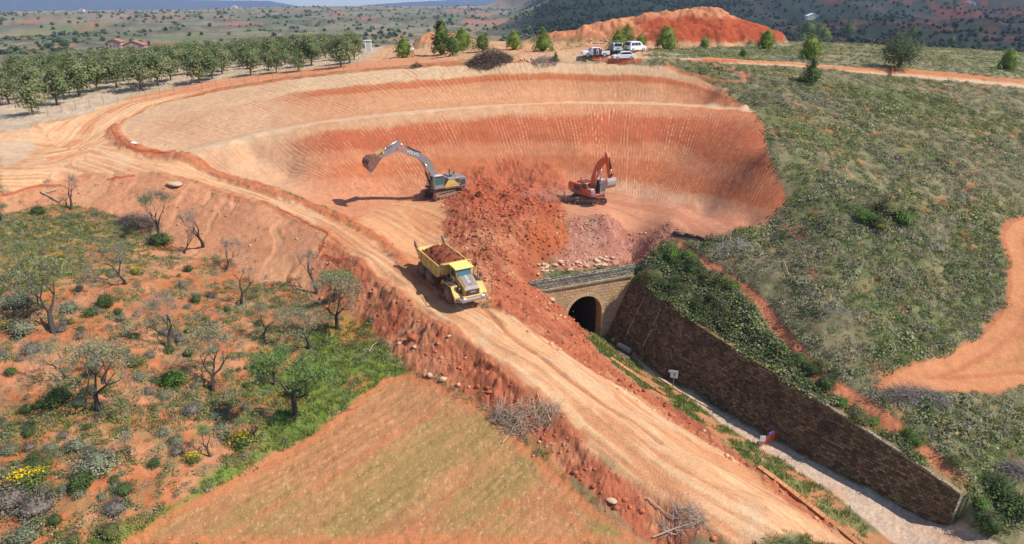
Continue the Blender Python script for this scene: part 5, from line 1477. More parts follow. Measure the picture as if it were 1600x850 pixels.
k = Kit(); k.prism([(8.0, HZ + 5.55), (8.25, HZ + 6.1), (8.4, HZ + 6.05), (8.2, HZ + 5.5)], -.28, .28); k.prism([(8.3, HZ + 6.05), (9.15, HZ + 5.75), (9.2, HZ + 5.6), (8.35, HZ + 5.9)], -.26, .26); k.box((8.75, 0, HZ + 5.1), (.5, .5, .3), rotY(.4), bev=.04); k.done("linkage", mY, sk)
bucket(EX, 8.75, HZ + 5.15, math.radians(-30), 1.9, 1.35, mBK, mST)

# --- orange excavator
Lr = at(922, 318.5); gz1 = ground(Lr[0], Lr[1])
EO = empty("excavator", (Lr[0], Lr[1] + 1.1, gz1 + .04), 0)
tag(EO, "orange crawler excavator with a tucked arm working by the dusty end of the pit floor", "excavator")
UC = empty("undercarriage", (0, 0, 0)); UC.parent = EO
for y in (-1.15, 1.15): track(UC, y, 3.35, .40, .55, mTR)
k = Kit(); k.box((0, 0, .65), (2.2, 1.9, .4), bev=.06); k.box((0, 0, .92), (1.5, 1.5, .26), bev=.04); k.done("car_body", mTR, UC)
k = Kit(); 
for y in (-.8, .8): k.box((-2.6, y, .45), (1.3, .2, .22), rotY(math.radians(-10)))
bl_ = k.done("blade_arms", mTR, UC)
k = Kit(); k.prism([(-3.15, .0), (-3.0, .05), (-3.12, .45), (-3.05, .95), (-3.2, 1.0), (-3.3, .5)], -1.5, 1.5); k.done("blade", mBK, UC)
HO = bpy.data.objects.new("house", None); scene.collection.objects.link(HO); HO.parent = EO; HO.rotation_euler = (0, 0, math.atan2(-.80, .60)); HO.location = (0, 0, 0)
HZ = 1.05
k = Kit(); k.box((-.4, 0, HZ + .1), (3.9, 2.6, .2), bev=.03); k.prism([(-2.75, HZ + .15), (-1.7, HZ + .1), (-1.7, HZ + 1.35), (-2.5, HZ + 1.4), (-2.8, HZ + 1.1)], -1.3, 1.3, .06); k.box((-1.0, 0, HZ + .78), (1.5, 2.6, 1.15), bev=.07)
k.box((.7, -.95, HZ + .55), (1.7, .7, .7), bev=.06); k.done("body", mO, HO)
k = Kit(); k.box((1.2, -.95, HZ + .95), (.7, .66, .12), bev=.02); k.box((1.62, -.95, HZ + .55), (.12, .68, .5)); k.box((1.9, -.95, HZ + .2), (.4, .6, .08)); k.done("steps", mST, HO)
k = Kit(); k.box((-1.0, -1.32, HZ + .8), (1.1, .03, .7)); k.box((.2, -.95, HZ + 1.0), (.8, .6, .25), bev=.03); k.box((-1.0, 0, HZ + 1.42), (1.2, 1.6, .12), bev=.02); k.cyl((-1.2, -.5, HZ + 1.4), (-1.2, -.5, HZ + 1.95), .07); k.done("grille", mDG, HO)
k = Kit()
for x, y in ((1.5, .42), (1.5, 1.24), (.2, .42), (.2, 1.24)): k.box((x, y, HZ + 1.0), (.09, .09, 1.75))
k.box((.85, .83, HZ + 1.9), (1.5, .98, .12), bev=.04); k.box((.85, .83, HZ + .25), (1.4, .9, .3), bev=.03); co = k.done("cab", mG, HO)
Kit().box((.85, .83, HZ + 1.05), (1.24, .76, 1.5)).done("cab_glass", mGLT, co)
Kit().box((.85, .83, HZ + 1.99), (1.0, .7, .06), bev=.02).done("roof_hatch", mST, co)
k = Kit(); seg_beam(k, [(.35, HZ + .5, .45), (.75, HZ + 2.2, .62), (1.35, HZ + 3.7, .7), (2.0, HZ + 4.4, .6), (2.9, HZ + 5.1, .42)], .5); bo = k.done("boom", mO, HO)
cylr(bo, (1.3, HZ + .4), (1.55, HZ + 3.4), .12, mDG, "lift_ram", .4); cylr(bo, (1.3, HZ + .4), (1.55, HZ + 3.4), .12, mDG, "lift_ram", -.4)
cylr(bo, (1.2, HZ + 4.2), (2.85, HZ + 5.75), .11, mO, "stick_ram", 0)
k = Kit(); seg_beam(k, [(2.75, HZ + 5.8, .3), (2.95, HZ + 5.1, .62), (3.3, HZ + 3.9, .45), (3.5, HZ + 2.75, .34)], .36); sk = k.done("stick", mO, HO)
cylr(sk, (3.25, HZ + 5.3), (3.85, HZ + 3.35), .09, mDG, "bucket_ram", 0, .7)
k = Kit(); k.prism([(3.55, HZ + 3.1), (3.95, HZ + 3.4), (4.1, HZ + 3.3), (3.7, HZ + 2.95)], -.2, .2); k.done("linkage", mDG, sk)
bucket(HO, 3.75, HZ + 2.75, math.radians(62), 1.5, .95, mBW, mST)

# --- articulated dump truck
pf = at(703, 474); pr_ = at(668, 434)
zf_ = ground(pf[0], pf[1]); zr_ = ground(pr_[0], pr_[1])
hd = np.array([pf[0] - pr_[0], pf[1] - pr_[1]]); hd /= np.linalg.norm(hd); hd = np.array([.50, -.866])
lf = np.array([-hd[1], hd[0]])
fc_ = np.array(pf[:2]) + lf * 1.35
zr2 = ground(*(fc_ - hd * 5.2 )); zf2 = ground(*fc_)
DT = empty("dump_truck", (fc_[0], fc_[1], zf2 + .0), 0, rot=None)
DT.rotation_mode = 'QUATERNION'
fwd = Vector((hd[0] * 5.2, hd[1] * 5.2, zf2 - zr2)).normalized(); lft = Vector((lf[0], lf[1], 0)); up_ = fwd.cross(lft).normalized(); lft = up_.cross(fwd)
DT.rotation_quaternion = Matrix((fwd, lft, up_)).transposed().to_quaternion()
tag(DT, "yellow articulated dump truck loaded with red earth, driving down the haul road", "dump truck")
def wheel(par, x, y, r=.92, w=.72):
    s = 1 if y > 0 else -1
    k = Kit(); n = 26; prof = [(.0, .52), (.10, .9), (.3, 1.0), (.7, 1.0), (.9, .9), (1.0, .52)]
    for i in range(len(prof) - 1):
        (a, ra), (b, rb) = prof[i], prof[i + 1]
        k.cyl((x, y - w / 2 + a * w, r), (x, y - w / 2 + b * w, r), ra * r, rb * r, n)
    for i in range(22):
        t = i * 2 * math.pi / 22
        for sy in (-1, 1):
            k.box((x + math.cos(t + sy * .06) * r, y + sy * w * .22, r + math.sin(t + sy * .06) * r), (.08, w * .4, .12), rotY(-t))
    t = k.done("wheel", mTY, par, False)
    k = Kit(); k.cyl((x, y - w * .53, r), (x, y + w * .53, r), r * .5, n=18); k.cyl((x, y - w * .56, r), (x, y + w * .56, r), r * .2, n=10); k.done("rim", mRM, t)
for x in (0, -4.35, -6.25):
    for y in (-1.28, 1.28): wheel(DT, x, y)
k = Kit(); k.box((-.2, 0, 1.15), (3.0, 1.1, .5), bev=.05); k.box((-5.2, 0, 1.2), (4.2, .9, .5), bev=.05); k.cyl((-2.5, 0, .9), (-1.6, 0, .9), .5); k.box((-2.2, 0, 1.35), (1.0, 1.6, .5), bev=.08); k.box((-1.3, -1.0, 1.3), (.9, .8, .7), bev=.05); k.done("chassis", mDG, DT)
# bonnet, cab, fenders, bumper
k = Kit(); k.prism([(.35, 1.5), (2.05, 1.35), (2.1, 1.95), (1.85, 2.2), (.35, 2.75)], -.78, .78, .08); k.box((1.55, 0, 1.25), (1.3, 2.0, .35), bev=.05); k.done("engine_hood", mY, DT)
k = Kit(); k.prism([(.40, 2.765), (1.84, 2.225), (2.06, 2.0), (2.08, 2.02), (1.87, 2.26), (.42, 2.80)], -.62, .62); hp = k.done("hood_panel", mG, DT)
ha = math.atan2(2.75 - 2.2, 1.85 - .35)
text("VOLVO", .34, mW, hp, (.98, 0, 2.592), (0, ha, 0))
Kit().prism([(1.52, 2.365), (1.72, 2.29), (1.73, 2.315), (1.53, 2.39)], -.12, .12).done("red_mark", mRED, hp)
k = Kit(); k.prism([(2.08, 1.4), (2.14, 1.4), (2.16, 1.98), (2.09, 1.98)], -.68, .68)
gr = k.done("grille", mDG, DT)
text("VOLVO", .15, mW, gr, (2.165, 0, 1.78), (math.pi / 2, 0, math.pi / 2))
k = Kit(); k.box((2.25, 0, 1.05), (.3, 2.5, .32), bev=.06); 
for s in (-1, 1): k.box((2.05, s * 1.35, 1.12), (.55, .3, .36), rotZ(-s * .5), bev=.06)
k.done("bumper", mG, DT)
for s in (-1, 1):
    Kit().box((2.38, s * .95, 1.3), (.08, .3, .16), bev=.02).done("headlight", mW, DT)
k = Kit()
for s in (-1, 1):
    k.prism([(-1.15, 1.55), (-.95, 1.95), (.9, 1.95), (1.15, 1.5), (1.55, 1.15), (1.7, .85), (1.9, .85), (1.75, 1.3), (1.2, 1.72), (.95, 2.05), (-1.0, 2.05), (-1.25, 1.6)], s * 1.3 - .38, s * 1.3 + .38, .02)
k.done("fender", mY, DT)
k = Kit()
for s in (-1, 1):
    k.box((-.1, s * 1.25, 2.1), (1.6, .7, .06))
    for x in (-.8, 0, .9): k.cyl((x, s * 1.6, 2.05), (x, s * 1.6, 2.75), .025, n=6)
    k.cyl((-.8, s * 1.6, 2.75), (.9, s * 1.6, 2.75), .025, n=6)
k.box((1.25, -1.0, 1.75), (.5, .35, .55), bev=.05); k.cyl((1.3, -1.0, 2.0), (1.3, -1.0, 2.35), .16); k.done("walkway", mDG, DT)
k = Kit(); k.prism([(-1.0, 2.05), (.42, 2.05), (.5, 2.6), (.15, 3.35), (-1.0, 3.4)], -.82, .82, .05); cb = k.done("cab", mY, DT)
k = Kit(); k.prism([(.545, 2.62), (.215, 3.3), (.235, 3.31), (.565, 2.63)], -.7, .7); k.done("windscreen", mGLT, cb)
for s in (-1, 1): Kit().prism([(-.75, 2.55), (.38, 2.55), (.05, 3.25), (-.75, 3.28)], s * .825 - .012, s * .825 + .012).done("side_window", mGL, cb)
k = Kit(); k.prism([(-1.12, 3.4), (.42, 3.36), (.46, 3.44), (.3, 3.53), (-1.12, 3.56)], -.95, .95, .03); k.done("cab_roof", mYP, cb)
for s in (-1, 1):
    k = Kit(); k.cyl((.4, s * .85, 2.9), (.9, s * 1.35, 2.9), .025, n=6); k.box((.92, s * 1.38, 2.75), (.06, .24, .45), bev=.02); k.done("mirror", mDG, cb)
# tipping body
k = Kit()
k.prism([(-1.5, 2.95), (-1.75, 2.0), (-2.5, 1.62), (-6.3, 1.72), (-7.7, 2.85), (-7.6, 2.92), (-6.25, 1.84), (-2.55, 1.76), (-1.87, 2.08), (-1.62, 2.95)], -1.2, 1.2)   # floor and front
for s in (-1, 1):
    pr4 = [(-1.55, 3.0), (-1.8, 2.05), (-2.5, 1.68), (-6.3, 1.76), (-7.75, 2.85), (-7.8, 3.3), (-7.3, 3.1), (-4, 3.02)]
    k.prism(pr4, s * 1.5 - .045, s * 1.5 + .045)
    k.box((-4.4, s * 1.36, 1.78), (3.9, .36, .12), rotY(0))
    k.box((-4.45, s * 1.56, 3.02), (5.9, .14, .14), bev=.02)
    for x in (-2.6, -3.8, -5.0, -6.2): k.box((x, s * 1.57, 2.4), (.12, .08, 1.2))
tb = k.done("tipping_body", mY, DT)
k = Kit(); k.prism([(-1.45, 2.35), (-1.6, 3.35), (-1.05, 3.52), (-1.02, 3.44), (-1.5, 3.27), (-1.33, 2.35)], -1.55, 1.55, .02); k.box((-1.35, 0, 3.42), (.75, 3.1, .07), rotY(math.radians(-14)), bev=.02); k.done("head_board", mY, tb)
# rock flaps of rusty steel at the rear corners
for s in (-1, 1): Kit().prism([(-7.0, 3.05), (-7.85, 3.0), (-8.0, 3.55), (-7.75, 3.65)], s * 1.52 - .05, s * 1.52 + .05).done("rear_flap", mBK, tb)
# the load, a thing of its own
nx_, ny_ = 90, 50
X_, Y_ = np.meshgrid(np.linspace(-7.3, -1.7, nx_), np.linspace(-1.43, 1.43, ny_))
ex_ = sst(-7.4, -6.0, X_) * (1 - sst(-2.6, -1.6, X_) * .8); ey_ = 1 - (np.abs(Y_) / 1.55) ** 2.4
Z_ = 2.5 + .8 * ex_ * ey_ + (fbm(X_, Y_, .5, 4, 301) - .5) * .5 + .18 * ex_
w1_, i1_ = worley(X_ + 50, Y_, .35, 77); Z_ += np.maximum(.6 - w1_, 0) * i1_ * .35
cc_ = (A(146, 78, 54)[None, None] * (.6 + .8 * fbm(X_, Y_, .35, 4, 303))[..., None]); cc_[i1_ > .86] = A(96, 56, 46)
V_ = np.stack([X_, Y_, Z_], -1).reshape(-1, 3); I_ = np.arange(nx_ * ny_).reshape(ny_, nx_)
F_ = np.stack([I_[:-1, :-1], I_[:-1, 1:], I_[1:, 1:], I_[1:, :-1]], -1).reshape(-1, 4)
V_[:, 2] = np.where(np.isin(np.arange(len(V_)), np.concatenate([I_[0], I_[-1], I_[:, 0], I_[:, -1]])), 1.9, V_[:, 2])
mld = new_mesh("earth_load", V_, F_, True); vcol(mld, cc_.reshape(-1, 3))
lo_ = link("earth_load", mld, ground_m)
lo_.rotation_mode = 'QUATERNION'; lo_.rotation_quaternion = DT.rotation_quaternion; lo_.location = DT.location
tag(lo_, "heap of dark red earth riding in the dump truck's body", "load", kind="thing")

# ------------------------------------------------------------------ cars on the plateau
def carwheel(par, x, y, r):
    t = Kit().cyl((x, y - .1, r), (x, y + .1, r), r, n=18).done("wheel", mDG, par); Kit().cyl((x, y - .11, r), (x, y + .11, r), r * .58, n=12).done("rim", mST, t)
def car(kind, u, v, rz, label, open_doors=False):
    L = at(u, v); z = ground(L[0], L[1])
    c = empty("parked_van" if kind == 'van' else ("pickup_truck" if kind == 'pickup' else "parked_car"), (L[0], L[1] + .8, max(z, ground(L[0], L[1] + .8)) + .02), rz)
    c.scale = (.88, .88, .88)
    tag(c, label, "van" if kind == 'van' else ("pickup" if kind == 'pickup' else "car"))
    if kind == 'hatch':
        W = .88; k = Kit(); k.prism([(-2.0, .3), (2.0, .28), (2.06, .55), (1.95, .78), (1.1, .95), (-1.9, 1.0), (-2.05, .75)], -W, W, .06); k.done("body", mW, c)
        k = Kit(); k.prism([(1.15, .94), (.45, 1.4), (-.2, 1.48), (-1.2, 1.46), (-1.85, .98)], -W * .86, W * .86, .06); gh = k.done("roof", mW, c)
        for s in (-1, 1): Kit().prism([(.85, .98), (.4, 1.34), (-.2, 1.4), (-1.15, 1.38), (-1.55, 1.02)], s * W * .86 - .015, s * W * .86 + .015).done("side_window", mGL, gh)
        Kit().prism([(1.17, .96), (.5, 1.39), (.52, 1.41), (1.2, .98)], -.66, .66).done("windscreen", mGL, gh); Kit().prism([(-1.88, 1.02), (-1.3, 1.42), (-1.32, 1.44), (-1.92, 1.03)], -.62, .62).done("rear_window", mGL, gh)
        Kit().box((2.05, 0, .45), (.04, 1.2, .2)).done("grille", mDG, c)
        for s in (-1, 1): Kit().box((1.93, s * .66, .68), (.2, .3, .14), bev=.03).done("headlight", mST, c)
        wx = (1.25, -1.3); r = .31; wy = .8
    elif kind == 'van':
        W = .9; k = Kit(); k.prism([(-2.1, .3), (2.05, .28), (2.15, .6), (2.0, .9), (1.3, 1.08), (.75, 1.65), (.3, 1.82), (-1.9, 1.84), (-2.12, 1.1)], -W, W, .07); k.done("body", mW, c)
        k = Kit(); k.box((-2.125, 0, 1.42), (.03, 1.4, .48), bev=.01); k.done("rear_window", mGL, c)
        for s in (-1, 1):
            for x0, x1 in ((-1.75, -1.05), (-.95, -.2), (-.1, .62)):
                Kit().prism([(x0, 1.12), (x1, 1.12), (x1 - (.25 if x1 > .5 else 0), 1.62), (x0, 1.62)], s * W - .012, s * W + .012).done("side_window", mGL, c)
        Kit().prism([(1.32, 1.1), (.8, 1.63), (.82, 1.65), (1.36, 1.12)], -.72, .72).done("windscreen", mGL, c)
        Kit().box((-2.14, 0, .85), (.03, .5, .12)).done("number_plate", mDG, c)
        for s in (-1, 1): Kit().box((-2.12, s * .82, 1.2), (.05, .1, .5), bev=.01).done("tail_light", mRED, c)
        Kit().box((-2.14, 0, .4), (.1, 1.7, .22), bev=.04).done("bumper", mDG, c)
        wx = (1.35, -1.35); r = .32; wy = .82
    else:
        W = .92; k = Kit(); k.prism([(-2.6, .45), (2.5, .42), (2.6, .75), (2.45, 1.02), (1.2, 1.12), (-2.6, 1.12)], -W, W, .05); k.done("body", mW, c)
        k = Kit(); k.prism([(1.2, 1.1), (.7, 1.68), (-.1, 1.74), (-.75, 1.7), (-.95, 1.1)], -W * .88, W * .88, .05); gh = k.done("cab", mW, c)
        for s in (-1, 1): Kit().prism([(.95, 1.14), (.62, 1.6), (-.1, 1.66), (-.68, 1.62), (-.8, 1.14)], s * W * .88 - .015, s * W * .88 + .015).done("side_window", mGL, gh)
        Kit().prism([(1.22, 1.12), (.74, 1.66), (.76, 1.68), (1.26, 1.13)], -.7, .7).done("windscreen", mGL, gh)
        Kit().box((-1.75, 0, 1.13), (1.5, 1.55, .05)).done("load_bed", mDG, c)
        for x, s in ((.98, 1), (-.05, 1)):
            Kit().box((x, s * (W + .38), 1.0), (.07, .8, 1.1), rotZ(.25), bev=.02).done("open_door", mW, c)
        Kit().box((.45, W + .004, .95), (.95, .012, .95)).done("door_opening", mDG, c)
        Kit().box((-.6, W + .004, .95), (.85, .012, .95)).done("door_opening", mDG, c)
        Kit().box((-2.75, 0, 1.25), (.5, 1.5, .35), rotY(.3), bev=.03).done("tailgate", mDG, c)
        wx = (1.65, -1.6); r = .38; wy = .84
    for x in wx:
        for y in (-wy, wy): carwheel(c, x, y, r)
    return c
car('hatch', 974, 98, math.radians(188), "white hatchback nearest the pit rim, parked side on behind the orange mesh")
car('van', 962, 84, math.radians(96), "white van seen squarely from behind, in front of the pointed juniper")
car('van', 993, 83, math.radians(35), "white van with side windows showing, rightmost of the parked vehicles")
car('pickup', 930, 93, math.radians(190), "white pickup with its near side doors hanging open, leftmost of the group").rotation_euler[2] = math.radians(190)
car('van', 637, 82, math.radians(80), "white van half hidden behind the dark egg shaped juniper")

# ------------------------------------------------------------------ ground cover, scattered in world space
def tuft(seed, n, r, h, ls, cols, up=.5, cvar=.3, shape=(1, .6)):
    g = np.random.default_rng(seed)
    t = g.uniform(0, 6.28, n); k = np.sqrt(g.uniform(0, 1, n)); ph = g.uniform(.15, 1, n)
    P = np.stack([np.cos(t) * k * r, np.sin(t) * k * r, h * ph * np.sqrt(np.clip(1 - k * k * .85, 0, 1))], 1)
    N = P / np.array([r, r, h]); c = np.array(cols)[g.integers(len(cols), size=n)]
    return leaves(P, ls, g, c, up=up, cvar=cvar, N0=N * 1.2, shape=shape)
def blades(seed, n, r, h, cols, w=.02):
    g = np.random.default_rng(seed)
    t = g.uniform(0, 6.28, n); k = np.sqrt(g.uniform(0, 1, n)) * r
    B = np.stack([np.cos(t) * k, np.sin(t) * k, np.zeros(n)], 1)
    l = g.normal(size=(n, 3)) * .35; l[:, 2] = 1; l /= np.linalg.norm(l, axis=1)[:, None]
    hh = h * g.uniform(.5, 1.2, n)[:, None]; s = np.stack([-l[:, 1], l[:, 0] + .2, np.zeros(n)], 1); s /= np.linalg.norm(s, axis=1)[:, None] + 1e-9
    V = np.stack([B - s * w, B + s * w, B + l * hh + s * w * .3, B + l * hh - s * w * .3], 1).reshape(-1, 3)
    c = np.array(cols)[g.integers(len(cols), size=n)] * g.uniform(.75, 1.25, n)[:, None]
    return V, np.arange(n * 4).reshape(n, 4), np.repeat(c, 4, axis=0)
def scatter(name, temps, X, Y, Z, S, pick, tint, mat, label, cat, g):
    Vs = []; Fs = []; Cs = []; off = 0
    for k, (v, f, c) in enumerate(temps):
        ix = np.where(pick == k)[0]
        if not len(ix): continue
        a = g.uniform(0, 6.28, len(ix)); ca, sa = np.cos(a)[:, None], np.sin(a)[:, None]; s = S[ix][:, None]
        vx = (v[None, :, 0] * ca - v[None, :, 1] * sa) * s + X[ix][:, None]; vy = (v[None, :, 0] * sa + v[None, :, 1] * ca) * s + Y[ix][:, None]; vz = v[None, :, 2] * s + Z[ix][:, None]
        Vs.append(np.stack([vx, vy, vz], -1).reshape(-1, 3)); Fs.append((f[None] + (np.arange(len(ix)) * len(v))[:, None, None] + off).reshape(-1, f.shape[1]))
        Cs.append((c[None] * tint[ix][:, None, :]).reshape(-1, 3)); off += len(ix) * len(v)
    V = np.concatenate(Vs); me = new_mesh(name, V, np.concatenate(Fs)); vcol(me, np.clip(np.concatenate(Cs), .005, .9))
    o = link(name, me, mat); o["kind"] = "stuff"; o["label"] = label; o["category"] = cat; return o

g = np.random.default_rng(55)
def in_view(x, y, pad=60):
    d = y * CP + 22 * SP; u = 800 + F * x / np.maximum(d, 1)
    return (y > 15) & (u > -pad) & (u < 1600 + pad)
G1 = [A(148, 150, 114), A(128, 134, 96), A(168, 162, 132)]; G2 = [A(94, 110, 62), A(78, 96, 54), A(114, 128, 74)]; G3 = [A(156, 142, 112), A(172, 154, 122), A(140, 130, 102)]; G4 = [A(140, 146, 80), A(124, 134, 68), A(162, 162, 100)]; G5 = [A(152, 144, 136), A(136, 128, 120), A(160, 154, 138)]
T_ = [tuft(1, 46, .5, .42, .085, G1), tuft(2, 50, .5, .5, .08, G2), tuft(3, 30, .5, .3, .07, G3), tuft(4, 46, .5, .45, .08, G4), tuft(5, 40, .5, .38, .075, G5), tuft(6, 44, .5, .4, .085, G1 + G4)]
x = g.uniform(8, 170, 170000); y = g.uniform(25, 215, 170000)
ok = in_view(x, y) & (g.uniform(size=170000) < np.clip(1.1 - (np.hypot(x, y) - 60) / 210, .16, 1))
x = x[ok]; y = y[ok]
z, c, veg, gr, M = surface(x, y)
sdc = sdist(x, y, cut_poly)
clump = fbm(x, y, 3.2, 3, 401)
ok = (g.uniform(size=len(x)) < veg * 1.0 * sst(.12, .42, clump)) & (sdc < -.45) 
x, y, z, clump = x[ok], y[ok], z[ok], clump[ok]
zone = fbm(x, y, 13, 3, 402)
big_ = g.uniform(size=len(x))
pk = np.where(zone > .56, g.choice([1, 3, 3, 0, 5], len(x)), np.where(zone < .44, g.choice([4, 0, 2, 4, 2, 1], len(x)), g.choice([0, 1, 2, 3, 4, 5, 5], len(x))))
Sc = (.55 + .75 * g.uniform(size=len(x)) ** 1.6 + .8 * (big_ > .965)) * (.7 + .7 * np.clip(clump, 0, 1)) * np.where(y > 112, .75, 1)
tn = np.stack([g.uniform(.72, 1.3, len(x))] * 3, 1) * (1 + g.normal(size=(len(x), 3)) * .05) * np.array([1.08, 1.04, .94])
scatter("scrub", T_, x, y, z - .05, Sc, pk, tn, LEAF, "low grey-green scrub and dry tussocks covering the right hillside and plateau", "scrub", g)
print("scrub", len(x))
# thick green growth on the bank over the wall
BK = P2("1000 425|1040 395|1062 390|1120 425|1180 478|1235 545|1300 612|1380 662|1470 730|1500 752|1425 712|1305 634|1198 568|1105 510|1040 470|992 436")
x = g.uniform(10, 40, 26000); y = g.uniform(36, 80, 26000)
d_ = sdist(x, y, BK); pa_, _ = pline(x, y, PATH); ok = (d_ > -.25) & (np.abs(pa_) > np.where(y < 50, .6, .95)); x = x[ok]; y = y[ok]; z = np.maximum(grounds(np.stack([x, y], 1)), HB(x + .5, y + .35)); dn_ = fbm(x, y, 2, 3, 409)
ok = (g.uniform(size=len(x)) < .5 * sst(.3, .5, dn_) * sst(34, 48, y) + .2); x, y, z = x[ok], y[ok], z[ok]
scatter("bank_thicket", T_, x, y, z - .1, g.uniform(.7, 1.5, len(x)) * (.6 + .8 * dn_[ok]), g.choice([1, 1, 3, 3, 5, 0], len(x)), np.stack([g.uniform(.75, 1.2, len(x))] * 3, 1), LEAF, "thick dark green growth spilling over the top of the retaining wall", "undergrowth", g)
# left slope ground cover
x = g.uniform(-90, 2, 60000); y = g.uniform(22, 90, 60000); ok = in_view(x, y); x = x[ok]; y = y[ok]
z, c, veg, gr, M = surface(x, y)
ok = (g.uniform(size=len(x)) < veg * .95) & (fbm(x, y, 1.5, 3, 405) > .40)
xs, ys, zs = x[ok], y[ok], z[ok]
pk = g.choice([0, 1, 2, 4, 5, 3], len(xs)); tn = np.stack([g.uniform(.8, 1.25, len(xs))] * 3, 1)
scatter("slope_scrub", T_, xs, ys, zs - .03, g.uniform(.25, .95, len(xs)), pk, tn, LEAF, "small grey and green tufts covering the left almond slope", "scrub", g)
# grass
x = np.concatenate([g.uniform(-90, 20, 120000), g.uniform(5, 75, 90000)]); y = np.concatenate([g.uniform(22, 90, 120000), g.uniform(28, 80, 90000)]); ok = in_view(x, y); x = x[ok]; y = y[ok]
z, c, veg, gr, M = surface(x, y)
ok = g.uniform(size=len(x)) < gr * .62
x, y, z = x[ok], y[ok], z[ok]
GB = [blades(k, 14, .22, .2, [A(122, 146, 66), A(106, 128, 56), A(142, 152, 82), A(168, 158, 104)], .022) for k in range(3)]
tn = np.stack([g.uniform(.8, 1.2, len(x))] * 3, 1)
scatter("grass", GB, x, y, z - .02, g.uniform(.6, 1.5, len(x)), g.integers(3, size=len(x)), tn, GRASSM, "fresh green spring grass along the slope foot, verges and hillside hollows", "grass", g)
print("grass", len(x))

# ------------------------------------------------------------------ rubble and stones
def rock(seed, sub=1):
    g = np.random.default_rng(seed); bm = bmesh.new(); bmesh.ops.create_icosphere(bm, subdivisions=sub, radius=1.0)
    V = np.array([v.co[:] for v in bm.verts]); F_ = np.array([[v.index for v in f.verts] for f in bm.faces]); bm.free()
    V = V * (1 + (g.uniform(size=(len(V), 1)) - .5) * .45) * g.uniform(.65, 1.15, 3)
    for _ in range(4):
        n = g.normal(size=3); n /= np.linalg.norm(n); d = V @ n; V = V - np.outer(np.maximum(d - .72, 0), n)
    V[:, 2] = V[:, 2] * .75 + .25
    return V, F_, np.ones((len(V), 3))
STONE = attr_mat("stone", .95, 0, .18, 9)
RK = [rock(i) for i in range(5)]
x = np.concatenate([g.uniform(-70, 30, 90000), g.uniform(-5, 22, 24000)]); y = np.concatenate([g.uniform(30, 96, 90000), g.uniform(64, 88, 24000)]); ok = in_view(x, y); x = x[ok]; y = y[ok]
z, c, veg, gr, M = surface(x, y)
dens = np.maximum(M['rub'] * sst(-26, -10, x) * .30 + M['rub'] * .03, M['slope'] * .5) * (.35 + 1.3 * fbm(x, y, 3, 3, 411)) + .006 * M['field'] + .012 * (x < 0) * veg
ok = g.uniform(size=len(x)) < dens
x, y, z, c = x[ok], y[ok], z[ok], c[ok]
s = .03 + .26 * g.uniform(size=len(x)) ** 6 * (1 - .5 * M['slope'][ok]) + .05 * g.uniform(size=len(x))
s = np.where(M['field'][ok] > .5, .03 + .04 * g.uniform(size=len(x)), s)
tn = c * g.uniform(.75, 1.35, len(x))[:, None]
pale = (g.uniform(size=len(x)) < np.where(x < -16, .12, .02)); tn[pale] = A(222, 184, 148) * g.uniform(.8, 1.1, pale.sum())[:, None]
pale = (M['field'][ok] > .5); tn[pale] = A(226, 196, 160)
scatter("rubble", RK, x, y, z - s * .25, s, g.integers(5, size=len(x)), tn, STONE, "red clods and stones broken over the spoil heap, banks and gravel slope", "rubble", g)
print("rubble", len(x))
# named boulders
BM = []
for i in range(6):
    v, f, _ = rock(50 + i, 2); me = new_mesh("boulder", v, f, False); BM.append(me)
def bcol(name, c): 
    return flat_mat(name, tuple(c), .95, dirt=.45, dscale=1.6, dcol=tuple(A(196, 112, 72)), spec=.15)
mBP = bcol("pale_rock", A(224, 192, 158)); mBR = bcol("red_rock", A(190, 108, 72))
def boulder(u, v, w, label, red=False, group=None, k=0, flat=1.0, name="boulder"):
    L = at(u, v); d = L[1] * CP + (H - L[2]) * SP; s = w * d / F / 2
    me = BM[k % 6].copy(); o = link(name, me, mBR if red else mBP); o.location = (L[0], L[1], ground(L[0], L[1]) + s * .12); o.scale = (s, s * .8, s * .75 * flat); o.rotation_euler = (0, 0, (u * 3.1 + v) % 6.28)
    return tag(o, label, "boulder", group)
boulder(274, 290, 30, "large flat pale slab perched on the lip of the red bank", k=1, flat=.35, name="rock_slab")
boulder(624, 540, 9, "white boulder on grass at the toe of the spoil bank", k=2); boulder(648, 546, 12, "pale boulder embedded in the spoil toe beside a red one", k=3); boulder(672, 588, 16, "long pale boulder at the ploughed field's top corner", k=4, flat=.7)
boulder(692, 596, 16, "rounded pale boulder right of the long one at the field corner", k=5); boulder(716, 605, 11, "small pale boulder, third in the line at the field's top edge", k=0); boulder(644, 534, 20, "big red boulder with a sharp top in the spoil toe", True, k=1)
boulder(702, 528, 9, "pale flat stone lying on the haul road's edge", k=2, flat=.4); boulder(765, 618, 12, "dark red boulder below the spoil toe beside dead branches", True, k=3); boulder(958, 533, 14, "round tan boulder at the foot of the portal's right corner", k=4)
boulder(991, 555, 11, "brown boulder beside the cutting's drain", True, k=5); boulder(1002, 562, 8, "smaller brown boulder beside the cutting's drain", True, k=0); boulder(1030, 575, 9, "rust coloured boulder below the track sign", True, k=1)
boulder(862, 470, 14, "pale boulder stuck in the rubble at the portal's left end", k=2); boulder(1220, 394, 8, "round white stone amid the hillside scrub", k=3); boulder(1266, 405, 6, "small cream stone amid the hillside scrub", k=4)
boulder(915, 733, 9, "brown clod cluster stone beside the haul road", True, k=5); boulder(834, 713, 6, "white stone on the grass patch below the dead branches", k=0); boulder(562, 743, 5, "white stone alone in the ploughed field", k=1); boulder(843, 692, 7, "tan stone above the green patch by the dead branches", k=2)
boulder(955, 785, 22, "pale orange block tipped out at the field edge", k=3, flat=.7); boulder(1558, 700, 7, "grey stone in the grass at the far right", k=5)
g = np.random.default_rng(77)
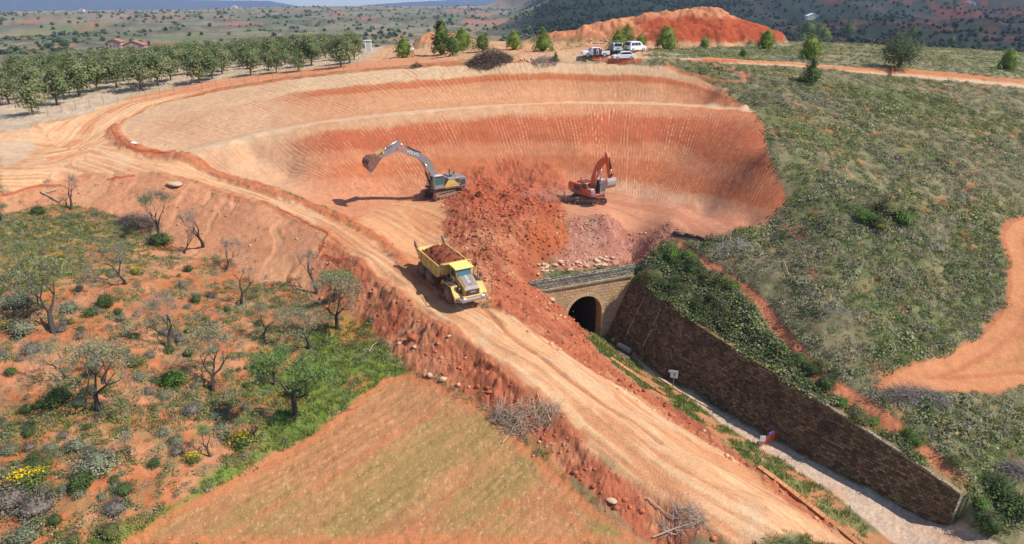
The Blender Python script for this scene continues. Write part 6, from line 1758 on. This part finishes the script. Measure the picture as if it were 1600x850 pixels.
for i in range(58):
    u = g.uniform(838, 960); v = 402 + (960 - u) * .10 + g.uniform(0, 16) - (u - 840) * .02
    boulder(u, v, g.uniform(4, 12), "pale broken rock in the band of stones on top of the portal parapet", group="pale rocks above the portal", k=i, flat=.9)
for i in range(16):
    boulder(g.uniform(800, 834), 96 + g.uniform(-5, 1), g.uniform(3, 7), "white rubble block in the small pile on the pit rim", group="white rubble blocks on the pit rim", k=i)
for i in range(16):
    boulder(g.uniform(918, 948), 69 + g.uniform(-6, 1), g.uniform(2.5, 6), "cream block at the foot of the spoil mound behind the pickup", group="cream blocks at the mound foot", k=i)

# ------------------------------------------------------------------ brush piles and fallen wood
def brush(name, u, v, w, hpx, n, col, label, cat="brush pile", seed=1, flatc=.35, thick=.02, long=.5, aspect=.5):
    thick *= .72; n = int(n * 1.25)
    L = at(u, v); d = L[1] * CP + (H - L[2]) * SP; W = w * d / F; Hh = hpx * d / F
    g = np.random.default_rng(seed); S = []
    for _ in range(n):
        t = g.uniform(0, 6.28); k = math.sqrt(g.uniform()); px = math.cos(t) * k * W / 2; py = math.sin(t) * k * W / 2 * aspect
        z0 = Hh * (1 - k ** 1.6) * g.uniform(.05, 1)
        a = g.uniform(0, 6.28); e = g.normal() * .3 + .15; l = W * long * g.uniform(.15, .6)
        dx, dy, dz_ = math.cos(a) * math.cos(e) * l, math.sin(a) * math.cos(e) * l, math.sin(e) * l
        m = (px + dx * .5 + g.normal() * l * .06, py + dy * .5 + g.normal() * l * .06, max(z0 + dz_ * .5, .02)); r = thick * g.uniform(.5, 1.5)
        S.append(((px, py, z0), m, r, r * .75)); S.append((m, (px + dx, py + dy, max(z0 + dz_, .01)), r * .75, r * .3))
    V, F_, C = tubes(S, 3, (1, 1, 1)); C = np.repeat(np.array(col)[None] * g.uniform(.6, 1.3, (len(S), 1)), 6, axis=0)
    V[:, 2] += grounds(V[:, :2] + np.array(L[:2]))- ground(L[0], L[1]) if True else 0
    me = new_mesh(name, V, F_); vcol(me, C); o = link(name, me, TWIG); o.location = (L[0], L[1], ground(L[0], L[1]))
    return tag(o, label, cat)
GB_ = A(176, 160, 142); GD = A(112, 94, 86)
brush("brush_pile", 765, 96, 72, 20, 1500, A(120, 100, 88), "long heap of grubbed brown brush on the pit rim", seed=1, long=.22, thick=.05)
brush("brush_pile", 650, 106, 20, 9, 240, GD, "small dark brush heap on the pit rim left of the long one", seed=2, long=.35, thick=.04)
brush("brush_pile", 852, 97, 44, 12, 420, A(172, 150, 140), "low pinkish grey brush heap on the rim beside the tiny juniper", seed=3, long=.3, thick=.03)
brush("brush_pile", 215, 352, 72, 22, 900, A(128, 112, 104), "grey thorny brush pile under the red bank beside the upright almond", seed=4, long=.3, thick=.025)
brush("brush_pile", 828, 660, 92, 20, 300, A(206, 180, 150), "tangle of dead branches tipped beside the haul road above a green patch", seed=5, long=.55, thick=.025)
brush("brush_pile", 1070, 812, 80, 10, 150, A(206, 180, 160), "dead branches lying on red spoil near the bottom of the haul road", seed=6, long=.6, thick=.022)
brush("brush_pile", 1145, 388, 56, 10, 130, A(196, 188, 178), "fan of bleached cut branches in the scrub below the pit corner", seed=7, long=.75, thick=.025)
brush("brush_pile", 1432, 622, 110, 12, 800, A(158, 144, 134), "long grey line of cut brush along the right field's lower tip", seed=8, long=.35, thick=.02, aspect=.35)
brush("brush_pile", 1590, 738, 50, 24, 520, A(176, 158, 150), "pale lilac branch heap at the right edge of the photo", seed=9, long=.5, thick=.02)
brush("brush_pile", 1305, 486, 44, 8, 110, A(168, 160, 148), "thin grey brush heap alone on the green hillside", seed=10, long=.6, thick=.018)
brush("brush_pile", 785, 655, 40, 34, 60, A(186, 166, 146), "few long pale branches sticking out left of the dead tangle", seed=11, long=1.4, thick=.03)
def pole(pts, r, label, name="fallen_pole", mat=None, cat="pole"):
    W_ = [at(u, v) for u, v in pts]; z = [ground(p[0], p[1]) for p in W_]
    o0 = np.array([W_[0][0], W_[0][1], z[0]]); P = [np.array([p[0], p[1], zz + r + .1]) - o0 for p, zz in zip(W_, z)]
    V, F_, C = tubes([(tuple(a), tuple(b), r, r * .8) for a, b in zip(P, P[1:])], 6, A(198, 170, 142)); me = new_mesh(name, V, F_); vcol(me, C)
    o = link(name, me, TWIG); o.location = tuple(o0); return tag(o, label, cat)
pole([(64, 300), (94, 318)], .09, "thin pale pole fallen diagonally left of the pale trunked almond"); pole([(66, 303), (90, 298)], .09, "short pole crossing the diagonal one beside the pale trunked almond")
pole([(1020, 842), (1055, 826), (1105, 814)], .06, "long bleached branch lying across the spoil at the bottom", "fallen_branch", cat="branch"); pole([(785, 694), (798, 678), (812, 655)], .05, "curved pale branch reaching down onto the ploughed field", "fallen_branch", cat="branch")
pole([(1224, 412), (1232, 432)], .05, "pale stick standing out of scrub below the white stone", "fallen_branch", cat="branch"); pole([(577, 550), (583, 541), (592, 535)], .05, "crooked white branch on the green strip", "fallen_branch", cat="branch")
pole([(1010, 780), (1040, 800), (1060, 812)], .05, "thin branch pointing up from the spoil at the bottom", "fallen_branch", cat="branch"); pole([(613, 107), (650, 109)], .07, "straight log on the pit rim beside the small brush heap", "fallen_log", cat="log")

# ------------------------------------------------------------------ orange netting, barriers, sign
def net_mat():
    m, nt, b = mat_new("orange_mesh"); N = nt.nodes; L = nt.links
    b.inputs['Base Color'].default_value = (.85, .12, .035, 1); b.inputs['Roughness'].default_value = .6
    uv = N.new('ShaderNodeUVMap'); uv.uv_map = "UV"
    mask = None
    sep = N.new('ShaderNodeSeparateXYZ'); L.new(uv.outputs[0], sep.inputs[0]); outs = []
    for ax in (0, 1):
        mm = N.new('ShaderNodeMath'); mm.operation = 'MULTIPLY'; mm.inputs[1].default_value = 9; L.new(sep.outputs[ax], mm.inputs[0])
        fr = N.new('ShaderNodeMath'); fr.operation = 'FRACT'; L.new(mm.outputs[0], fr.inputs[0])
        gt = N.new('ShaderNodeMath'); gt.operation = 'GREATER_THAN'; gt.inputs[1].default_value = .36; L.new(fr.outputs[0], gt.inputs[0]); outs.append(gt)
    mul = N.new('ShaderNodeMath'); mul.operation = 'MULTIPLY'; L.new(outs[0].outputs[0], mul.inputs[0]); L.new(outs[1].outputs[0], mul.inputs[1])
    tr = N.new('ShaderNodeBsdfTransparent'); mx = N.new('ShaderNodeMixShader'); L.new(mul.outputs[0], mx.inputs[0]); L.new(b.outputs[0], mx.inputs[1]); L.new(tr.outputs[0], mx.inputs[2])
    L.new(mx.outputs[0], nt.nodes["Material Output"].inputs[0]); return m
mNET = net_mat(); mPOST = flat_mat("post_steel", (.25, .2, .17), .6, dirt=.3); mBRD = flat_mat("sign_white", (.78, .78, .76), .5, dirt=.12)
def netting(pts, h, label, lean=0.0, posts=True, name="orange_netting", cat="netting", drop=.15):
    W_ = [at(u, v) for u, v in pts]; pts3, t = resample([(p[0], p[1], 0) for p in W_], max(8, len(pts) * 6)); pts3[:, 2] = grounds(pts3[:, :2])
    o0 = pts3[0].copy(); r = empty(name, tuple(o0)); tag(r, label, cat); Q = []; info = []; P = pts3 - o0
    g = np.random.default_rng(int(pts[0][0]))
    j = g.normal(size=(len(P), 2)) * .05; hh = h * (1 - drop * g.uniform(size=len(P)))
    for i in range(len(P) - 1):
        a, b_ = P[i].copy(), P[i + 1].copy(); a[:2] += j[i]; b_[:2] += j[i + 1]
        for k in range(2):
            z0, z1 = k / 2, (k + 1) / 2
            qa = lambda p, zz, q, hq: (p[0] + lean * zz * hq, p[1] - lean * .6 * zz * hq + q * .1 * zz, p[2] + .04 + hq * zz)
            Q.append([qa(a, z0, j[i][0], hh[i]), qa(b_, z0, j[i + 1][0], hh[i + 1]), qa(b_, z1, j[i + 1][0], hh[i + 1]), qa(a, z1, j[i][0], hh[i])]); info += [(t[i], z0 * h), (t[i + 1], z0 * h), (t[i + 1], z1 * h), (t[i], z1 * h)]
    tq("mesh", Q, info, mNET, r)
    if posts:
        for i in range(0, len(P), 6): Kit().cyl((P[i][0], P[i][1], P[i][2] - .2), (P[i][0], P[i][1], P[i][2] + h + .1), .025, n=6).done("post", mPOST, r)
    return r
netting([(926, 96), (945, 97), (965, 99.5), (985, 100), (1003, 99)], .75, "orange mesh strung along the rim in front of the parked white cars")
netting([(1073, 96), (1110, 98), (1150, 99)], .45, "faded orange mesh standing beside the plateau road")
netting([(1393, 110), (1393, 121)], .9, "short orange mesh panel crossing the red road bank", name="orange_netting")
netting([(176, 206), (184, 222), (200, 234), (222, 242), (250, 245), (277, 243)], .35, "sagging orange netting along the pit lip at the road junction", lean=.5, posts=False)
netting([(2, 306), (30, 300), (60, 292), (95, 291)], .4, "orange netting trampled into the bank at the left edge", lean=.6, posts=False)
netting([(165, 281), (190, 280), (210, 276)], .35, "short orange netting scrap on the bank below the junction", lean=.6, posts=False)
netting([(512, 368), (505, 380), (500, 392), (497, 402)], 1.0, "orange netting hanging down the bank from the haul road edge", lean=.7, posts=False)
netting([(500, 403), (515, 406), (530, 413), (542, 408)], .5, "orange netting crumpled at the foot of the bank", lean=.6, posts=False)
netting([(430, 327), (465, 343), (500, 362), (512, 368)], .2, "low orange netting lying along the haul road's outer edge", lean=.5, posts=False)
netting([(1188, 697), (1200, 692), (1222, 680)], 1.0, "orange mesh barrier stretched across the railway bed at the wall foot", name="track_barrier", cat="barrier")
L = at(1189, 697)
bs = empty("barrier_sign", (L[0], L[1] - .1, ground(L[0], L[1]) + .1)); tag(bs, "small white board and blue board fixed at the orange track barrier", "sign")
Kit().box((0, 0, .75), (.5, .03, .6), bev=.01).done("white_board", mBRD, bs); Kit().box((.9, .55, 1.0), (.55, .03, .2), rotZ(.5)).done("blue_board", flat_mat("blue_board", (.08, .12, .5), .5, dirt=.05), bs); Kit().cyl((0, .03, -.3), (0, .03, .8), .025, n=6).cyl((.9, .58, -.3), (.9, .58, 1.0), .02, n=6).done("post", mPOST, bs)
L = at(1051, 607)
ts = empty("track_sign", (L[0], L[1], ground(L[0], L[1]) - .1), math.radians(-18)); tag(ts, "square white railway sign on a thin post in front of the dark wall", "sign")
Kit().cyl((0, 0, -.2), (0, 0, 1.5), .03, n=8).done("post", mPOST, ts); bd = Kit().box((0, -.04, 1.8), (.72, .04, .85), bev=.015).done("board", mBRD, ts); text("5", .5, mDG, bd, (.05, -.075, 1.75), (math.pi / 2, 0, 0)); Kit().box((-.45, -.02, 2.05), (.25, .03, .22)).done("side_plate", mBRD, ts)
# scrap by the portal foot
L = at(975, 548); sc_ = empty("concrete_scrap", (L[0], L[1], ground(L[0], L[1]))); tag(sc_, "grey broken concrete slab and pipe lying at the wall foot near the portal", "debris")
Kit().box((0, 0, .3), (1.9, .5, .5), rotZ(-1.0), bev=.04).done("slab", flat_mat("concrete", (.4, .37, .33), .9, dirt=.3), sc_); Kit().cyl((-.9, -.6, .2), (.2, -2.2, .2), .1).done("pipe", mST, sc_)
L = at(210, 231); wb = Kit().ball((0, 0, .12), (.42, .3, .22)).box((.2, .1, .1), (.5, .3, .2), bev=.05).done("plastic_sack", mBRD, None, True); wb.location = (L[0], L[1], ground(L[0], L[1])); tag(wb, "white plastic sack on the pit lip at the road junction", "sack")

# ------------------------------------------------------------------ kiosk, far buildings, poles, person
L = at(576, 80); ko = empty("utility_kiosk", (L[0], L[1], ground(L[0], L[1])), math.radians(12)); tag(ko, "tall white utility kiosk with a flat roof at the orchard's right end", "kiosk")
Kit().box((0, 0, 1.2), (1.6, 1.5, 2.4), bev=.03).done("cabinet", mBRD, ko); Kit().box((0, 0, 2.5), (1.9, 1.8, .16), bev=.03).done("roof", mBRD, ko); Kit().box((.1, -.77, 1.1), (.9, .04, 1.9), bev=.01).done("door", flat_mat("kiosk_door", (.5, .52, .52), .5, dirt=.1), ko); Kit().box((0, -.78, 2.2), (.9, .03, .14)).done("vent", mDG, ko)
mTER = flat_mat("terracotta_tiles", (.42, .14, .08), .9, dirt=.2); mPNK = flat_mat("pink_render", (.5, .3, .26), .9, dirt=.1); mWH2 = flat_mat("far_white_wall", (.7, .68, .64), .9, dirt=.1); mSHD = flat_mat("shutter", (.08, .06, .05), .8)
def house(u, v, rz, w, d, h, label, body, roof, dist=None, cat="house"):
    if dist: x = ray(u, v)[0] / ray(u, v)[1] * dist; y = dist; z = ground(x, y); z = max(z, H + ray(u, v)[2] / ray(u, v)[1] * dist)
    else: x, y, z = at(u, v)
    o = empty("farm_house", (x, y, z - .5), rz); tag(o, label, cat); Kit().box((0, 0, h / 2 - 3), (w, d, h + 6)).done("wall", body, o)
    Kit().prism([(-w / 2 - .5, h), (0, h + w * .22), (w / 2 + .5, h), (w / 2 + .5, h + .2), (0, h + w * .22 + .25), (-w / 2 - .5, h + .2)], -d / 2 - .5, d / 2 + .5).done("roof", roof, o)
    Kit().prism([(-w / 2, h), (0, h + w * .21), (w / 2, h)], -d / 2, d / 2).done("gable", body, o)
    for k in (-1, 0, 1): Kit().box((k * w * .28, -d / 2 - .03, h * .55), (w * .09, .12, h * .28)).done("window", mSHD, o)
    return o
house(184, 77, .1, 8, 7, 5, "pink house with a terracotta roof above the orchard crowns", mPNK, mTER, 470); house(212, 76, .2, 13, 8, 2.6, "long low terracotta roofed wing right of the pink house", mPNK, mTER, 474)
house(1268, 29, .1, 11, 6, 2.6, "long white farm building on the dark hillside at the right", mWH2, mWH2, None); house(366, 13, 0, 22, 10, 5, "white farm on the far left crest", mWH2, mWH2, None); house(128, 18, 0, 16, 10, 5, "small pale farm amid trees on the far left crest", mWH2, mTER, None)
house(727, 4, 0, 60, 20, 10, "pink roofed farm on the far crest right of centre", mPNK, mTER, None); house(1515, 7, 0, 10, 5, 2.4, "pale farm high on the dark right hillside", mWH2, mTER, None)
def upole(u, v, h, label):
    x, y, z = at(u, v); o = empty("utility_pole", (x, y, z)); tag(o, label, "utility pole"); Kit().cyl((0, 0, -1), (0, 0, h), .16, .1, 8).done("pole", mPOST, o); Kit().box((0, 0, h - .6), (2.0, .12, .12)).done("crossarm", mPOST, o)
upole(501, 60, 9, "thin utility pole rising beyond the orchard's back rows")
# person beside the pickup
def person(u, v, label):
    x, y, z = at(u, v); z = ground(x, y); me = bpy.data.meshes.new("person")
    J = [(0, 0, .98), (0, 0, 1.2), (0, 0, 1.42), (0, -.01, 1.52), (0, -.02, 1.68), (.1, 0, .92), (.12, -.03, .5), (.12, .03, .07), (.12, -.12, .03), (-.1, 0, .92), (-.14, .02, .5), (-.16, .08, .07), (-.16, -.06, .03),
         (.19, 0, 1.4), (.25, .02, 1.14), (.22, -.14, .92), (-.19, 0, 1.4), (-.26, .02, 1.14), (-.2, -.15, .95)]
    E = [(0, 1), (1, 2), (2, 3), (3, 4), (0, 5), (5, 6), (6, 7), (7, 8), (0, 9), (9, 10), (10, 11), (11, 12), (2, 13), (13, 14), (14, 15), (2, 16), (16, 17), (17, 18)]
    Rr = [.15, .15, .17, .06, .105, .1, .075, .05, .045, .1, .075, .05, .045, .07, .05, .035, .07, .05, .035]
    me.from_pydata(J, E, []); o = link("person", me); sk_ = o.modifiers.new("skin", 'SKIN'); sb = o.modifiers.new("sub", 'SUBSURF'); sb.levels = sb.render_levels = 2
    for i, r_ in enumerate(Rr): me.skin_vertices[0].data[i].radius = (r_, r_ * .8)
    me.skin_vertices[0].data[0].use_root = True
    o.location = (x, y, z); o.rotation_euler = (0, 0, .4)
    m, nt, b = mat_new("clothing"); N = nt.nodes; Lk = nt.links
    tc = N.new('ShaderNodeTexCoord'); sp = N.new('ShaderNodeSeparateXYZ'); Lk.new(tc.outputs['Object'], sp.inputs[0]); cr_ = N.new('ShaderNodeValToRGB'); cr_.color_ramp.interpolation = 'CONSTANT'
    e = cr_.color_ramp.elements; e[0].position = 0; e[0].color = (.03, .035, .06, 1); e[1].position = .5; e[1].color = (.05, .07, .05, 1)
    n_ = e.new(.77); n_.color = (.42, .24, .17, 1); n_ = e.new(.86); n_.color = (.05, .035, .025, 1)
    mr = N.new('ShaderNodeMapRange'); mr.inputs[1].default_value = 0; mr.inputs[2].default_value = 2.0; Lk.new(sp.outputs[2], mr.inputs[0]); Lk.new(mr.outputs[0], cr_.inputs[0]); Lk.new(cr_.outputs[0], b.inputs['Base Color']); me.materials.append(m)
    return tag(o, label, "person")
person(934, 95, "person in dark clothes standing at the open doors of the white pickup")
# black tapering strip along the pit corner and dust by the orange excavator
W_ = at_many([(1052, 366), (1070, 368), (1088, 371), (1104, 376), (1122, 374)]); zz = grounds(W_[:, :2]); o0 = np.array([W_[0][0], W_[0][1], zz[0]])
bs_ = Kit()
for i in range(4):
    a = np.array([W_[i][0], W_[i][1], zz[i] + .1]) - o0; b_ = np.array([W_[i + 1][0], W_[i + 1][1], zz[i + 1] + .1]) - o0; bs_.cyl(tuple(a), tuple(b_), .3 - .05 * i, .26 - .05 * i, 7)
bo_ = bs_.done("dark_strip", flat_mat("black_strip", (.02, .02, .02), .5, dirt=.2), None, True); bo_.location = tuple(o0); tag(bo_, "black strip lying along the pit corner above the red path", "sheet")
kd = Kit().ball((0, 0, 0), (5.2, 1.8, 1.3), 16); dm_ = bpy.data.materials.new("dust"); dm_.use_nodes = True; dt_ = dm_.node_tree
for n in list(dt_.nodes): dt_.nodes.remove(n)
dv = dt_.nodes.new('ShaderNodeVolumePrincipled'); dv.inputs['Color'].default_value = (.85, .6, .48, 1); do_ = dt_.nodes.new('ShaderNodeOutputMaterial'); dt_.links.new(dv.outputs[0], do_.inputs['Volume'])
tcn = dt_.nodes.new('ShaderNodeTexCoord'); ns = dt_.nodes.new('ShaderNodeTexNoise'); ns.inputs['Scale'].default_value = .7; ns.inputs['Detail'].default_value = 3; dt_.links.new(tcn.outputs['Object'], ns.inputs['Vector'])
mrn = dt_.nodes.new('ShaderNodeMapRange'); mrn.inputs[1].default_value = .42; mrn.inputs[2].default_value = .7; mrn.inputs[3].default_value = 0; mrn.inputs[4].default_value = .45; dt_.links.new(ns.outputs[0], mrn.inputs[0])
gl1 = dt_.nodes.new('ShaderNodeVectorMath'); gl1.operation = 'MULTIPLY'; gl1.inputs[1].default_value = (1 / 5.2, 1 / 1.8, 1 / 1.3); dt_.links.new(tcn.outputs['Object'], gl1.inputs[0])
ln_ = dt_.nodes.new('ShaderNodeVectorMath'); ln_.operation = 'LENGTH'; dt_.links.new(gl1.outputs[0], ln_.inputs[0])
fd = dt_.nodes.new('ShaderNodeMapRange'); fd.inputs[1].default_value = 1.0; fd.inputs[2].default_value = .3; fd.inputs[3].default_value = 0; fd.inputs[4].default_value = 1; dt_.links.new(ln_.outputs['Value'], fd.inputs[0])
mm_ = dt_.nodes.new('ShaderNodeMath'); mm_.operation = 'MULTIPLY'; dt_.links.new(mrn.outputs[0], mm_.inputs[0]); dt_.links.new(fd.outputs[0], mm_.inputs[1]); dt_.links.new(mm_.outputs[0], dv.inputs['Density'])
du = kd.done("dust_cloud", dm_, None, True); L = at(862, 318); du.location = (L[0], L[1] + .5, ground(L[0], L[1]) + .8); du["kind"] = "stuff"; du["label"] = "low pinkish dust drifting left of the orange excavator"; du["category"] = "dust"
# orchard fence posts
L0 = at_many([(u, 178 - (u - 70) * .145 - 0.00006 * (u - 70) ** 2 * 0) for u in range(75, 560, 22)]); zz = grounds(L0[:, :2])
fe = empty("wire_fence", (L0[0][0], L0[0][1], zz[0])); tag(fe, "thin wire fence on rusty posts in front of the orchard plot", "fence")
for p, z in zip(L0, zz): Kit().cyl((p[0] - L0[0][0], p[1] - L0[0][1], z - zz[0] - .2), (p[0] - L0[0][0], p[1] - L0[0][1], z - zz[0] + 1.5), .035, n=6).done("post", mPOST, fe)
for hz in (.5, .95, 1.4):
    V, F_, C = tubes([((a[0] - L0[0][0], a[1] - L0[0][1], za - zz[0] + hz), (b_[0] - L0[0][0], b_[1] - L0[0][1], zb_ - zz[0] + hz), .008, .008) for a, b_, za, zb_ in zip(L0, L0[1:], zz, zz[1:])], 3, (.3, .27, .25)); me = new_mesh("wire", V, F_); vcol(me, C); link("wire", me, TWIG, fe)

# ------------------------------------------------------------------ far trees and woods
g = np.random.default_rng(91)
def ft(seed, c, r, h, n=26, ls=.4):
    g = np.random.default_rng(seed); k = g.uniform(0, 1, n); t = g.uniform(0, 6.28, n); rad = r * np.sqrt(1 - (2 * k - 1) ** 2)
    P = np.stack([np.cos(t) * rad, np.sin(t) * rad, h * (.15 + .85 * k)], 1); a = leaves(P, ls * r, g, c, N0=P / r, shape=(1, .9)); V, F_ = blob(r * .8, r * .8, h * .42, h * .55, g, 6, 4, .25)
    return merge([a, (V, F_, np.tile(np.array(c) * .85, (len(V), 1)))])
FT = [ft(1, A(104, 118, 80, .85), 1, 1.5), ft(2, A(84, 100, 74, .85), .9, 1.6), ft(3, A(132, 138, 92, .9), 1.1, 1.2), ft(4, A(150, 170, 84), 1.1, 1.6)]
n = 42000
uu = g.uniform(-60, 1660, n); rr_ = np.exp(g.uniform(math.log(250), math.log(2600), n)); a_ = (uu - 800) / 1145; y = rr_ / np.sqrt(1 + a_ * a_); x = a_ * y
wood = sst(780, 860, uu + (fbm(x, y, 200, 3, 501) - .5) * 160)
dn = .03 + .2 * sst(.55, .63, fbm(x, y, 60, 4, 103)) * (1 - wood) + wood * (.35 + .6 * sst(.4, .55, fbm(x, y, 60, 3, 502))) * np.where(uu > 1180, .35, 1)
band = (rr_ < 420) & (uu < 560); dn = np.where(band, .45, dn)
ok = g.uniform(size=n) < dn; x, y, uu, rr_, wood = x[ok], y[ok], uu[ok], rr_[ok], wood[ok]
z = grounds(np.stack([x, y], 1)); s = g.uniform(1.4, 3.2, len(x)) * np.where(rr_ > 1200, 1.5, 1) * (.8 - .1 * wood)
pk = np.where(wood > .5, 1, np.where((rr_ < 420) & (g.uniform(size=len(x)) < .45), 3, g.choice([0, 1, 2], len(x)))); tn = np.stack([g.uniform(.75, 1.25, len(x))] * 3, 1) * np.where(wood > .5, .55, 1)[:, None]  # darker tint paints the cloud shade onto the right hill's trees
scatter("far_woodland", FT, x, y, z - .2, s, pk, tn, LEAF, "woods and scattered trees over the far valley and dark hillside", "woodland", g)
print("far", len(x))
HAZE = 1.2e-4

# ------------------------------------------------------------------ air
hb = bpy.data.meshes.new("haze"); bm = bmesh.new(); bmesh.ops.create_cube(bm, size=1.0)
bmesh.ops.transform(bm, matrix=Matrix.Translation((0, 0, 110)) @ Matrix.Diagonal((33000, 33000, 420, 1)), verts=bm.verts); bm.to_mesh(hb); bm.free()
hz_ = link("haze", hb, None, kind="stuff"); hm = bpy.data.materials.new("air"); hm.use_nodes = True; hn_ = hm.node_tree
for n in list(hn_.nodes): hn_.nodes.remove(n)
pv = hn_.nodes.new('ShaderNodeVolumePrincipled'); pv.inputs['Color'].default_value = (.62, .76, 1.0, 1); pv.inputs['Density'].default_value = HAZE; pv.inputs['Anisotropy'].default_value = .2
ho = hn_.nodes.new('ShaderNodeOutputMaterial'); hn_.links.new(pv.outputs[0], ho.inputs['Volume']); hb.materials.append(hm)
hz_["label"] = "thin bluish air over the whole valley"; hz_["category"] = "haze"
